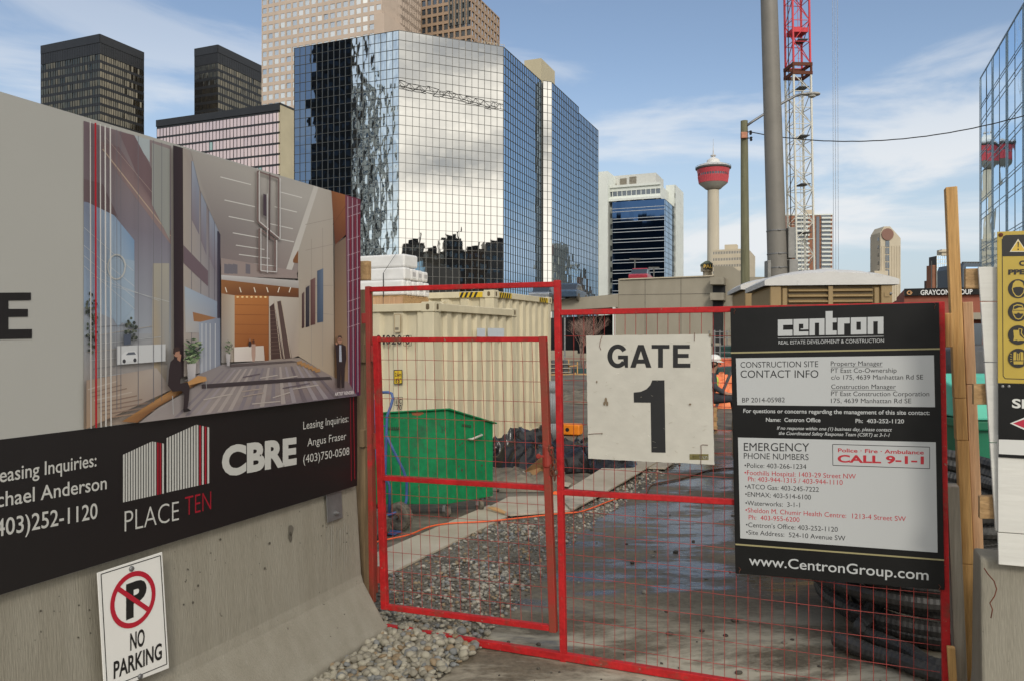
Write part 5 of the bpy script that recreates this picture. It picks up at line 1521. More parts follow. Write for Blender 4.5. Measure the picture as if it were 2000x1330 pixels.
def timber_post():
    c = Vector((-0.892, 4.66, 0))
    t = thing('timber_post', 'old brown timber post behind the right edge of the advertising hoarding', 'post', c)
    b = MB(); b.box(c + UP * 0.985, A * 0.045, RT * 0.042, UP * 0.985); b.build('post', M['wood_old'], t, bevel=0.004)
    for (y0, y1, w) in ((511, 548, 0.055), (672, 708, 0.030), (838, 872, 0.024)):
        b = MB(); q = at(711 if w > 0.05 else 709, (y0 + y1) / 2, 4.60); hz = (y1 - y0) / 2 / F * 4.60
        b.box(q + RT * 0.0, RT * w * 0.72, A * 0.018, UP * hz); b.build('block', M['wood_h'] if w > 0.05 else M['wood_old'], t, bevel=0.003)
timber_post()

# ------------------------------------------------------------------ no-parking sign on the barrier
def no_parking():
    n = (RT + UP * 0.066).normalized()
    p = Pl(E0 + RT * 0.052 + UP * 0.86, A, n)
    base = p.hit(262, 1330)
    t = thing('no_parking_sign', 'white NO PARKING sign with a red crossed circle bolted to the left barrier', 'sign', base)
    C4 = [(190, 1118), (317, 1077), (330.5, 1304), (204, 1353)]
    b = MB(); q = [p.hit(*c, -0.004) for c in C4]; b.prism(q, n * 0.004); b.build('panel', M['white_sign'] if 'white_sign' in M else M['white_board'], t, bevel=0.0015)
    Z = lambda x, y: (x / 2.293, 750 + y / 2.293)
    g = Print(p, base=0.0006, step=0.00015)
    K = (0.012, 0.012, 0.012, 1); Rd = (0.42, 0.012, 0.03, 1)
    bd = [Z(452, 850), Z(718, 766), Z(747, 1252), Z(480, 1362)]
    g.line(bd + [bd[0]], 1.7, K)
    c = p.hit(*Z(597, 962), 0.0012); uu = A; vv = n.cross(A).normalized()
    if vv.z < 0: vv = -vv
    r = (p.hit(*Z(597, 962)) - p.hit(*Z(597, 837))).length
    g.text('P', Z(564, 1047), Z(656, 1009), 66, K, bold=0.045)
    g.off += 0.0003
    g.mb.disc(c + n * 0.0006, uu, vv, r, 40, Rd, r * 0.82)
    d = (uu * 0.74 - vv * 0.67).normalized(); e = d.cross(n).normalized()
    g.mb.quad(c + n * 0.0004 - d * r * 0.9 - e * r * 0.085, c + n * 0.0004 + d * r * 0.9 - e * r * 0.085, c + n * 0.0004 + d * r * 0.9 + e * r * 0.085, c + n * 0.0004 - d * r * 0.9 + e * r * 0.085, Rd)
    g.text('NO', Z(582, 1191), Z(647, 1165), 33, K, bold=0.02)
    g.text('PARKING', Z(508, 1318), Z(724, 1226), 33, K, bold=0.02)
    g.mb.build('printing', M['print'], t)
    for q in (Z(588, 825), Z(627, 1308)):
        b = MB(); b.lathe(p.hit(*q, 0.0), [(0.011, 0), (0.010, 0.004), (0.005, 0.006), (0.001, 0.0065)], 12, axis=n); b.build('bolt', M['galv'], t, smooth=True)
M['white_sign'] = mat('white_sign', (0.74, 0.73, 0.69), rough=0.4, var=0.03, scale=3, stain=(0.60, 0.58, 0.52), sscale=5, samt=0.68)
no_parking()

# ------------------------------------------------------------------ the red site gate
FP = Pl((0.2537, 4.06, 0), RT)
FN = FP.n
def fbar(b, p0, p1, w, off=0.0, h=None, m=None):
    a, c = FP.hit(*p0, off), FP.hit(*p1, off)
    d = (c - a).normalized()
    b.bar(a - d * 0.0, c + d * 0.0, w, h or w, side=FN.cross(d))
def gate():
    base = FP.hit(1101, 1290); base.z = 0
    t = thing('site_gate', 'bright red welded mesh gate with a narrow hinged door, closing the site entrance', 'gate', base)
    b = MB()
    fbar(b, (1088.5, 548), (1101, 1292), 0.033)
    fbar(b, (1095, 611), (1841, 596.5), 0.028)
    fbar(b, (1836, 590), (1849, 1372), 0.033)
    fbar(b, (1100, 960.5), (1842, 1002), 0.028)
    fbar(b, (725, 566), (1083, 556), 0.028)
    a = FP.hit(771, 1231); c = FP.hit(1848, 1390); a.z = c.z = 0.028
    b.bar(a - RT * 0.06, c, 0.034, 0.038, side=FN)
    b.build('frame', M['red_paint'], t, bevel=0.003)
    b = MB(); fbar(b, (719.5, 560), (728, 1175), 0.030); fbar(b, (714, 612), (715, 632), 0.05, h=0.02); fbar(b, (716, 625), (727, 1160), 0.026, off=-0.032)
    b.build('hinge_post', M['red_rusty'], t, bevel=0.003)
    # wires of the fixed panel
    b = MB()
    T0 = along(FP.p0, RT, 1120.6); T1 = along(FP.p0, RT, 1415); st = (T1 - T0) / 14
    tr = along(FP.p0, RT, 1836); k = 0
    jw = lambda: rnd.uniform(-0.002, 0.002)
    while T0 + k * st < tr:
        x = FP.p0 + RT * (T0 + k * st) ; w = [jw() for _ in range(4)]
        b.tube([x + UP * 0.04 + RT * w[0], x + UP * 0.62 + RT * w[1] + FN * w[1], x + UP * 1.24 + RT * w[2], x + UP * 1.81 + RT * w[3]], 0.0015, 5)
        k += 1
    z = 1.691
    while z > 0.06:
        w = jw()
        pts = [FP.p0 + RT * (0.02 + (tr - 0.02) * i / 6) + UP * (z + jw()) + FN * (0.003 + jw()) for i in range(7)]
        b.tube(pts, 0.0015, 5); z -= 0.1128
    b.build('wire_mesh', M['red_wire'], t)
    # the hinged door
    lf = MB()
    OF = 0.022
    fbar(lf, (739.5, 657), (756, 1186), 0.036, OF)
    fbar(lf, (733, 663.5), (1071, 662.5), 0.026, OF)
    fbar(lf, (745, 931), (1078, 951), 0.027, OF)
    fbar(lf, (754, 1181), (1085, 1223), 0.030, OF)
    leaf = lf.build('gate_leaf', M['red_paint'], t, bevel=0.003)
    b = MB(); fbar(b, (1063.5, 657), (1084, 1230), 0.038, OF); b.build('lock_stile', M['red_rusty'], leaf, bevel=0.003)
    b = MB()
    tl, tr_, br, bl = FP.hit(745, 664, OF), FP.hit(1062, 663, OF), FP.hit(1083, 1222, OF), FP.hit(757, 1182, OF)
    S = lambda u, v: (tl.lerp(tr_, u)).lerp(bl.lerp(br, u), v)
    for i in range(1, 17):
        u = i / 17.0; w = [rnd.uniform(-0.003, 0.003) for _ in range(4)]
        b.tube([S(u + w[j], v) + FN * w[j] for j, v in enumerate((0.0, 0.33, 0.66, 1.0))], 0.0015, 5)
    for j in range(14):
        v = 0.075 + j * 0.0715
        if v > 0.99: break
        b.tube([S(u, v + rnd.uniform(-0.0015, 0.0015)) + FN * 0.003 for u in (0.0, 0.25, 0.5, 0.75, 1.0)], 0.0015, 5)
    b.build('wire_mesh', M['red_wire'], leaf)
    for (x, y) in ((731, 690), (736, 860), (743, 1120)):
        b = MB(); q = FP.hit(x, y, 0.016); b.lathe(q - UP * 0.045, [(0.013, 0), (0.013, 0.09)], 10); b.box(q + RT * 0.012, RT * 0.02, FN * 0.004, UP * 0.03); b.build('hinge', M['red_rusty'], leaf)
    # latch and chain
    b = MB(); q = FP.hit(1073, 889, OF)
    b.lathe(q - UP * 0.055, [(0.027, 0), (0.029, 0.006), (0.029, 0.10), (0.027, 0.106)], 14)
    b.bar(q + FN * 0.02, q + FN * 0.02 - RT * 0.045, 0.012, 0.012, side=UP)
    b.lathe(q + FN * 0.02 - RT * 0.045 + UP * 0.0, [(0.012, -0.006), (0.014, 0), (0.012, 0.006)], 10, axis=FN)
    la = b.build('latch', M['red_rusty'], leaf, bevel=0.002)
    b = MB()
    for i, (x, y) in enumerate(((1079, 872), (1083, 880), (1086, 889), (1089, 899), (1090, 909), (1091, 919), (1089, 929), (1084, 920), (1082, 910))):
        c0 = FP.hit(x, y, OF + 0.025); ax = RT if i % 2 else FN
        pts = [c0 + ax * 0.009 * math.cos(2 * math.pi * k / 10) + UP * 0.017 * math.sin(2 * math.pi * k / 10) for k in range(10)]
        b.tube(pts, 0.0038, 6, closed=True)
    b.build('chain', M['rust'], la)
gate()

def ragged(pts, plane, off, amp, step=0.02):
    """board outline with worn, slightly uneven edges"""
    out = []
    P_ = [plane.hit(*q, off) for q in pts]
    for i in range(len(P_)):
        a, c = P_[i], P_[(i + 1) % len(P_)]; n = max(2, int((c - a).length / step))
        d = (c - a).normalized(); s = d.cross(plane.n)
        for k in range(n):
            out.append(a + (c - a) * (k / n) + s * (rnd.gauss(0, amp) if 0 < k else 0))
    return out
def gate_sign():
    t = thing('gate_number_sign', 'weathered white board reading GATE 1, wired to the red mesh fence', 'sign', FP.hit(1275, 900, 0.03))
    b = MB(); q = ragged([(1148.5, 656), (1389.5, 652.5), (1397, 905), (1153, 893)], FP, 0.022, 0.0006)
    b.prism(q, FN * 0.014); b.build('board', M['white_board'], t)
    g = Print(FP, base=0.0366, step=0.0001)
    Z = lambda x, y: (1080 + x / 3.5, 580 + y / 3.5)
    K = (0.012, 0.012, 0.013, 1)
    # the four heavy grotesque capitals, drawn stroke by stroke
    cx, cy = 455, 402.5; n = 30
    for i in range(n):
        a0 = R(33) + R(289) * i / n; a1 = R(33) + R(289) * (i + 1) / n
        q = lambda a, rx, ry: Z(cx + rx * math.cos(a), cy - ry * math.sin(a))
        g.off -= g.step; g.poly([q(a0, 70, 80), q(a0, 37, 50), q(a1, 37, 50), q(a1, 70, 80)], K)
    g.poly([Z(457, 397), Z(525, 397), Z(525, 480), Z(505, 480), Z(500, 462), Z(494, 440), Z(494, 423), Z(457, 423)], K)
    for q in ([(540, 480), (593, 326), (631, 326), (684, 480), (648, 480), (612, 366), (576, 480)], [(578, 452), (587, 424), (637, 424), (646, 452)],
              [(685, 326), (806, 326), (806, 352), (762, 352), (762, 480), (729, 480), (729, 352), (685, 352)],
              [(830, 326), (944, 326), (944, 352), (863, 352), (863, 386), (936, 386), (936, 413), (863, 413), (863, 452), (948, 452), (948, 480), (830, 480)]):
        g.poly([Z(*p) for p in q], K)
    one = [Z(563, 648), Z(612, 642), Z(650, 625), Z(676, 598), Z(690, 565), Z(772, 565), Z(780, 1055), Z(684, 1053), Z(678, 716), Z(565, 715)]
    g.poly(one, K)
    g.poly([Z(942, 1064), Z(1071, 1064), Z(1071, 1104), Z(942, 1102)], (0.17, 0.145, 0.045, 1))
    centron_logo(g, Z(958, 1096), Z(1066, 1098), 5.6, (0.6, 0.6, 0.55, 1))
    for i in range(46):                                    # knocks and scratches in the paint
        x = rnd.uniform(265, 1090); y = rnd.uniform(290, 1090); l = rnd.uniform(4, 28); a = rnd.gauss(0, 0.5)
        onb = (385 < x < 950 and 325 < y < 480) or (680 < x < 775 and 570 < y < 1050)
        g.line([Z(x, y), Z(x + l * math.cos(a), y + l * math.sin(a))], rnd.uniform(0.25, 0.6), rnd.choice([(0.44, 0.40, 0.31, 1), (0.38, 0.34, 0.26, 1), (0.80, 0.78, 0.70, 1)]) if not onb else (0.35, 0.33, 0.28, 1))
    for (x, y, rx, ry) in ((376, 700, 9, 20), (385, 722, 8, 16), (366, 722, 7, 14), (947, 727, 8, 7), (315, 575, 5, 8), (1082, 262, 9, 12), (350, 925, 5, 5)):
        g.ell(*Z(x, y), rx / 3.5, ry / 3.5, (0.20, 0.15, 0.095, 1), 9)
    g.mb.build('printing', M['print_matte'], t)
    for pts in (((352, 262), (338, 300), (333, 335), (342, 360)), ((977, 245), (975, 300)), ((255, 930), (300, 926), (350, 924)), ((1068, 1003), (1030, 1000), (1020, 1004), (1022, 1060), (1018, 1135))):
        b = MB(); b.tube([FP.hit(*Z(*q), 0.040) for q in pts], 0.0013, 5); b.build('wire_tie', M['rust'], t)
def centron_logo(g, p0, p1, xh, col):
    """the blocky wordmark: each letter built from bars; baseline p0-p1 in photo pixels, xh = letter height in pixels"""
    letters = {
        'c': [(0, 0, .36, 1), (.36, .66, 1, 1), (.36, 0, 1, .36)],
        'e': [(0, 0, .36, 1), (.36, .70, 1, 1), (.66, .42, 1, .70), (.48, .36, 1, .42), (.36, 0, 1, .24)],
        'n': [(0, 0, .36, 1), (.36, .74, .64, 1), (.64, 0, 1, 1)],
        't': [(0, 0, .46, 1.42), (.46, .74, .72, 1), (.46, 0, .72, .26)],
        'r': [(0, 0, .42, 1), (.42, .66, .78, 1)],
        'o': [(0, 0, .36, 1), (.64, 0, 1, 1), (.36, .74, .64, 1), (.36, 0, .64, .26)]}
    wid = {'c': 1, 'e': 1, 'n': 1, 't': .72, 'r': .78, 'o': 1}
    total = sum(wid[c] for c in 'centron') + 0.07 * 6
    x = 0.0
    a = g.pl.hit(*p0, g.off); b_ = g.pl.hit(*p1, g.off)
    up = UP * (g.pl.hit(p0[0], p0[1] - xh, g.off) - a).length
    for ch in 'centron':
        for (x0, y0, x1, y1) in letters[ch]:
            f = lambda u, v: a + (b_ - a) * ((x + u) / total) + up * v
            q = [f(x0, y0), f(x1, y0), f(x1, y1), f(x0, y1)]
            if (q[1] - q[0]).cross(q[2] - q[0]).dot(g.pl.n) < 0: q = q[::-1]
            g.mb.quad(*q, col)
        x += wid[ch] + 0.07
gate_sign()

def contact_sign():
    t = thing('site_contact_board', 'tall black contact board with white text panels and phone numbers, wired to the gate mesh', 'sign', FP.hit(1640, 1130, 0.03))
    b = MB(); C4 = [(1428, 603), (1832, 592), (1843, 1147), (1438, 1115)]
    q = [FP.hit(*c, 0.026) for c in C4]; b.prism(q, FN * 0.010); b.build('board', M['black_board'], t, bevel=0.0015)
    g = Print(FP, base=0.0372, step=0.0)
    Z = lambda x, y: (1420 + x / 2.2167, 560 + y / 2.2167)
    W = (0.49, 0.505, 0.505, 1); K = (0.014, 0.014, 0.016, 1); G = (0.34, 0.30, 0.155, 1); Rd = (0.46, 0.02, 0.035, 1)
    g.poly([Z(42, 308), Z(891, 295), Z(896, 517), Z(48, 508)], W)
    g.poly([Z(51, 647), Z(899, 667), Z(907, 1140), Z(61, 1079)], W)
    g.line([Z(20, 285), Z(917, 268)], 3.0, G); g.line([Z(40, 1105), Z(935, 1172)], 3.0, G)
    g.line([Z(222, 223), Z(676, 215)], 0.9, W)
    g.off = 0.0376
    centron_logo(g, Z(222, 214), Z(675, 205), 31.5, W)
    def tx(s, p0, p1, cap, col=K, bold=0.0, shear=0.0): g.text(s, Z(*p0), Z(*p1), cap / 2.2167, col, bold, shear)
    tx('REAL ESTATE DEVELOPMENT & CONSTRUCTION', (225, 249), (677, 241), 15, W)
    tx('CONSTRUCTION SITE', (62, 348), (395, 345), 24); tx('CONTACT INFO', (62, 391), (396, 391), 31); tx('BP 2014-05982', (69, 497), (252, 496), 20)
    tx('Property Manager', (449, 340), (671, 339), 19); tx('PT East Co-Ownership', (450, 370), (731, 369), 19); tx('c/o 175, 4639 Manhattan Rd SE', (451, 399), (845, 398), 19)
    tx('Construction Manager', (451, 439), (728, 439), 19); tx('PT East Construction Corporation', (450, 469), (871, 470), 19); tx('175, 4639 Manhattan Rd SE', (450, 499), (794, 500), 19)
    g.line([Z(449, 345), Z(671, 344)], 0.8, K); g.line([Z(451, 444), Z(728, 444)], 0.8, K)
    tx('For questions or concerns regarding the management of this site contact:', (74, 541), (873, 550), 17, W, 0.016)
    tx('Name:  Centron Office', (171, 579), (405, 581), 17, W, 0.016); tx('Ph:  403-252-1120', (555, 584), (763, 586), 17, W, 0.016)
    tx('If no response within one (1) business day, please contact', (218, 613), (711, 621), 14, W, 0.01, 0.25); tx('the Coordinated Safety Response Team (CSRT) at 3-1-1', (226, 635), (702, 644), 14, W, 0.01, 0.25)
    tx('EMERGENCY', (76, 704), (357, 707), 34); tx('PHONE NUMBERS', (76, 738), (354, 744), 25)
    bx = [Z(457, 676), Z(873, 688), Z(873, 780), Z(458, 766)]; g.line(bx + [bx[0]], 1.2, K)
    tx('Police · Fire · Ambulance', (480, 709), (848, 719), 16, Rd, 0.02); tx('CALL 9-1-1', (478, 752), (848, 760), 31, Rd, 0.035)
    for s, p0, p1, c in (('•Police: 403-266-1234', (79, 776), (344, 782), K), ('•Foothills Hospital: 1403-29 Street NW', (79, 807), (557, 824), Rd), ('Ph: 403-944-1315 / 403-944-1110', (94, 834), (500, 850), Rd),
                         ('•ATCO Gas: 403-245-7222', (81, 866), (398, 880), K), ('•ENMAX: 403-514-6100', (82, 899), (364, 913), K), ('•Waterworks:  3-1-1', (83, 937), (317, 946), K),
                         ('•Sheldon M. Chumir Health Centre:  1213-4 Street SW', (83, 967), (771, 1006), Rd), ('Ph:  403-955-6200', (97, 998), (315, 1009), Rd),
                         ("•Centron's Office: 403-252-1120", (85, 1030), (479, 1051), K), ('•Site Address:  524-10 Avenue SW', (86, 1062), (512, 1089), K)):
        tx(s, p0, p1, 19.5, c)
    tx('www.CentronGroup.com', (98, 1193), (868, 1258), 41, W, 0.008)
    g.mb.build('printing', M['print'], t)
    for q in ((35, 110), (893, 88), (57, 1218), (913, 1292)):
        b = MB(); c = FP.hit(*Z(*q), 0.038); b.tube([c - UP * 0.012, c + FN * 0.006, c + UP * 0.006 + RT * 0.006, c + UP * 0.016 - RT * 0.002], 0.0015, 5); b.build('wire_tie', M['rust'], t)
contact_sign()

# ------------------------------------------------------------------ lumber and boards at the right edge
def lumber():
    def stud(label, top, bot, y, w, h, m, y2=None, split=None):
        a = at(*top, y); c = at(*bot, y2 or y)
        d = (a - c).normalized()
        if c.z > 0.02 and bot[1] > 1200: c = c - d * (c.z - 0.004) / d.z
        t = thing('timber_stud', label, 'timber', c, 'lengths of lumber leaning at the gate')
        sd = (RT - d * RT.dot(d)).normalized()
        if split:
            cuts = [0] + split + [1]
            for i in range(len(cuts) - 1):
                b = MB(); p0 = c.lerp(a, cuts[i]) ; p1 = c.lerp(a, cuts[i + 1])
                off = sd * rnd.uniform(-0.0025, 0.0025) + FN * rnd.uniform(-0.002, 0.002)
                b.bar(p0 + off, p1 + off - d * 0.0015, w, h, side=sd); b.build('timber_piece', m, t, bevel=0.003)
        else:
            b = MB(); b.bar(c, a, w, h, side=sd); b.build('timber_piece', m, t, bevel=0.003)
        return t
    stud('tallest yellow stud of lumber, sticking up above the contact board', (1857.5, 367), (1898, 1345), 3.50, 0.046, 0.066, M['wood_yellow'], split=[0.285, 0.52, 0.60])
    stud('pinkish brown stud of lumber, second tallest, right against the tallest one', (1887, 590), (1920, 1345), 3.52, 0.040, 0.066, M['wood_pink'], split=[0.33, 0.80])
    stud('short grey weathered stud standing in front of the yellow one', (1859, 946), (1876, 1345), 3.41, 0.046, 0.085, M['wood_grey'])
    stud('small yellow offcut beside the top right corner of the contact board', (1851.5, 612), (1853, 678), 3.44, 0.028, 0.03, M['wood_yellow'])
    stud('yellow offcut at the foot of the grey stud', (1857, 1262), (1862, 1345), 3.33, 0.030, 0.03, M['wood_yellow'])
lumber()

WP = Pl((1.84, 2.98, 0), RT)
WN = WP.n
def right_side():
    p0 = WP.hit(1916, 1100, -0.02); p0.z = 0
    bt = barrier('concrete_barrier', 'grey concrete road barrier under the white painted boards at the right edge', p0 + WN * 0.0, WN, RT, 2.4, M['concrete_streak'], zs=(WP.hit(1960, 1093).z) / 0.86)
    b = MB(); pts = [WP.hit(x, y, 0.055) for x, y in ((1917, 1101), (1924, 1112), (1936, 1126), (1941, 1141), (1937, 1155), (1928, 1168), (1933, 1180), (1930, 1197))]
    t = thing('rusty_tie_wire', 'bent rusty tie wire hanging over the right barrier', 'wire', pts[0])
    pts = [p - FN * 0.0 for p in pts]
    b.tube(pts, 0.0022, 6); b.build('wire', M['rust'], t, smooth=True)
    # white painted hoarding
    t = thing('white_board_hoarding', 'white painted board hoarding on the right barrier, its timber braces sticking out at the left', 'hoarding', WP.hit(1950, 1097))
    wm = mat('white_timber', (0.68, 0.67, 0.62), rough=0.6, var=0.04, scale=2, stretch=(0.4, 1, 5), stain=(0.42, 0.33, 0.22), sscale=1.6, samt=0.70, bump=0.10, bscale=10, fine=0.03, fscale=12)
    Lx = lambda y: 1909 + (y - 522) * (1943 - 1909) / (1035 - 522)
    ys = [522, 590, 707, 863, 1035]
    for i in range(4):
        b = MB(); y0, y1 = ys[i] + 0.8, ys[i + 1] - 0.8
        q = [WP.hit(Lx(y0), y0, 0.0), WP.hit(2110, y0 - 1, 0.0), WP.hit(2110, y1 + 3, 0.0), WP.hit(Lx(y1), y1, 0.0)]
        b.prism(q, WN * 0.018); b.build('board', wm, t, bevel=0.002)
    b = MB(); q = [WP.hit(1945, 846, 0.021), WP.hit(2110, 846, 0.021), WP.hit(2110, 1046, 0.021), WP.hit(1946, 1034, 0.021)]; b.prism(q, WN * 0.014); b.build('board', wm, t, bevel=0.002)
    b = MB(); q = [WP.hit(1945.5, 1035.5, 0.021), WP.hit(2110, 1047.5, 0.021), WP.hit(2110, 1112, 0.021), WP.hit(1947, 1097, 0.021)]; b.prism(q, WN * 0.012); b.build('board', wm, t, bevel=0.002)
    for (x0, x1, y0, y1) in ((1886, 1925, 525, 564), (1902, 1940, 750, 790), (1914, 1950, 970, 1013)):
        b = MB(); q = [WP.hit(x0, y0, -0.045), WP.hit(x1, y0 - 1, -0.045), WP.hit(x1, y1, -0.045), WP.hit(x0, y1, -0.045)]; b.prism(q, WN * 0.04); b.build('cross_brace', M['wood_h'], t, bevel=0.002)
    b = MB(); b.bar(WP.hit(2085, 522, -0.06), WP.hit(2085, 1090, -0.06), 0.05, 0.05); b.build('upright', M['wood_yellow'], t)
    # yellow safety sign
    K = (0.018, 0.016, 0.014, 1); Y = (0.50, 0.36, 0.06, 1)
    t = thing('ppe_safety_sign', 'yellow and black safety sign with a warning triangle and protective gear symbols', 'sign', WP.hit(2000, 748, 0.036))
    b = MB(); q = [WP.hit(x, y, 0.036) for x, y in ((1943.5, 456), (2078, 451), (2078, 750), (1945, 746.5))]; b.prism(q, WN * 0.004); b.build('panel', M['yellow'], t, bevel=0.001)
    g = Print(WP, base=0.0404, step=0.0001)
    Z = lambda x, y: (1840 + x / 4.431, 440 + y / 4.431)
    fr = [(1957, 466), (2067, 463), (2067, 741), (1959, 737)]
    g.line([(1953, 470), (1955, 733), (1959, 738), (2064, 741), (2068, 735), (2068, 470)], 1.5, K)
    g.poly([(1953, 472), (1955, 465), (1960, 462.5), (2062, 459.5), (2067, 464), (2067, 502), (1954, 503.5)], K)
    g.poly([Z(637, 132), Z(712, 243), Z(565, 243)], (0.72, 0.66, 0.5, 1))
    g.poly([Z(637, 146), Z(700, 236), Z(577, 236)], (0.66, 0.44, 0.06, 1))
    g.poly([Z(631, 158), Z(644, 158), Z(641, 205), Z(634, 205)], K); g.ell(*Z(637.5, 222), 1.6, 1.8, K, 8)
    g.text('CS', Z(645, 360), Z(737, 358), 9.5, K, 0.05); g.text('PPE', Z(553, 436), Z(696, 433), 9.5, K, 0.05)
    for i, cy in enumerate((558, 754, 950, 1146)):
        cx = 637; c = g.P(*Z(cx, cy)); g.off += 0.0001
        g.ell(*Z(cx, cy), 19.6, 18.4, K, 32)
        P_ = lambda *pts: g.poly([Z(cx + x, cy + y) for x, y in pts], Y)
        D_ = lambda *pts: g.poly([Z(cx + x, cy + y) for x, y in pts], K)
        if i == 0:
            P_((-50, -12), (-44, -45), (-22, -68), (10, -70), (38, -52), (50, -18), (58, -4), (50, 34), (24, 66), (0, 72), (-24, 64), (-46, 30), (-54, -2))
            D_((-46, -6), (-20, -14), (20, -16), (50, -4), (42, 32), (20, 58), (0, 63), (-18, 56), (-40, 26))
        elif i == 1:
            P_((-46, -18), (-40, -50), (-10, -64), (34, -58), (52, -20), (58, -2), (46, 34), (24, 62), (0, 68), (-24, 58), (-42, 30), (-52, -4))
            D_((-40, -22), (-34, -44), (-8, -54), (30, -48), (38, -34), (8, -36), (-20, -24)); D_((-40, 14), (0, 8), (44, 16), (38, 34), (20, 54), (0, 60), (-20, 50)); D_((-46, -14), (50, -14), (50, -9), (-46, -9))
            P_((-44, -6), (-4, -6), (-8, 16), (-34, 18)); P_((4, -6), (50, -6), (44, 16), (14, 16))
        elif i == 2:
            P_((-42, -40), (2, -40), (4, -56), (36, -50), (30, -14), (60, 28), (58, 48), (20, 46), (-6, 50), (-8, 42), (-42, 48), (-36, 20))
            D_((8, -50), (28, -46), (22, -12), (52, 30), (50, 36), (12, 4), (8, -36))
        else:
            P_((-40, -50), (-16, -54), (0, -30), (18, -54), (42, -50), (46, 20), (40, 52), (-38, 52), (-42, 20))
            D_((-18, -52), (-12, -52), (-12, 22), (-18, 22)); D_((14, -52), (20, -52), (20, 22), (14, 22)); D_((-40, 18), (46, 18), (46, 25), (-40, 25)); D_((-4, -30), (4, -30), (2, 14), (-2, 14))
            for s in (-1, 1):
                for (y0, y1) in ((-38, -28), (-14, -10), (10, 8), (30, 24)): g.line([Z(cx + s * 52, cy + y1), Z(cx + s * 70, cy + y0)], 0.9, Y)
    g.mb.build('printing', M['print'], t)
    b = MB(); b.lathe(WP.hit(1950.5, 462, 0.0405), [(0.008, 0), (0.007, 0.003), (0.001, 0.005)], 10, axis=WN); b.build('screw', M['rust'], t)
    # black site sign below it
    t = thing('black_site_sign', 'black sign with white letters and a red arrow below the yellow safety sign', 'sign', WP.hit(2000, 890, 0.037))
    b = MB(); q = [WP.hit(x, y, 0.037) for x, y in ((1945.5, 747.5), (2078, 751), (2078, 897), (1946, 889))]; b.prism(q, WN * 0.003); b.build('panel', M['black_board'], t)
    g = Print(WP, base=0.0404, step=0.0001)
    g.poly([(1946.5, 855), (2077, 859), (2077, 890), (1946.5, 883)], (0.66, 0.66, 0.63, 1))
    Wt = (0.66, 0.66, 0.62, 1)
    g.text('SI', (1972, 793.5), (1997, 795), 17, Wt, 0.03)
    g.poly([(1968, 824), (2010, 807), (2040, 807), (2040, 843), (2010, 843)], Wt); g.poly([(1974, 824), (2010, 811), (2036, 811), (2036, 839), (2010, 839)], (0.46, 0.02, 0.05, 1))
    g.mb.build('printing', M['print'], t)
    for i, (x, y) in enumerate(((1954, 753), (1966, 753))):
        b = MB(); b.lathe(WP.hit(x, y, 0.0401), [(0.006, 0), (0.005, 0.003), (0.001, 0.004)], 8, axis=WN); b.build('screw', M['galv'], t)
right_side()

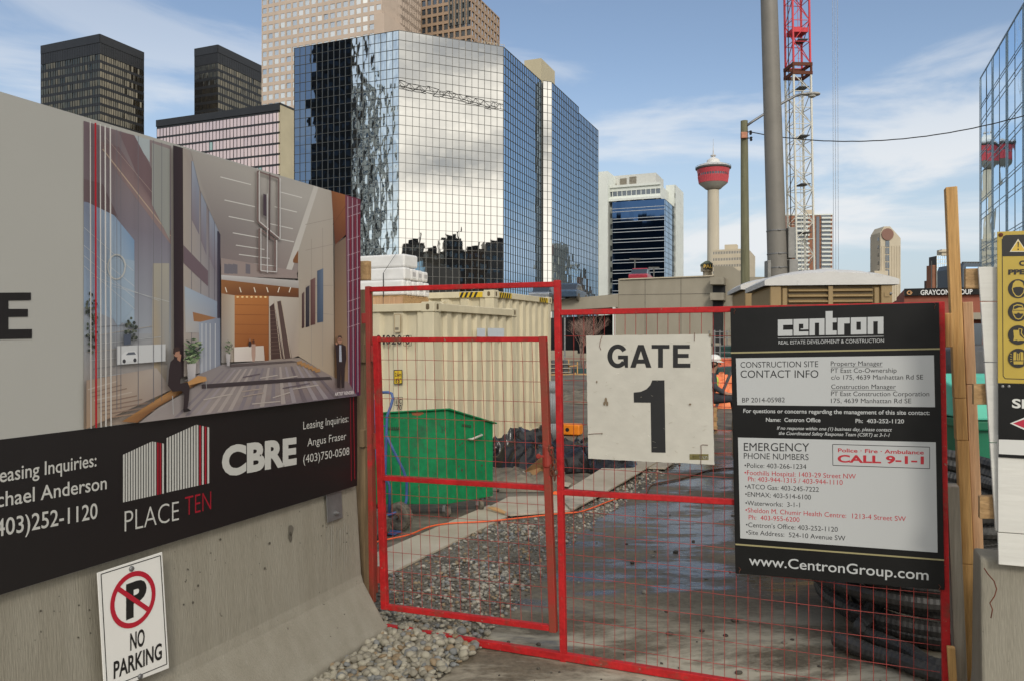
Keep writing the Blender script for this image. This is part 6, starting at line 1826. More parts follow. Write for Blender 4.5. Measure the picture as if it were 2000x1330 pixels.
# ------------------------------------------------------------------ portable toilets
def toilet(name, label, c, zr, yaw=0.0):
    t = thing(name, label, 'portable toilet', c, 'portable toilets behind the contact board')
    cs, sn = math.cos(yaw), math.sin(yaw)
    fx = Vector((cs, sn, 0)); fy = Vector((-sn, cs, 0)); o = Vector(c)
    P = lambda x, y, z: o + fx * x + fy * y + UP * z
    H = zr - 0.165
    b = MB(); b.box(P(0, 0, H / 2 + 0.05), fx * 0.55, fy * 0.57, UP * (H / 2 - 0.05)); b.build('cabin', M['toilet_tan'], t, bevel=0.03)
    b = MB()
    for x in (-0.50, 0.50): b.box(P(x, -0.585, H / 2), fx * 0.05, fy * 0.018, UP * (H / 2 - 0.01))
    for x in (-0.415, 0.415): b.box(P(x, -0.58, H / 2), fx * 0.022, fy * 0.014, UP * (H / 2 - 0.03))
    b.build('pilaster', M['toilet_tan'], t, bevel=0.008)
    for k in range(4):
        b = MB(); z = H - 0.048 - k * 0.052
        b.prism([P(-0.38, -0.565, z + 0.014), P(-0.38, -0.60, z - 0.004), P(-0.38, -0.60, z - 0.014), P(-0.38, -0.565, z - 0.022)], fx * 0.76)
        b.build('louvre', M['toilet_tan'], t, bevel=0.003)
    b = MB(); b.box(P(0, -0.567, H - 0.13), fx * 0.385, fy * 0.006, UP * 0.115); b.build('louvre_recess', mat('tan_dark', (0.10, 0.07, 0.035), rough=0.7), t)
    b = MB(); b.box(P(0.0, -0.60, H - 0.13), fx * 0.02, fy * 0.006, UP * 0.115); b.build('louvre_post', M['toilet_tan'], t)
    b = MB(); b.lathe(P(0.535, -0.60, H - 0.09), [(0.014, 0), (0.013, 0.012), (0.004, 0.016)], 12, axis=-fy); b.build('bolt', M['galv'], t)
    b = MB(); b.box(P(0.50, -0.606, H - 0.10), fx * 0.022, fy * 0.004, UP * 0.02); b.build('latch_plate', M['toilet_tan'], t)
    # domed roof
    b = MB(); nx, ny = 28, 18; vs = []
    for j in range(ny + 1):
        for i in range(nx + 1):
            u = -1 + 2 * i / nx; v = -1 + 2 * j / ny
            e = max(0.0, 1 - abs(u) ** 2.2) ** 0.75 * (0.55 + 0.45 * max(0, 1 - abs(v) ** 3) ** 0.6)
            z = H + 0.045 + 0.125 * e
            if abs(u) < 0.13: z += 0.008
            if 0.55 < abs(u) < 0.62 or 0.13 < abs(u) < 0.17: z -= 0.004
            vs.append(P(u * 0.605, v * 0.625, z))
    fs = [(j * (nx + 1) + i, j * (nx + 1) + i + 1, (j + 1) * (nx + 1) + i + 1, (j + 1) * (nx + 1) + i) for j in range(ny) for i in range(nx)]
    b.add(vs, fs)
    ring = [i for i in range(nx + 1)] + [(j + 1) * (nx + 1) + nx for j in range(ny)] + [ny * (nx + 1) + nx - 1 - i for i in range(nx)] + [(ny - 1 - j) * (nx + 1) for j in range(ny - 1)]
    n0 = len(b.v)
    low = [b.v[i].copy() for i in ring]
    for q in low: q.z = H - 0.005
    b.v += low; m_ = len(ring)
    for k in range(m_):
        b.f.append((ring[k], n0 + k, n0 + (k + 1) % m_, ring[(k + 1) % m_])); b.c.append(None)
    ro = b.build('roof', M['toilet_roof'], t, smooth=True); smooth_by_angle(ro, 50)
    b = MB()
    b.lathe(P(0.36, 0.40, H + 0.05), [(0.05, 0), (0.05, 0.13), (0.06, 0.135), (0.06, 0.15), (0.01, 0.16)], 14); b.build('vent_pipe', M['grey_dark'], t, smooth=False)
toilet('portable_toilet', 'tan portable toilet with a domed white roof rising behind the contact board', (3.10, 7.95, 0), 2.36, R(-8.5))
toilet('portable_toilet', 'portable toilet standing farther back, only the left edge of its white roof showing', (3.40, 9.75, 0), 2.44, R(-8.5))

# ------------------------------------------------------------------ drain hoses
def hoses():
    c = Vector((2.50, 4.66, 0))
    def helix(turns, r0, z0, dz, ph, ecc, wob, seed, rr=0.037, rspread=0.10):
        r_ = random.Random(seed); pts = []
        n = int(turns * 2 * math.pi * 0.6 / 0.013)
        offs = [(r_.uniform(-1, 1), r_.uniform(-1, 1), r_.uniform(-1, 1)) for _ in range(int(turns) + 3)]
        for i in range(n):
            th = i / n * turns * 2 * math.pi; k = th / (2 * math.pi); i0 = int(k); f = k - i0
            f = f * f * (3 - 2 * f)
            o = [offs[i0][q] * (1 - f) + offs[i0 + 1][q] * f for q in range(3)]
            r = r0 + o[0] * rspread
            z = z0 + dz * k + o[2] * 0.035 + math.sin(th + ph) * wob
            pts.append(c + Vector((math.cos(th + ph) * r * ecc + o[1] * 0.05, math.sin(th + ph) * r + o[0] * 0.04, max(rr + 0.004, z))))
        return pts
    corr = lambda rr: (lambda i: rr * (1.0 if i % 2 else 0.945))
    t = thing('coiled_drain_hose', 'big heap of black corrugated drain hose coiled behind the fence under the contact board', 'hose', c)
    for (turns, r0, z0, dz, ph, ecc, wob, sd, sp) in ((7.0, 0.56, 0.04, 0.062, 2.6, 1.08, 0.03, 1, 0.09), (6.0, 0.47, 0.40, 0.066, 0.7, 1.12, 0.06, 2, 0.12), (5.0, 0.36, 0.06, 0.08, 4.0, 1.1, 0.05, 3, 0.08), (4.0, 0.52, 0.62, 0.06, 3.3, 1.05, 0.09, 6, 0.12)):
        b = MB(); pts = helix(turns, r0, z0, dz, ph, ecc, wob, sd, rspread=sp); b.tube(pts, 0.042, 9, rf=corr(0.042)); b.build('coil', M['hose'], t)
    def loose(label, ctrl, rr=0.043):
        P_ = []
        n = 14
        cp = [ctrl[0]] + ctrl + [ctrl[-1]]
        for i in range(1, len(cp) - 2):
            a, b1, c1, d = [Vector(q) for q in cp[i - 1:i + 3]]
            m = max(4, int((c1 - b1).length / 0.013))
            for k in range(m):
                s = k / m
                P_.append(0.5 * ((2 * b1) + (c1 - a) * s + (2 * a - 5 * b1 + 4 * c1 - d) * s * s + (3 * b1 - a - 3 * c1 + d) * s ** 3))
        tt = thing('loose_drain_hose', label, 'hose', P_[0], 'loose drain hoses on the drive')
        b = MB(); b.tube(P_, rr, 10, rf=corr(rr)); b.build('hose', M['hose'], tt)
    z = 0.05
    loose('black corrugated hose end pointing left, lowest on the drive under the contact board', [gnd(1632, 1246, 0.06), gnd(1690, 1270, z), gnd(1750, 1288, z), gnd(1830, 1316, z), gnd(1905, 1335, z), (2.55, 3.80, z)])
    loose('black corrugated hose bent in a hook just above the lowest hose', [(2.75, 4.02, 0.06), gnd(1850, 1302, 0.06), gnd(1770, 1268, 0.05), gnd(1700, 1240, 0.06), gnd(1680, 1226, 0.09), gnd(1692, 1210, 0.12), (2.05, 4.42, 0.16), (2.2, 4.55, 0.20)], 0.041)
hoses()

def bin_and_bundle():
    c = Vector((3.62, 5.75, 0))
    t = thing('green_site_bin', 'dark green bin with a pale green lid seen between the lumber and the white boards', 'bin', c)
    b = MB(); b.prism([c + Vector((-0.34, -0.28, 0.06)), c + Vector((0.34, -0.28, 0.06)), c + Vector((0.40, -0.32, 1.10)), c + Vector((-0.40, -0.32, 1.10))], Vector((0, 0.6, 0))); b.box(c + Vector((0, 0, 1.08)), (0.42, 0, 0), (0, 0.36, 0), (0, 0, 0.035)); b.build('body', M['dark_green'], t, bevel=0.012)
    b = MB(); b.prism([c + Vector((-0.43, -0.38, 1.12)), c + Vector((-0.43, -0.34, 1.30)), c + Vector((-0.43, 0.2, 1.42)), c + Vector((-0.43, 0.38, 1.40)), c + Vector((-0.43, 0.38, 1.12))], Vector((0.86, 0, 0))); b.build('lid', M['green_light'], t, bevel=0.015)
    for s in (-0.3, 0.3):
        b = MB(); b.lathe(c + Vector((s, 0.22, 0.08)), [(0.08, -0.03), (0.08, 0.03)], 16, axis=(1, 0, 0)); b.build('wheel', M['rubber'], t)
    c = Vector((5.65, 9.3, 0))
    t = thing('dark_tarped_stack', 'stack of material under a dark grey crumpled tarp behind the lumber', 'tarped stack', c)
    b = MB(); vs = []; n = 14
    fs = []
    for k in range(9):
        z = 1.55 * min(1.0, k / 6); s = 1.0 if k <= 6 else (0.55 if k == 7 else 0.02)
        for i in range(4 * n):
            e = i // n; f = (i % n) / n * 2 - 1
            x, y = ((f, -1), (1, f), (-f, 1), (-1, -f))[e]
            d = 0.06 * noise.noise(Vector((x * 3, y * 3, z * 3)))
            vs.append(c + Vector((x * 0.62 * s * (1 + d), y * 0.5 * s * (1 + d), z + 0.05 * noise.noise(Vector((x * 2, y * 2, 7))) * (k >= 6) + (0.05 if k > 6 else 0))))
    m_ = 4 * n
    for k in range(8):
        for i in range(m_): fs.append((k * m_ + i, k * m_ + (i + 1) % m_, (k + 1) * m_ + (i + 1) % m_, (k + 1) * m_ + i))
    b.add(vs, fs); b.build('tarp', mat('tarp_grey', (0.055, 0.057, 0.06), rough=0.6, col2=(0.11, 0.11, 0.11), scale=3, bump=0.6, bscale=9), t, smooth=True)
bin_and_bundle()

# ------------------------------------------------------------------ shipping containers and what lies on them
def corrug(b, p, u, n, L, z0, z1, pitch, depth):
    """trapezoid ribs along u"""
    k = int(round(L / pitch)); pitch = L / k
    xs = []
    for i in range(k):
        xs += [(i * pitch, 0), (i * pitch + pitch * .28, 0), (i * pitch + pitch * .40, -depth), (i * pitch + pitch * .78, -depth), (i * pitch + pitch * .90, 0)]
    xs.append((L, 0))
    for (x0, d0), (x1, d1) in zip(xs[:-1], xs[1:]):
        a = p + u * x0 + n * d0; c = p + u * x1 + n * d1
        b.quad(a + UP * z0, c + UP * z0, c + UP * z1, a + UP * z1)
def container(label, p, e1, L, W, H):
    """p: right front bottom corner; e1 runs away along the end wall; the long wall runs to the left"""
    e1 = Vector(e1).normalized(); e2 = Vector((-e1.y, e1.x, 0))
    t = thing('shipping_container', label, 'shipping container', p, 'cream shipping containers')
    n1 = -e1; n2 = -e2
    p = Vector(p)
    m = M['cream_steel']
    b = MB(); corrug(b, p + e2 * 0.16 - n1 * 0.03 , e2, n1, L - 0.32, 0.12, H - 0.10, 0.36, 0.045); b.build('long_wall', m, t)
    b = MB(); corrug(b, p + e1 * 0.14 - n2 * 0.03, e1, n2, W - 0.28, 0.12, H - 0.10, 0.27, 0.045); b.build('end_wall', m, t)
    for q in (p + e1 * 0.08 + e2 * 0.09, p + e1 * (W - 0.08) + e2 * 0.09, p + e1 * 0.08 + e2 * (L - 0.09), p + e1 * (W - 0.08) + e2 * (L - 0.09)):
        b = MB(); b.box(q + UP * H / 2, e1 * 0.072, e2 * 0.08, UP * (H / 2 - 0.11)); b.build('corner_post', m, t, bevel=0.01)
    b = MB()
    for z in (H - 0.055, 0.07):
        b.box(p + e2 * L / 2 + e1 * 0.035 + UP * z, e2 * (L / 2 - 0.17), e1 * 0.035, UP * 0.05); b.box(p + e1 * W / 2 + e2 * 0.035 + UP * z, e1 * (W / 2 - 0.15), e2 * 0.035, UP * 0.05)
        b.box(p + e2 * L / 2 + e1 * (W - 0.035) + UP * z, e2 * (L / 2 - 0.17), e1 * 0.03, UP * 0.05); b.box(p + e1 * W / 2 + e2 * (L - 0.035) + UP * z, e1 * (W / 2 - 0.15), e2 * 0.03, UP * 0.05)
    b.build('rail', m, t, bevel=0.008)
    b = MB(); b.box(p + e1 * W / 2 + e2 * L / 2 + UP * (H - 0.03), e1 * (W / 2 - 0.05), e2 * (L / 2 - 0.05), UP * 0.012); b.box(p + e1 * (W - 0.06) + e2 * L / 2 + UP * H / 2, e1 * 0.02, e2 * (L / 2 - 0.16), UP * (H / 2 - 0.11)); b.box(p + e1 * W / 2 + e2 * (L - 0.06) + UP * H / 2, e1 * (W / 2 - 0.15), e2 * 0.02, UP * (H / 2 - 0.11)); b.build('roof', m, t)
    for q in (p + e1 * 0.082 + e2 * 0.09, p + e1 * (W - 0.082) + e2 * 0.09, p + e1 * 0.082 + e2 * (L - 0.09)):
        for z in (H - 0.05, 0.06):
            b = MB(); b.box(q + UP * z, e1 * 0.086, e2 * 0.094, UP * 0.062); c = b.build('corner_casting', m, t, bevel=0.008)
            b = MB()
            for (nn, uu, dd) in ((n1, e2, 0.0866), (n2, e1, 0.0946)):
                o = q + UP * z + nn * dd
                pts = [o + uu * 0.026 * math.cos(2 * math.pi * k / 16) + UP * (0.018 * math.sin(2 * math.pi * k / 16) + (0.020 if 0 < k < 8 else -0.020)) for k in range(16)]
                if (pts[1] - pts[0]).cross(pts[2] - pts[0]).dot(nn) < 0: pts = pts[::-1]
                b.poly(pts)
            b.build('lifting_hole', mat('hole_brown', (0.13, 0.095, 0.05), rough=0.9), c)
    return t, e1, e2
def containers():
    r = R(25.5); e = Vector((math.sin(r), math.cos(r), 0))
    p1 = Vector((-0.975, 9.72, 0))
    t1, e1, e2 = container('nearer cream shipping container with white wrapped packs on its roof', p1, e, 6.06, 2.44, zt(591.5, 9.72))
    H1 = zt(591.5, 9.72)
    r = R(25.0)
    p2 = Vector((-0.288, 12.35, 0))
    H2 = zt(568, 12.35)
    t2, f1, f2 = container('taller cream shipping container with black and yellow hazard stripes, behind the nearer one', p2, (math.sin(r), math.cos(r), 0), 6.06, 2.44, H2)
    # hazard stripes on the farther one
    K = (0.012, 0.012, 0.012, 1); Y = (0.66, 0.45, 0.02, 1)
    def stripes(o, u, n, L, h):
        b = MB(); k = int(L / 0.085)
        b.quad(o, o + u * L, o + u * L + UP * h, o + UP * h, Y)
        for i in range(k):
            x0 = i * 0.085; q = [o + n * 0.002 + u * x0, o + n * 0.002 + u * min(L, x0 + 0.042), o + n * 0.002 + u * min(L, x0 + 0.082) + UP * h, o + n * 0.002 + u * min(L, x0 + 0.04) + UP * h]
            b.quad(*q, K)
        return b
    n1, n2 = -f1, -f2
    stripes(p2 + f2 * 0.62 + n1 * 0.003 + UP * (H2 - 0.10), -f2, n1, 0.42, 0.085).build('hazard_tape', M['print'], t2)
    stripes(p2 + f1 * 0.20 + n2 * 0.003 + UP * (H2 - 0.10), f1, n2, 0.46, 0.085).build('hazard_tape', M['print'], t2)
    stripes(p2 + f1 * 1.85 + n2 * 0.003 + UP * (H2 - 0.10), f1, n2, 0.40, 0.085).build('hazard_tape', M['print'], t2)
    b = MB(); b.box(p2 + f2 * 0.95 + n1 * 0.008 + UP * (H2 - 0.26), f2 * 0.045, n1 * 0.02, UP * 0.10); b.build('vent', M['cream_steel'], t2, bevel=0.01)
    # markings on the nearer one
    CP = Pl(p1 - e1 * 0.0 , e2)
    g = Print(CP, base=0.004, step=0.0004)
    for s, x, w in (('8', 735, 9), ('1', 748, 4), ('0', 754, 9), ('2', 765, 9), ('0', 776, 9), ('0', 792, 9)):
        g.text(s, (x, 672.5), (x + w, 672.2), 17.5, K, 0.01)
    bx = [(789, 656), (804, 655.5), (804, 675), (789, 675)]; g.line(bx + [bx[0]], 0.8, K)
    g.poly([(769.5, 722), (786.5, 721.5), (786.5, 749), (769.5, 750)], K); g.poly([(771, 723.5), (785, 723), (785, 747.5), (771, 748.5)], Y)
    g.text('2.6m', (772, 734.5), (784, 734.2), 7.5, K, 0.02); g.text("8'6\"", (773, 746.5), (784, 746.2), 8, K, 0.02)
    bx = [(771, 775.5), (787, 775), (787, 790), (771, 790.5)]; g.line(bx + [bx[0]], 0.9, K); g.line([(778, 775), (778, 790)], 0.8, K)
    g.text('i', (773.5, 787.5), (775.5, 787.4), 9, K, 0.03); g.text('C', (780, 787.3), (785.6, 787), 9, K, 0.02); g.text('70', (775.5, 799.6), (785.5, 799.2), 8.6, K, 0.005)
    bx = [(771.5, 615), (783, 614.5), (783, 649), (771.5, 649.5)]; g.poly(bx, (0.55, 0.48, 0.33, 1)); g.line(bx + [bx[0]], 0.9, (0.30, 0.18, 0.08, 1)); g.poly([(772.5, 640), (779.5, 640), (779.5, 645), (772.5, 645)], (0.2, 0.17, 0.12, 1))
    g.mb.build('marking', M['print_matte'], t1)
    EP = Pl(p1, e1)
    g = Print(EP, base=0.004, step=0.0004)
    for (xa, xb) in ((931, 947), (952, 984)): g.poly([(xa, 641), (xb, 641.5), (xb, 658), (xa, 657.5)], (0.62, 0.66, 0.70, 1))
    g.mb.build('paper_label', M['print_matte'], t1)
    # pallet and wrapped packs on the nearer roof
    c0 = Vector(((787 - 1000) / F * 10.2, 10.2, H1))
    t = thing('wooden_pallet', 'wooden pallet lying on the roof of the nearer cream container', 'pallet', c0)
    b = MB()
    for k in range(5): b.box(c0 + e2 * 0.65 + e1 * (0.06 + k * 0.13) + UP * 0.108, e2 * 0.65, e1 * 0.05, UP * 0.010)
    b.build('deck_board', M['wood_h'], t)
    b = MB()
    for k in (0.03, 0.65, 1.27): b.box(c0 + e2 * k + e1 * 0.32 + UP * 0.05, e2 * 0.03, e1 * 0.32, UP * 0.046)
    b.build('stringer', M['wood_h'], t)
    b = MB(); b.box(c0 + e2 * 0.65 - e1 * 0.004 + UP * 0.052, e2 * 0.65, e1 * 0.01, UP * 0.045); b.build('side_board', M['wood_pink'], t)
    ZP = H1 + 0.121
    def pack(label, o, l, w, h, letters=False, tilt=0.0):
        tt = thing('wrapped_pack', label, 'wrapped pack', o, 'white wrapped packs on the container')
        b = MB(); k = 8; vs = []
        b.box(o + e2 * l / 2 + e1 * w / 2 + UP * h / 2, e2 * l / 2, e1 * w / 2, UP * h / 2)
        ob = b.build('wrapping', M['white_wrap'], tt, bevel=min(0.03, h * 0.16), seg=3)
        if letters:
            g = MB(); nn = -e2
            q = o + e1 * (w * 0.5) + nn * 0.003
            g.quad(q + e1 * -0.05 + UP * h * .2, q + e1 * 0.04 + UP * h * .2, q + e1 * 0.04 + UP * h * .8, q + e1 * -0.05 + UP * h * .8, (0.8, 0.79, 0.77, 1))
            for i in range(4):
                g.quad(*[q + nn * 0.002 + e1 * (-0.035 + i * 0.018) + UP * h * a + e1 * d for a, d in ((.32, 0), (.32, .009), (.70, .009), (.70, 0))], (0.25, 0.23, 0.24, 1))
            g.build('label', M['print_matte'], tt)
    pack('lowest long white wrapped pack on the pallet, left end', c0 + Vector((0, 0, 0.121)), 1.30, 0.10, 0.205)
    for i, w in enumerate((0.12, 0.12, 0.16, 0.14)):
        pack(('first', 'second', 'third', 'fourth')[i] + ' white box from the left in the lowest layer on the pallet', c0 + e1 * (0.108 + sum((0.12, 0.12, 0.16, 0.14)[:i]) + 0.008 * i) + UP * 0.121 + e2 * 0.0, 0.6, w, 0.205 - 0.006 * (i % 2), letters=i >= 2)
    for i, w in enumerate((0.15, 0.14, 0.14, 0.13)):
        pack(('first', 'second', 'third', 'fourth')[i] + ' white box from the left in the middle layer of the stack', c0 + e1 * (0.04 + sum((0.15, 0.14, 0.14, 0.13)[:i]) + 0.008 * i) + UP * 0.328, 1.15 - 0.1 * i, w, 0.165 - 0.008 * i, letters=i >= 1)
    pack('large white wrapped pack on top of the stack', c0 + e2 * 0.02 + e1 * 0.06 + UP * 0.497, 1.35, 0.34, 0.175)
    b = MB(); q = c0 + e2 * 0.30 - e1 * 0.012
    b.bar(q + UP * 0.0, q + UP * 0.42, 0.012, 0.006); b.bar(q + UP * 0.42, q + UP * 0.69 - e2 * 0.18 + e1 * 0.05, 0.006, 0.004)
    t = thing('black_strap', 'black strap hanging down the front of the white wrapped packs', 'strap', q); b.build('strap', M['dark'], t)
containers()

# ------------------------------------------------------------------ green bin, hand truck
def dumpster():
    P0 = Vector((-0.60, 7.32, 0)); P1 = Vector((-0.187, 7.70, 0)); side = P1 - P0
    P2 = Vector((-1.75, 7.30, 0))
    t = thing('green_dumpster', 'green steel dumpster on casters with a rusty patch, in front of the cream containers', 'dumpster', P0)
    zb = 0.135
    z0, z1, zl = zt(799, 7.32), zt(828, 7.70), zt(813, 7.30)
    P3 = P2 + side
    b = MB(); vs = [P2 + UP * zb, P0 + UP * zb, P1 + UP * zb, P3 + UP * zb, P2 + UP * zl, P0 + UP * z0, P1 + UP * z1, P3 + UP * (z1 - 0.05)]
    b.add(vs, [(0, 3, 2, 1), (0, 1, 5, 4), (1, 2, 6, 5), (2, 3, 7, 6), (3, 0, 4, 7)]); b.build('body', M['green_paint'], t, bevel=0.006)
    b = MB(); ov = 0.02; n1 = Vector((side.y, -side.x, 0)).normalized()
    a0, a1, a2, a3 = [v.copy() for v in vs[4:]]
    fwd = Vector((0, -1, 0)) * ov
    q = [a0 + fwd, a1 + fwd + n1 * ov, a2 + n1 * ov + side * 0.06, a3 + side * 0.06]
    b.prism([v + UP * 0.003 for v in q], UP * 0.012); b.build('lid', M['green_paint'], t)
    FPn = Pl(P0, P0 - P2); SPn = Pl(P0, side)
    g = Print(FPn, base=0.004, step=0.0003)
    g.poly([(803, 804), (812, 801), (824, 801), (828, 807), (818, 811), (806, 810)], (0.28, 0.09, 0.03, 1)); g.line([(826, 803), (840, 801)], 1.2, (0.05, 0.07, 0.05, 1))
    for i in range(6): g.poly([(757 + i * 4, 833 - 0.0), (759.6 + i * 4, 833), (759.6 + i * 4, 838), (757 + i * 4, 838)], (0.02, 0.045, 0.02, 1)); g.line([(756, 838), (781, 838)], 1.3, (0.02, 0.045, 0.02, 1))
    for i in range(40):
        x = 865 + rnd.gauss(0, 6); y = 838 + rnd.gauss(0, 6); g.ell(x, y, rnd.uniform(0.4, 1.0), rnd.uniform(0.4, 0.9), (0.03, 0.05, 0.03, 1), 6)
    for i in range(22):
        x = rnd.uniform(765, 870); y = rnd.uniform(815, 975); g.ell(x, y, rnd.uniform(0.3, 0.8), rnd.uniform(0.3, 0.8), (0.02, 0.06, 0.03, 1), 6)
    g.mb.build('paint_mark', M['print_matte'], t)
    g = Print(SPn, base=0.004, step=0.0003)
    for i in range(6): g.poly([(902 + i * 3, 827 + i * 0.4), (904 + i * 3, 827.3 + i * 0.4), (904 + i * 3, 832 + i * 0.4), (902 + i * 3, 831.7 + i * 0.4)], (0.02, 0.05, 0.02, 1))
    g.line([(901, 831), (920, 834)], 1.0, (0.02, 0.05, 0.02, 1))
    g.mb.build('paint_mark', M['print_matte'], t)
    b = MB(); b.tube([SPn.hit(914, 857, 0.005), SPn.hit(915, 856, 0.05), SPn.hit(935, 848, 0.05), SPn.hit(936, 848, 0.005)], 0.011, 8); b.build('handle', mat('pale_rope', (0.5, 0.5, 0.42), rough=0.8), t, smooth=True)
    for q in (P0 + side * 0.12 + (P2 - P0) * 0.06, P0 + side * 0.85 + (P2 - P0) * 0.06, P2 + side * 0.12 - (P2 - P0) * 0.06, P2 + side * 0.85 - (P2 - P0) * 0.06):
        b = MB(); b.lathe(q + UP * 0.058, [(0.05, -0.02), (0.058, -0.014), (0.058, 0.014), (0.05, 0.02)], 18, axis=(0.8, 0.6, 0)); w = b.build('caster', M['rubber'], t)
        b = MB(); b.bar(q + UP * 0.06 + Vector((0.024, 0.018, 0)), q + UP * 0.134 + Vector((0.02, 0.015, 0)), 0.03, 0.006); b.bar(q + UP * 0.06 - Vector((0.024, 0.018, 0)), q + UP * 0.134 - Vector((0.02, 0.015, 0)), 0.03, 0.006); b.build('fork', M['galv'], w)
dumpster()

def hand_truck():
    y = 6.86
    hub = at(781, 1003, y); hub.z = 0.125
    ax = Vector((0.50, 0.866, 0)).normalized()
    t = thing('hand_truck', 'blue tubular hand truck with muddy tyres leaning in front of the green dumpster', 'hand truck', Vector((hub.x, hub.y, 0)))
    b = MB()
    def tb(pts, r=0.0125): b.tube([at(x, yy, y + d) for x, yy, d in pts], r, 8)
    tb([(728, 766, 0.02), (758, 765.5, 0.02), (765, 768, 0.0), (767.5, 777, 0), (763, 793, -0.02), (756, 812, -0.04), (754.5, 850, -0.05), (752.5, 920, -0.06), (750.5, 998, -0.06)])
    tb([(754, 848, -0.05), (768, 878, -0.04), (788, 918, -0.02), (794.5, 938, 0), (794, 975, 0), (790, 992, 0), (778, 1003, 0.0)])
    tb([(724, 868, 0.1), (742, 902, 0.05), (755, 930, 0.02), (761, 950, 0), (760.5, 1005, 0)])
    tb([(738, 833, 0.0), (755, 831, -0.04)], 0.008)
    tb([(731, 780, 0.1), (730, 840, 0.08), (738, 910, 0.05), (741, 1000, 0.02)])
    tb([(748, 1008, -0.05), (768, 1002, -0.02), (786, 994, 0.0)], 0.012)
    b.build('frame', M['blue_paint'], t, smooth=True)
    for c in (hub, hub - ax * 0.34 + Vector((0.02, 0, 0))):
        c = Vector((c.x, c.y, 0.125))
        b = MB(); b.lathe(c, [(0.055, -0.034), (0.085, -0.042), (0.112, -0.036), (0.122, -0.015), (0.123, 0.0), (0.122, 0.015), (0.112, 0.036), (0.085, 0.042), (0.055, 0.034)], 28, axis=ax)
        for k in range(28):
            a = 2 * math.pi * k / 28; x = ax.orthogonal().normalized(); yv = ax.cross(x); d = x * math.cos(a) + yv * math.sin(a)
            b.box(c + d * 0.121, d * 0.004, ax * 0.024, ax.cross(d) * 0.007)
        w = b.build('wheel', M['rubber'], t, smooth=False)
        b = MB(); b.lathe(c, [(0.058, -0.030), (0.054, -0.024), (0.02, -0.02), (0.018, -0.046), (0.018, 0.046), (0.02, 0.02), (0.054, 0.024), (0.058, 0.030)], 20, axis=ax); b.build('rim', M['rust'], w)
    b = MB(); b.bar(hub, Vector((hub.x, hub.y, 0.125)) - ax * 0.34, 0.016, 0.016); b.build('axle', M['galv'], t)
    b = MB(); q = at(752, 1012, y - 0.1); q.z = 0.012; b.box(q, RT * 0.13, A * 0.07, UP * 0.004); b.build('toe_plate', M['blue_paint'], t)
hand_truck()

# ------------------------------------------------------------------ boardwalk, cords, litter, plastic
def boardwalk():
    data = (((706, 1090), (955, 985), (996, 1004), (735, 1130), 0.022, 'near plywood sheet of the boardwalk, running from behind the hinge post'),
            ((950, 991), (993, 969), (1120, 966), (1150, 976), (1118, 995), (996, 1004), 0.043, 'middle plywood sheet of the boardwalk, laid crosswise behind the lock stile'),
            ((1090, 966), (1200, 898), (1290, 897), (1180, 961), (1116, 994), 0.064, 'far plywood sheet of the boardwalk, below the GATE 1 board'),
            ((1247, 912), (1260, 903), (1316, 902), (1300, 913), 0.05, 'small loose plywood offcut lying just under the GATE 1 board'))
    for d in data:
        pts = [gnd(x, y, d[-2]) for x, y in d[:-2]]
        t = thing('plywood_sheet', d[-1], 'plywood sheet', Vector((pts[0].x, pts[0].y, 0)), 'plywood sheets of the boardwalk')
        b = MB(); b.prism([p - UP * 0.018 for p in pts], UP * 0.018); b.build('sheet', M['plywood'], t, bevel=0.002)
        g = MB()
        for i in range(len(pts)):
            a, c = pts[i], pts[(i + 1) % len(pts)]
            dd = (c - a).normalized(); nn = Vector((dd.y, -dd.x, 0))
    def cord(name, label, pts, r, m, amp=0.004):
        P_ = []
        cp = [pts[0]] + pts + [pts[-1]]
        for i in range(1, len(cp) - 2):
            a, b1, c1, d = cp[i - 1:i + 3]
            for k in range(7):
                s = k / 7
                P_.append(0.5 * ((2 * b1) + (c1 - a) * s + (2 * a - 5 * b1 + 4 * c1 - d) * s * s + (3 * b1 - a - 3 * c1 + d) * s ** 3))
        t = thing(name, label, 'cable', P_[0])
        b = MB(); b.tube(P_, r, 7); b.build('cord', m, t, smooth=True)
    z = lambda x: 0.03 if 740 < x < 985 else (0.055 if x < 1110 else 0.03)
    cord('extension_cord', 'bright orange extension cord snaking over the boardwalk and the gravel', [gnd(x, y, h) for x, y, h in ((715, 1062, 0.012), (760, 1052, 0.02), (800, 1043, 0.034), (838, 1028, 0.034), (880, 1021, 0.034), (940, 1018, 0.034), (985, 1014, 0.034), (1040, 1008, 0.03), (1095, 1002, 0.03), (1130, 999, 0.03), (1160, 990, 0.03), (1182, 981, 0.025), (1210, 972, 0.02), (1245, 968, 0.015))], 0.007, M['orange_cord'])
    cord('brown_hose', 'thin brown hose curving across the wet drive below the GATE 1 board', [gnd(x, y, 0.016) for x, y in ((1245, 969), (1262, 962), (1266, 953), (1276, 945), (1310, 938), (1345, 930), (1385, 918), (1440, 913), (1520, 915))], 0.010, M['brown_cord'])
boardwalk()

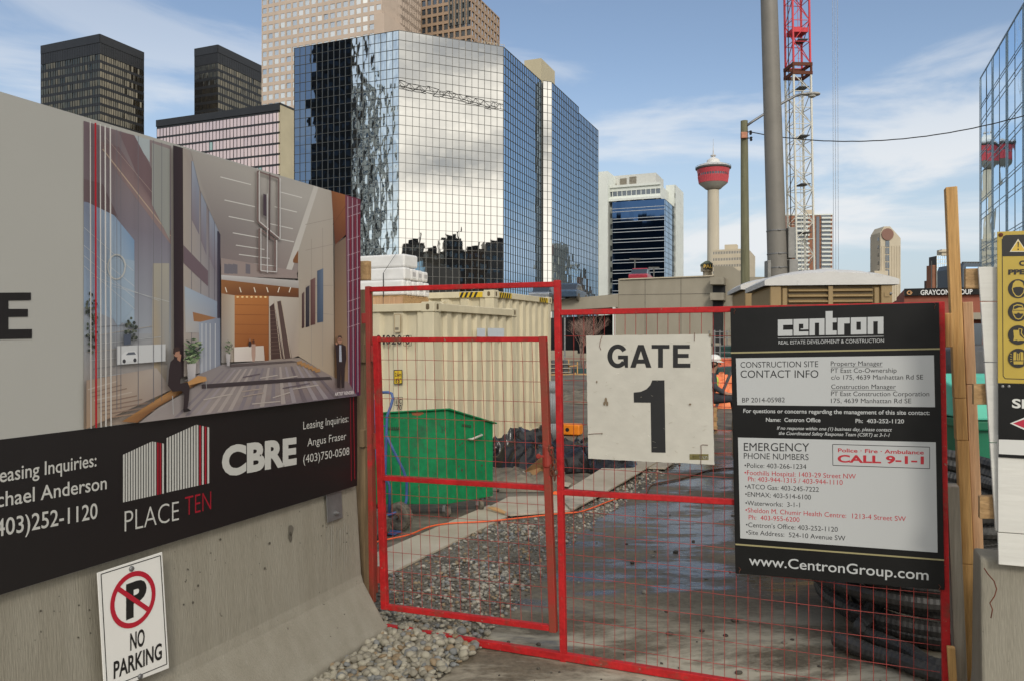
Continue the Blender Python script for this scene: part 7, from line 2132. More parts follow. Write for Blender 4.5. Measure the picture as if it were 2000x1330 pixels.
def crumple(name, label, cat, c, rx, ry, h, m, seed, nx=70, ny=46, ridge=1.0, spikes=()):
    b = MB(); vs = []
    for j in range(ny + 1):
        for i in range(nx + 1):
            u = -1 + 2 * i / nx; v = -1 + 2 * j / ny
            rr = math.sqrt(u * u + v * v * 1.0)
            env = max(0.0, 1 - rr ** 2.2) ** 0.6
            s1 = 1 - abs(noise.noise(Vector((u * 2.4, v * 2.0, seed)))) * 2
            s2 = 1 - abs(noise.noise(Vector((u * 5.5 + 3, v * 4.2, seed + 4)))) * 2
            s3 = noise.noise(Vector((u * 12, v * 9, seed + 8)))
            if 'plastic' in name:                    # sheeting: sharp creases and hollow folds
                wx = u * 2.0 + 0.6 * noise.noise(Vector((u * 2, v * 2, seed + 30))); wy = v * 1.7 + 0.6 * noise.noise(Vector((u * 2, v * 2, seed + 40)))
                k1 = max(0.0, 1 - abs(noise.noise(Vector((wx, wy, seed)))) * 2.2) ** 1.4
                k2 = max(0.0, 1 - abs(noise.noise(Vector((wx * 2.3 + 3, wy * 1.6, seed + 4)))) * 2.2) ** 1.4
                k3 = max(0.0, 1 - abs(noise.noise(Vector((wx * 5 + 3, wy * 4, seed + 7)))) * 2.6) ** 2
                z = h * env * (0.38 + 0.42 * k1 + 0.22 * k2 + 0.06 * k3 + 0.2 * noise.noise(Vector((u * 1.5, v * 1.5, seed + 50))))
            else:
                z = h * env * (0.55 + ridge * (0.34 * s1 + 0.2 * s2 + 0.05 * s3))
            for (su, sv, sr, sh) in spikes:
                d = math.hypot((u - su), (v - sv) * 0.8) / sr
                if d < 1: z += sh * (1 - d) ** 1.2
            du = 0.10 * noise.noise(Vector((u * 3, v * 3, seed + 12))); dv = 0.10 * noise.noise(Vector((u * 3, v * 3, seed + 16)))
            k = 0.86 + 0.22 * noise.noise(Vector((math.atan2(v, u + 1e-6) * 1.3, 0.3, seed + 20)))
            if rr > 1: u, v = u / rr, v / rr
            vs.append(c + Vector(((u + du) * rx * k, (v + dv) * ry * k, max(z, 0.003) - 0.004 * (rr > 0.98))))
    fs = [(j * (nx + 1) + i, j * (nx + 1) + i + 1, (j + 1) * (nx + 1) + i + 1, (j + 1) * (nx + 1) + i) for j in range(ny) for i in range(nx)]
    b.add(vs, fs)
    t = thing(name, label, cat, c)
    o = b.build('sheet' if 'plastic' in name or 'tarp' in name else 'heap', m, t, smooth=True); smooth_by_angle(o, 32)
    return t
def heaps():
    crumple('black_plastic_sheeting', 'crumpled heap of shiny black plastic sheeting beside the green dumpster', 'plastic sheeting', Vector((0.34, 10.5, 0)), 1.05, 0.95, 0.46, M['poly'], 1.0, nx=110, ny=80, spikes=((-0.42, 0.2, 0.15, 0.20), (0.12, 0.25, 0.17, 0.27)))
    crumple('black_plastic_sheeting', 'long crumpled run of black plastic sheeting to the right of the tall gate post', 'plastic sheeting', Vector((1.18, 10.75, 0)), 0.75, 1.15, 0.33, M['poly'], 5.0, nx=90, ny=110, spikes=())
    crumple('mud_mound', 'low mound of dark mud and rubble between the dumpster and the boardwalk', 'mud mound', Vector((0.05, 9.15, 0)), 0.85, 0.62, 0.17, MUD, 9.0, ridge=1.0)
    crumple('mud_mound', 'brown mound of dug earth below the timber shoring wall', 'mud mound', Vector((2.0, 22.0, 0)), 1.9, 1.4, 0.36, MUD, 13.0, ridge=0.7)
    crumple('mud_mound', 'dark muddy spoil heap just right of the orange barrier base', 'mud mound', Vector((1.85, 12.6, 0)), 0.55, 0.6, 0.30, MUD, 17.0, ridge=0.8)
    crumple('orange_tarp', 'bright orange tarp bundled on the ground behind the seated worker', 'tarp', Vector((5.35, 19.8, 0)), 0.9, 0.7, 0.95, M['cloth_orange'], 21.0, ridge=0.7)
    # sheets, rubble and scraps beside the boardwalk
    def sheet(name, label, pts, m, cat, th=0.004, lift=0.0, grp=None):
        P_ = [gnd(x, y, h) for x, y, h in pts]
        t = thing(name, label, cat, Vector((P_[0].x, P_[0].y, 0)), grp)
        b = MB(); c = sum(P_, Vector()) / len(P_) + UP * 0.02
        n = len(P_)
        b.add(P_ + [c] + [p - UP * th for p in P_] + [c - UP * th], [(i, (i + 1) % n, n) for i in range(n)] + [((i + 1) % n + n + 1, i + n + 1, 2 * n + 1) for i in range(n)] + [(i, i + n + 1, (i + 1) % n + n + 1, (i + 1) % n) for i in range(n)])
        b.build('sheet', m, t)
    sheet('cardboard_sheet', 'torn orange-brown cardboard sheet leaning on the mud beside the boardwalk', ((1022, 921, 0.10), (1056, 893, 0.34), (1078, 897, 0.34), (1082, 930, 0.08), (1040, 935, 0.06)), M['cardboard'], 'cardboard')
    sheet('wood_scrap', 'thin orange wood strip lying by the corner of the near plywood sheet', ((952, 990, 0.05), (960, 988, 0.05), (990, 999, 0.045), (985, 1001, 0.045)), M['cardboard'], 'wood scrap', 0.012)
    for i, (x, y) in enumerate(((1046, 938), (1092, 940), (1104, 945), (1010, 944), (1085, 962), (1062, 950))):
        m = (M['white_wrap'], M['white_wrap'], M['plywood'], M['white_wrap'], M['orange'], M['plywood'])[i]
        lab = ('white scrap of paper at the foot of the cardboard', 'white crumpled scrap just right of the lock stile', 'small splinter of plywood right of the tall gate post', 'white scrap of plastic left of the cardboard sheet', 'orange scrap of plastic between the lock stile and the tall post', 'broken plywood chip on the mud under the cardboard')[i]
        s = (9, 10, 12, 7, 8, 9)[i]
        sheet('scrap', lab, ((x - s, y + 2, 0.05), (x - s * .3, y - s * .45, 0.08), (x + s, y - 2, 0.06), (x + s * .5, y + s * .4, 0.05)), m, 'scrap', 0.003, grp='scraps of litter on the mud')
    T = stone_templates(6); rb = MB()
    for i in range(700):
        x = rnd.gauss(0.55, 0.75); y = rnd.gauss(9.9, 1.1)
        lim = 0.30 + (y - 7.93) * 0.56
        if x > lim - 0.72 or x < -1.0 or y < 8.0 or y > 13: continue
        r = rnd.choice([0.012, 0.018, 0.025, 0.035, 0.05]) * rnd.uniform(0.7, 1.2); V, Fc = rnd.choice(T)
        rot = Matrix.Rotation(rnd.uniform(0, 6.28), 3, 'Z') @ Matrix.Rotation(rnd.uniform(-.5, .5), 3, 'X')
        col = rnd.choice([(0.05, 0.042, 0.033), (0.08, 0.068, 0.052), (0.12, 0.10, 0.075), (0.20, 0.18, 0.14), (0.30, 0.27, 0.22)])
        if rnd.random() < 0.03: col = (0.55, 0.53, 0.48)
        if rnd.random() < 0.025: col = (0.45, 0.20, 0.08)
        z = 0.10 * max(0.0, 1 - math.hypot((x - 0.05) / 0.85, (y - 9.15) / 0.62)) + r * 0.2
        rb.add([Vector((x, y, z)) + rot @ (v * r) for v in V], Fc, (*col, 1))
    tag(rb.build('rubble', mat('rubble', (0.95, 0.95, 0.95), rough=0.9, var=0.15, scale=30, attr=True), smooth=True), 'dark rubble and scraps strewn on the mud around the black plastic sheeting', 'rubble', kind='stuff')
    T = stone_templates(3)
    for i, (x, y, r) in enumerate(((1092, 930, 0.10), (1053, 937, 0.05), (1106, 846, 0.07))):
        lab = ('round grey rock just right of the tall gate post', 'small grey rock on the mud by the cardboard', 'brown rock beside the orange barrier base')[i]
        p = gnd(x, y, 0); p.z = r * 0.5
        V, Fc = T[i]
        b = MB(); b.add([p + v * r for v in V], Fc)
        o = b.build('rock', mat('rock', (0.20, 0.18, 0.145), rough=0.9, var=0.2, scale=8, bump=0.4, bscale=30), smooth=True, base=p); tag(o, lab, 'rock')
heaps()

def middle_ground():
    # grey curved metal sheet and the orange barrier base
    c = Vector((0.66, 13.0, 0))
    t = thing('grey_metal_trough', 'curved grey metal trough stood on end at the corner of the farther container', 'trough', c)
    b = MB(); n = 14
    for k in range(n):
        a0 = R(200) + R(170) * k / n; a1 = R(200) + R(170) * (k + 1) / n
        q = lambda a, z, r: c + Vector((math.cos(a) * r, math.sin(a) * r * 0.7, z))
        z0, z1 = 0.02, 1.0
        for (ra, rb) in ((0.16, 0.15),):
            b.quad(q(a0, z0, 0.12), q(a1, z0, 0.12), q(a1, 0.3, 0.165), q(a0, 0.3, 0.165)); b.quad(q(a0, 0.3, 0.165), q(a1, 0.3, 0.165), q(a1, 0.8, 0.16), q(a0, 0.8, 0.16)); b.quad(q(a0, 0.8, 0.16), q(a1, 0.8, 0.16), q(a1, z1, 0.11), q(a0, z1, 0.11))
    o = b.build('shell', mat('zinc', (0.25, 0.26, 0.27), rough=0.55, var=0.12, scale=5), t, smooth=True)
    s = o.modifiers.new('solid', 'SOLIDIFY'); s.thickness = 0.01
    c = gnd(1110, 848, 0); 
    t = thing('orange_barrier_base', 'bright orange plastic barrier base with a round hole, lying beyond the black sheeting', 'barrier base', c)
    b = MB(); b.box(c + UP * 0.10, RT * 0.24, A * 0.12, UP * 0.095); b.build('body', M['orange_bright'], t, bevel=0.025)
    b = MB(); b.lathe(c + UP * 0.10 - A * 0.121 + RT * 0.02, [(0.035, 0), (0.035, 0.003)], 16, axis=-A); b.build('socket_hole', M['dark'], t)
    # timber shoring, rails and stacks across the dig
    y = 38.0
    Q = Pl(corner(1130, y), Vector((1, 0.03, 0)))
    t = thing('timber_shoring_wall', 'low yellow timber shoring wall across the dig, seen between the red post and the GATE 1 board', 'retaining wall', Q.hit(1130, 750))
    for (y0, y1) in ((730, 738.5), (739, 747)):
        b = MB(); b.prism([Q.hit(1060, y0), Q.hit(1185, y0 - 1), Q.hit(1185, y1 - 1), Q.hit(1060, y1)], Vector((0, 0.1, 0))); b.build('board', M['wood_h'], t)
    for x in (1070, 1096, 1122, 1148, 1174):
        b = MB(); b.prism([Q.hit(x, 727, 0.02), Q.hit(x + 2.4, 727, 0.02), Q.hit(x + 2.4, 750, 0.02), Q.hit(x, 750, 0.02)], Vector((0, -0.08, 0))); b.build('post', M['wood_yellow'], t)
    Q2 = Pl(corner(1130, y + 2), Vector((1, 0.03, 0)))
    b = MB(); b.prism([Q2.hit(1117, 719), Q2.hit(1185, 719), Q2.hit(1185, 730), Q2.hit(1117, 730)], Vector((0, 0.1, 0)))
    t = thing('dark_green_panel', 'dark green hoarding panel standing behind the timber shoring wall', 'panel', Q2.hit(1150, 730)); b.build('panel', mat('teal_dark', (0.015, 0.055, 0.055), rough=0.6), t)
    b = MB(); b.prism([Q2.hit(1108, 702, 0.2), Q2.hit(1111, 702, 0.2), Q2.hit(1111, 733, 0.2), Q2.hit(1108, 733, 0.2)], Vector((0, 0.08, 0))); b.prism([Q2.hit(1090, 716, 0.2), Q2.hit(1128, 712, 0.2), Q2.hit(1128, 714, 0.2), Q2.hit(1090, 718, 0.2)], Vector((0, 0.06, 0))); b.prism([Q2.hit(1126, 706, 0.2), Q2.hit(1128, 706, 0.2), Q2.hit(1128, 733, 0.2), Q2.hit(1126, 733, 0.2)], Vector((0, 0.06, 0)))
    t = thing('timber_guard_rail', 'yellow timber guard rail standing above the shoring wall', 'guard rail', Q2.hit(1110, 733)); b.build('rail', M['wood_yellow'], t)
    t = thing('formwork_stack', 'dark stack of steel formwork frames just left of the tall red post', 'formwork', Q2.hit(1085, 738))
    for k in range(4):
        b = MB(); y0 = 703 + k * 8
        for j in range(4): b.prism([Q2.hit(1066 + j * 11, y0, 0.4), Q2.hit(1075 + j * 11, y0, 0.4), Q2.hit(1075 + j * 11, y0 + 6.4, 0.4), Q2.hit(1066 + j * 11, y0 + 6.4, 0.4)], Vector((0, 0.5, 0)))
        b.build('frame', M['rust'] if k == 3 else M['grey_dark'], t)
        b = MB(); b.prism([Q2.hit(1060, y0 + 6.4, 0.5), Q2.hit(1112, y0 + 6.2, 0.5), Q2.hit(1112, y0 + 7.8, 0.5), Q2.hit(1060, y0 + 8, 0.5)], Vector((0, 0.6, 0))); b.build('bearer', W_CONC, t)
    b = MB(); b.prism([Q2.hit(1068, 690, -12), Q2.hit(1180, 690, -12), Q2.hit(1180, 702, -12), Q2.hit(1068, 702, -12)], Vector((0, 0.4, 0)))
    t = thing('concrete_kerb_wall', 'low grey concrete wall in front of the dark garage opening', 'wall', Q2.hit(1120, 702, -12)); b.build('wall', W_CONC, t)
    b = MB(); q = at(1103, 700, 46); q.z = 0; b.bar(q, at(1103, 621, 46), 0.09, 0.09)
    t = thing('thin_sign_post', 'thin grey post standing in front of the dark garage opening', 'post', q); b.build('post', M['galv'], t)
    # scaffold tower, snow fence
    y = 42.0; X = lambda px, py: at(px, py, y)
    base = X(1413, 730); base.z = 0
    t = thing('scaffold_tower', 'galvanized scaffold tower between the GATE 1 board and the contact board', 'scaffold', base)
    b = MB()
    for px in (1396, 1406, 1432, 1444):
        for dy in (0, 1.2): q = X(px, 645) + Vector((0, dy, 0)); b.bar(Vector((q.x, q.y, 0)), q, 0.05, 0.05)
    for py in (648, 660, 675, 688, 698, 712): b.bar(X(1394, py), X(1446, py), 0.04, 0.04)
    b.build('tube_frame', M['galv'], t)
    b = MB(); b.prism([X(1394, 670), X(1408, 670), X(1408, 676), X(1394, 676)], Vector((0, 1.0, 0))); b.build('platform', W_CONC, t)
    b = MB(); b.prism([X(1408, 674) + Vector((0, 0.3, 0)), X(1446, 674) + Vector((0, 0.3, 0)), X(1446, 697) + Vector((0, 0.3, 0)), X(1408, 697) + Vector((0, 0.3, 0))], Vector((0, 0.08, 0))); b.build('screen', mat('green_net', (0.02, 0.06, 0.055), rough=0.8), t)
    y2 = 34.0
    t = thing('orange_snow_fence', 'orange plastic snow fence with wire rails behind the seated worker', 'fence', at(1420, 735, y2))
    b = MB()
    for py in [700 + i * 2.6 for i in range(9)]: b.bar(at(1396, py + 1.0, y2), at(1460, py, y2), 0.02, 0.036, side=Vector((0, 1, 0)))
    for px in [1396 + i * 2.6 for i in range(25)]: b.bar(at(px, 699, y2 + 0.01), at(px, 724, y2 + 0.01), 0.02, 0.02)
    b.build('mesh', mat('fence_orange', (0.75, 0.15, 0.06), rough=0.6), t)
    for px in (1402, 1432, 1458):
        b = MB(); q = at(px, 698, y2 - 0.06); b.bar(Vector((q.x, q.y, 0)), q, 0.045, 0.045); b.build('post', M['galv'], t)
    y3 = 30.0
    b = MB(); c = at(1425, 727, y3); b.prism([at(1402, 718, y3), at(1450, 714, y3), at(1450, 740, y3), at(1402, 740, y3)], Vector((0, 0.6, 0)))
    t = thing('dark_teal_crate', 'dark teal covered crate in front of the orange snow fence', 'crate', Vector((c.x, y3, 0))); o = b.build('crate', mat('teal_crate', (0.02, 0.055, 0.05), rough=0.7), t, bevel=0.03)
    b = MB(); q = at(1396, 752, 17.6); w = at(1432, 716, 17.6); b.bar(Vector((q.x, q.y, 0.1)), w, 0.07, 0.05)
    t = thing('grey_strut', 'slanting grey strut rising to the right behind the seated worker', 'strut', Vector((q.x, q.y, 0))); b.build('strut', M['grey_dark'], t)
middle_ground()

# ------------------------------------------------------------------ the seated worker
def skin_mesh(name, joints, edges, m, parent, root=0, sub=2):
    me = bpy.data.meshes.new(name)
    off = BASE[parent.name] if parent else Vector()
    me.from_pydata([tuple(Vector(j[0]) - off) for j in joints], edges, [])
    o = bpy.data.objects.new(name, me); COL.objects.link(o)
    if parent: o.parent = parent
    BASE[o.name] = off
    s = o.modifiers.new('skin', 'SKIN'); s.use_smooth_shade = True
    for i, v in enumerate(me.skin_vertices[0].data):
        r = joints[i][1]; v.radius = r if isinstance(r, tuple) else (r, r); v.use_root = (i == root)
    u = o.modifiers.new('sub', 'SUBSURF'); u.levels = sub; u.render_levels = sub
    dg = bpy.context.evaluated_depsgraph_get(); bpy.context.view_layer.update()
    nm = bpy.data.meshes.new_from_object(o.evaluated_get(dg))
    o.modifiers.clear(); o.data = nm; nm.name = name
    nm.materials.clear(); nm.materials.append(m)
    return o
def worker():
    o = Vector((3.72, 14.75, 0))
    t = thing('person', 'seated person in a white hard hat and hi-vis vest, mostly behind the GATE 1 board', 'person', o)
    fx = Vector((0.98, -0.18, 0)).normalized(); fy = Vector((-fx.y, fx.x, 0))
    P = lambda x, y, z: o + fx * x + fy * y + UP * z
    skin = mat('skin', (0.36, 0.20, 0.135), rough=0.55, var=0.06, scale=12)
    J = [(P(0, 0, .56), .13), (P(.02, 0, .74), .125), (P(.05, 0, .93), .14), (P(.07, 0, 1.05), .075), (P(.09, 0, 1.11), .055), (P(.12, 0, 1.20), .078), (P(.12, 0, 1.30), .088)]
    E = [(0, 1), (1, 2), (2, 3), (3, 4), (4, 5), (5, 6)]
    for s in (-1, 1):
        i = len(J)
        J += [(P(.06, s * .10, .58), .085), (P(.45, s * .13, .58), .062), (P(.50, s * .13, .34), .052), (P(.50, s * .13, .10), .040), (P(.53, s * .13, .045), .038), (P(.68, s * .14, .035), .030)]
        E += [(0, i), (i, i + 1), (i + 1, i + 2), (i + 2, i + 3), (i + 3, i + 4), (i + 4, i + 5)]
        i = len(J)
        J += [(P(.05, s * .17, 1.01), .058), (P(.10, s * .235, .80), .045), (P(.30, s * .17, .685), .031), (P(.36, s * .15, .672), (.034, .016)), (P(.40, s * .145, .668), (.036, .014))]
        E += [(2, i), (i, i + 1), (i + 1, i + 2), (i + 2, i + 3), (i + 3, i + 4)]
        pal = i + 4
        for q, (dy, l) in enumerate(((-.030, .070), (-.010, .080), (.011, .075), (.030, .060))):
            k = len(J)
            J += [(P(.43, s * .145 + dy, .668), .0095), (P(.43 + l * .5, s * .145 + dy * 1.15, .660), .0088), (P(.43 + l, s * .145 + dy * 1.2, .640), .0075)]
            E += [(pal, k), (k, k + 1), (k + 1, k + 2)]
        k = len(J); J += [(P(.385, s * .145 - s * .040, .664), .0105), (P(.415, s * .145 - s * .060, .650), .0085)]; E += [(i + 3, k), (k, k + 1)]
    body = skin_mesh('body', J, E, skin, t)
    # face
    for s in (-1, 1):
        b = MB(); b.lathe(P(.195, s * .032, 1.262), [(0.002, -0.004), (0.011, 0.0), (0.006, 0.006), (0.001, 0.008)], 10, axis=fx); b.build('eye', M['dark'], t, smooth=True)
        b = MB(); b.lathe(P(.115, s * .088, 1.235), [(0.010, -0.01), (0.028, 0.0), (0.024, 0.012), (0.004, 0.014)], 10, axis=(fy * s)); b.build('ear', skin, t, smooth=True)
    b = MB(); b.tube([P(.200, 0, 1.268), P(.216, 0, 1.245), P(.228, 0, 1.226), P(.204, 0, 1.218)], [0.007, 0.010, 0.015, 0.009], 8); b.build('nose', skin, t, smooth=True)
    b = MB(); b.tube([P(.196, -.024, 1.186), P(.203, 0, 1.188), P(.196, .024, 1.186)], 0.006, 6); b.build('mouth', mat('lip', (0.28, 0.11, 0.09), rough=0.6), t, smooth=True)
    b = MB(); b.lathe(P(.085, 0, 1.19), [(0.06, -0.03), (0.098, 0.02), (0.100, 0.07), (0.08, 0.10)], 18); b.build('hair', mat('hair', (0.03, 0.022, 0.016), rough=0.8), t, smooth=True)
    # clothes
    tr = mat('trousers', (0.03, 0.034, 0.042), rough=0.8, var=0.25, scale=14, bump=0.3, bscale=18)
    J = [(P(0, 0, .55), .155), (P(.01, 0, .72), .14)]; E = [(0, 1)]
    for s in (-1, 1):
        i = len(J); J += [(P(.08, s * .10, .585), .105), (P(.46, s * .13, .59), .082), (P(.515, s * .13, .34), .072), (P(.51, s * .13, .11), .060)]
        E += [(0, i), (i, i + 1), (i + 1, i + 2), (i + 2, i + 3)]
    skin_mesh('trousers', J, E, tr, t)
    ja = mat('jacket', (0.05, 0.055, 0.065), rough=0.85, var=0.2, scale=10, bump=0.3, bscale=20)
    J = [(P(.01, 0, .66), .15), (P(.03, 0, .80), .15), (P(.05, 0, .95), .155), (P(.07, 0, 1.06), .075)]; E = [(0, 1), (1, 2), (2, 3)]
    for s in (-1, 1):
        i = len(J); J += [(P(.05, s * .175, 1.01), .072), (P(.10, s * .240, .80), .060), (P(.28, s * .18, .695), .045)]; E += [(2, i), (i, i + 1), (i + 1, i + 2)]
    skin_mesh('jacket', J, E, ja, t)
    vm = mat('hi_vis', (0.55, 0.72, 0.12), rough=0.6, var=0.08, scale=6)
    J = [(P(.012, 0, .68), .162), (P(.03, 0, .82), .165), (P(.05, 0, .96), .168), (P(.06, 0, 1.03), .12)]
    ve = skin_mesh('vest', J, [(0, 1), (1, 2), (2, 3)], vm, t)
    b = MB(); b.lathe(P(.022, 0, .78), [(0.172, -0.022), (0.176, 0), (0.172, 0.022)], 24); b.build('reflective_band', mat('silver_band', (0.6, 0.6, 0.58), rough=0.35), ve, smooth=True)
    hm = mat('hat_white', (0.78, 0.77, 0.73), rough=0.35, var=0.03)
    b = MB(); b.lathe(P(.115, 0, 1.275), [(0.128, 0), (0.126, 0.03), (0.117, 0.07), (0.095, 0.105), (0.06, 0.127), (0.02, 0.136)], 26)
    hat = b.build('hard_hat', hm, t, smooth=True)
    b = MB(); n = 14; top = []; 
    for k in range(n + 1):
        a = R(-75) + R(150) * k / n
        top.append((P(.115 + math.cos(a) * .122, math.sin(a) * .122, 1.280), P(.115 + math.cos(a) * (.122 + .06 * max(0.15, math.cos(a))), math.sin(a) * .135, 1.270)))
    for k in range(n):
        b.quad(top[k][0], top[k][1], top[k + 1][1], top[k + 1][0]); b.quad(top[k][0] - UP * .006, top[k + 1][0] - UP * .006, top[k + 1][1] - UP * .006, top[k][1] - UP * .006); b.quad(top[k][1], top[k][1] - UP * .006, top[k + 1][1] - UP * .006, top[k + 1][1])
    b.build('brim', hm, hat, smooth=True)
    b = MB(); c = P(.115, 0, 1.31)
    for k in range(8):
        a0 = R(-40) + R(80) * k / 8; a1 = R(-40) + R(80) * (k + 1) / 8
        q = lambda a, z: P(.115 + math.cos(a) * .1275, math.sin(a) * .1275, z)
        b.quad(q(a0, 1.292), q(a1, 1.292), q(a1, 1.318), q(a0, 1.318))
    b.build('hat_band', M['orange_bright'] if False else mat('hat_yellow', (0.75, 0.6, 0.05), rough=0.5), hat)
    for s in (-1, 1):
        b = MB(); b.prism([P(.44, s * .13 - .05, .0), P(.74, s * .14 - .05, .0), P(.755, s * .14 - .05, .05), P(.66, s * .14 - .05, .10), P(.58, s * .13 - .05, .13), P(.56, s * .13 - .05, .24), P(.455, s * .13 - .05, .24), P(.445, s * .13 - .05, .1)], fy * 0.10); b.build('boot', mat('boot_tan', (0.16, 0.11, 0.06), rough=0.8), t, bevel=0.02, seg=3)
    c = P(-0.06, 0, 0)
    tt = thing('wooden_crate', 'brown wooden crate the worker sits on behind the edge of the GATE 1 board', 'crate', c)
    b = MB(); b.box(c + UP * 0.215, fx * 0.20, fy * 0.20, UP * 0.205); b.build('box', M['cardboard'], tt)
    b = MB()
    for z in (0.05, 0.21, 0.385):
        for nn, uu in ((fy, fx), (-fy, fx), (fx, fy), (-fx, fy)): b.box(c + nn * 0.208 + UP * z, uu * 0.215, nn * 0.007, UP * 0.035)
    b.build('slat', M['wood_h'], tt)
worker()

# ------------------------------------------------------------------ bare tree
def bare_tree(label, base, H, seed, m, spread=0.8):
    t = thing('bare_tree', label, 'tree', base, 'bare winter trees')
    r_ = random.Random(seed); tr = MB(); cr = MB()
    def grow(p, d, l, r, lev):
        b = tr if lev < 2 else cr
        q = p + d * l
        mid = p.lerp(q, 0.5) + Vector((r_.gauss(0, l * .06), r_.gauss(0, l * .06), 0))
        b.tube([p, mid, q], [r, r * .85, r * .68], 4 if lev > 2 else 6, cap=False)
        if lev >= 7: return
        n = 3 if lev < 4 else 2
        for i in range(n):
            a = r_.uniform(0, 6.28); s = r_.uniform(0.35, spread)
            nd = (d + Vector((math.cos(a) * s, math.sin(a) * s, r_.uniform(-0.05, 0.35)))).normalized()
            grow(q if i else mid.lerp(q, r_.uniform(0.4, 1)), nd, l * r_.uniform(.62, .84), r * .62, lev + 1)
    for k in range(3):
        a = k * 2.1
        grow(base + Vector((math.cos(a) * .1, math.sin(a) * .1, 0)), Vector((math.cos(a) * .25, math.sin(a) * .25, 1)).normalized(), H * .24, H * .014, 0)
    tr.build('trunk', m, t); cr.build('crown', m, t)
bm_ = mat('twig', (0.30, 0.20, 0.16), rough=0.9, var=0.2, scale=6)
q = at(1140, 700, 47); q.z = 0
bare_tree('bare bushy tree in front of the dark opening under the garage deck', q, 3.9, 4, bm_)

# ------------------------------------------------------------------ poles, street lamp, crane, cable
def tall_steel_pole():
    y = 14.0
    a = at(1519.5, 560, y); top = at(1502, 0, y)
    d = (top - a).normalized()
    base = a - d * (a.z / d.z); tip = base + d * 12.0
    t = thing('steel_pole', 'thick tall grey steel pole rising out of the frame behind the tan toilet', 'pole', base)
    b = MB(); n = 10; pts = [base.lerp(tip, i / n) for i in range(n + 1)]
    r0, r1 = 0.185, 0.125
    b.tube(pts, 0.2, 28, rf=lambda i: r0 + (r1 - r0) * i / n); o = b.build('shaft', M['steel_pole'], t, smooth=True); smooth_by_angle(o)
    for py in (452, 497, 524):
        k = (zt(py, y) - base.z) / (d.z * 12.0); c = base.lerp(tip, k); r = r0 + (r1 - r0) * k + 0.004
        b = MB(); b.lathe(c - d * 0.011, [(r, 0), (r + .004, .004), (r + .004, .018), (r, .022)], 28, axis=d); b.bar(c - Vector((0, r + .012, 0)) - Vector((.03, 0, 0)), c - Vector((0, r + .012, 0)) + Vector((.03, 0, 0)), .02, .02); b.build('band', M['galv'], t)
    for (xa, xb, ya, yb) in ((1536, 1549, 446, 506), (1538, 1555, 508, 540), (1496, 1503, 510, 545)):
        b = MB(); q0 = at(xa, ya, y); q1 = at(xb, yb, y); c = (q0 + q1) / 2
        b.box(c, Vector(((q1.x - q0.x) / 2, 0, 0)), Vector((0, 0.10, 0)), UP * (q0.z - q1.z) / 2); b.build('equipment_box', mat('box_grey', (0.24, 0.235, 0.22), rough=0.6), t, bevel=0.012)
tall_steel_pole()

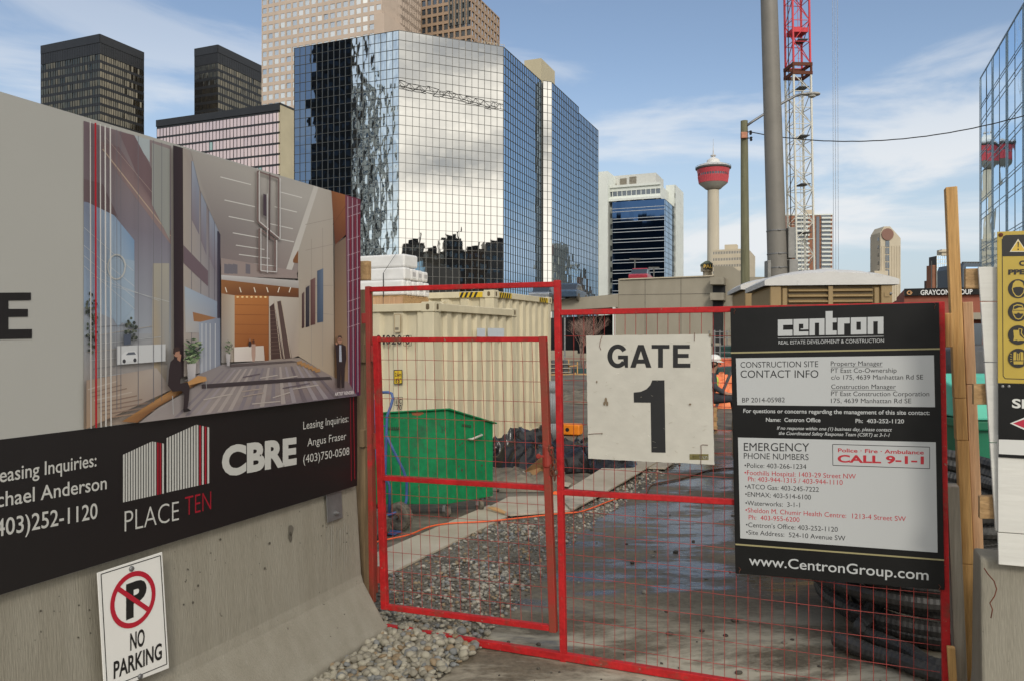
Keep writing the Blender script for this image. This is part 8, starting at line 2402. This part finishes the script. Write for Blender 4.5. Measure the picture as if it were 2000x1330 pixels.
def street_lamp():
    y = 26.0
    top = at(1453.5, 237, y); base = Vector((at(1457, 700, y).x, y, 0))
    t = thing('wooden_lamp_pole', 'weathered wooden pole carrying a curved street lamp arm', 'street lamp', base)
    b = MB(); n = 8; d = top - base
    b.tube([base + d * (i / n) for i in range(n + 1)], 0.15, 18, rf=lambda i: 0.165 - 0.05 * i / n); smooth_by_angle(b.build('pole', mat('pole_wood', (0.13, 0.125, 0.072), rough=0.9, col2=(0.19, 0.185, 0.11), scale=2, stretch=(6, 6, .5), bump=.3, bscale=12), t, smooth=True))
    b = MB(); pts = [at(1456, 248, y - .05)] + [at(x, yy, y - .1) for x, yy in ((1470, 238), (1500, 219), (1530, 201), (1545, 193), (1556, 187), (1566, 185))]
    b.tube(pts, 0.042, 10); arm = b.build('arm', M['galv'], t, smooth=True)
    b = MB(); c = at(1583, 185, y - .1); L_ = 0.32
    vs = []; fs = []; n = 12
    prof = [(-1.0, .25, .25), (-.85, .42, .42), (-.4, .75, .62), (.2, 1, .72), (.7, .92, .7), (.93, .55, .45), (1.0, .1, .1)]
    for (x, w, h) in prof:
        for k in range(n):
            a = 2 * math.pi * k / n; vs.append(c + Vector((x * L_, math.cos(a) * w * .15, math.sin(a) * h * (.10 if math.sin(a) > 0 else .075))))
    for i in range(len(prof) - 1):
        for k in range(n): fs.append((i * n + k, i * n + (k + 1) % n, (i + 1) * n + (k + 1) % n, (i + 1) * n + k))
    fs += [tuple(range(n))[::-1], tuple(range((len(prof) - 1) * n, len(prof) * n))]
    b.add(vs, fs); b.build('lamp_head', mat('lamp_grey', (0.33, 0.32, 0.29), rough=.5), t, smooth=True)
    b = MB(); b.lathe(c + Vector((.05, 0, -.085)), [(.13, .03), (.12, 0), (.07, -.025), (.01, -.03)], 16); b.build('lens', mat('lens', (0.5, 0.5, 0.46), rough=.2), t, smooth=True)
    b = MB(); b.box(at(1453, 265, y - .16), (.10, 0, 0), (0, .06, 0), (0, 0, .10)); b.build('junction_box', mat('box_orange', (0.45, 0.20, 0.12), rough=.7), t, bevel=.01)
    for (x, yy) in ((1462, 258), (1463, 270)):
        b = MB(); b.bar(at(1456, yy, y - .1), at(x + 5, yy + 1, y - .1), .03, .03); b.lathe(at(x + 4, yy + 2, y - .1), [(.03, -.07), (.05, -.03), (.03, 0), (.05, .04), (.03, .07)], 10); b.build('insulator', M['dark'], t)
    for k in range(5):
        b = MB(); b.bar(at(1448, 243 + k * 6, y), at(1459, 243 + k * 6, y), .015, .015); b.build('step_bolt', M['galv'], t)
    # overhead cable to the glass block
    pts = []
    c0 = at(1467, 259, y - .1); c1 = at(2050, 212, 22.0); n = 40
    for i in range(n + 1):
        k = i / n; p = c0.lerp(c1, k)
        p.z -= 4 * k * (1 - k) * 0.58
        pts.append(p + Vector((0, 0, 0.004 * math.sin(i * 2.2))))
    tt = thing('overhead_cable', 'single dark overhead cable sagging from the wooden pole across the sky to the right', 'cable', c0)
    b = MB(); b.tube(pts, 0.016, 6); b.build('cable', M['dark'], tt)
street_lamp()

def crane():
    y = 97.0
    base = Vector(((1567.5 - 1000) / F * y, y, 0))
    t = thing('tower_crane', 'tower crane with a white lower mast, a rusty collar and a red upper mast', 'crane', base)
    top0 = at(1557.5, 0, y); d = (top0 - at(1565.5, 480, y)).normalized()
    ex = (Vector((1, 0, 0)) * math.cos(R(6)) + Vector((0, 1, 0)) * math.sin(R(6))); ex = (ex - d * ex.dot(d)).normalized(); ey = d.cross(ex)
    zc0, zc1 = zt(152, y), zt(129, y)
    def lattice(name, z0, z1, hw, m, leg, step, par=t):
        b = MB(); s = [(-1, -1), (1, -1), (1, 1), (-1, 1)]
        P = lambda q, z: base + d * (z / d.z) + ex * q[0] * hw + ey * q[1] * hw
        for q in s: b.bar(P(q, z0), P(q, z1), leg, leg, side=ex)
        k = max(1, int(round((z1 - z0) / step))); h = (z1 - z0) / k
        for i in range(k):
            a, c = z0 + i * h, z0 + (i + 1) * h
            for j in range(4):
                q0, q1 = s[j], s[(j + 1) % 4]
                b.bar(P(q0, a), P(q1, c), .075, .075) if (i + j) % 2 else b.bar(P(q1, a), P(q0, c), .075, .075)
                b.bar(P(q0, a), P(q1, a), .07, .07)
        o = b.build(name, m, par)
        lb = MB()
        for i in range(int((z1 - z0) / 1.0)):
            z = z0 + i * 1.0; o_ = P((0.35 - 0.12 * (int(z / 5) % 2), 0.2), z)
            lb.bar(o_ - ex * .22, o_ + ex * .22, .03, .03)
        lb.bar(P((.20, .2), z0), P((.20, .2), z1), .05, .05); lb.bar(P((.48, .2), z0), P((.48, .2), z1), .05, .05)
        lb.build('ladder', m, o)
        z = z0 + 3
        while z < z1 - 1:
            pb = MB(); pb.box(P((0.35, 0), z), ex * .6, ey * .9, d * .05); z += 6.0
            pb.build('rest_platform', M['grey_dark'], o)
        return o
    wm = mat('crane_white', (0.66, 0.64, 0.56), rough=.5, var=.08); rm = mat('crane_red', (0.62, 0.03, 0.045), rough=.45, var=.08)
    lattice('lower_mast', 0, zc0, 1.12, wm, .20, 2.0)
    lattice('upper_mast', zc1, 49.0, 1.08, rm, .20, 2.4)
    b = MB(); P = lambda z: base + d * (z / d.z)
    for z in (zc0 + .2, zc1 - .2):
        for s in (-1, 1):
            b.box(P(z) + ey * s * 1.15, ex * 1.3, ey * .10, d * .2); b.box(P(z) + ex * s * 1.15, ex * .10, ey * 1.3, d * .2)
    for s in (-1, 1):
        for q in (-1, 1): b.bar(P(zc0) + ex * s * 1.15 + ey * q * 1.15, P(zc1) + ex * s * 1.15 + ey * q * 1.15, .22, .22, side=ex)
    b.build('climbing_collar', M['rust'], t)
    for z in (40.0,):
        b = MB(); b.box(P(z), ex * .95, ey * .95, d * .28); b.build('mast_joint', rm, t)
    # slewing unit, cab and jib above the frame
    b = MB(); b.box(P(50.0), ex * 1.3, ey * 1.3, d * 1.0); b.build('slewing_unit', rm, t)
    b = MB(); b.box(P(51.0) + ex * 1.6 - ey * 1.2, ex * .7, ey * .8, d * 1.1); b.build('cab', rm, t, bevel=.1)
    b = MB(); o_ = P(52.0)
    def tri(a, c, n):
        for (dy, dz) in ((-.6, 0), (.6, 0), (0, 1.2)): b.bar(a + ey * dy + UP * dz, c + ey * dy + UP * dz, .12, .12)
        for i in range(n):
            p0, p1 = a.lerp(c, i / n), a.lerp(c, (i + 1) / n)
            for dy in (-.6, .6): b.bar(p0 + ey * dy, p0.lerp(p1, .5) + UP * 1.2, .07, .07); b.bar(p0.lerp(p1, .5) + UP * 1.2, p1 + ey * dy, .07, .07)
            b.bar(p0 - ey * .6, p0 + ey * .6, .07, .07)
    tri(o_ - ex * 1, o_ - ex * 48, 20); tri(o_ + ex * 1, o_ + ex * 14, 5); b.build('jib', mat('jib_grey', (0.10, 0.09, 0.085), rough=.6), t)
    b = MB(); b.box(o_ + ex * 12 - UP * 1.2, ex * 1.6, ey * .7, UP * 1.3); b.build('counterweight', W_CONC, t)
    for px in (1626, 1630.5, 1635.5):
        b = MB(); q = at(px, 0, y); q2 = at(px + 2.5, 540, y); b.bar(Vector((q2.x, y, 2.0)), Vector((q.x, y, 51.8)), .045, .045); b.build('hoist_rope', mat('rope_grey', (.36, .40, .46), rough=.6) if px == 1626 else bpy.data.materials['rope_grey'], t)
    b = MB(); b.bar(P(zc0 - 22) - ex * 1.25, P(49) - ex * 1.15, .09, .09); b.build('power_cable', M['dark'], t)
crane()
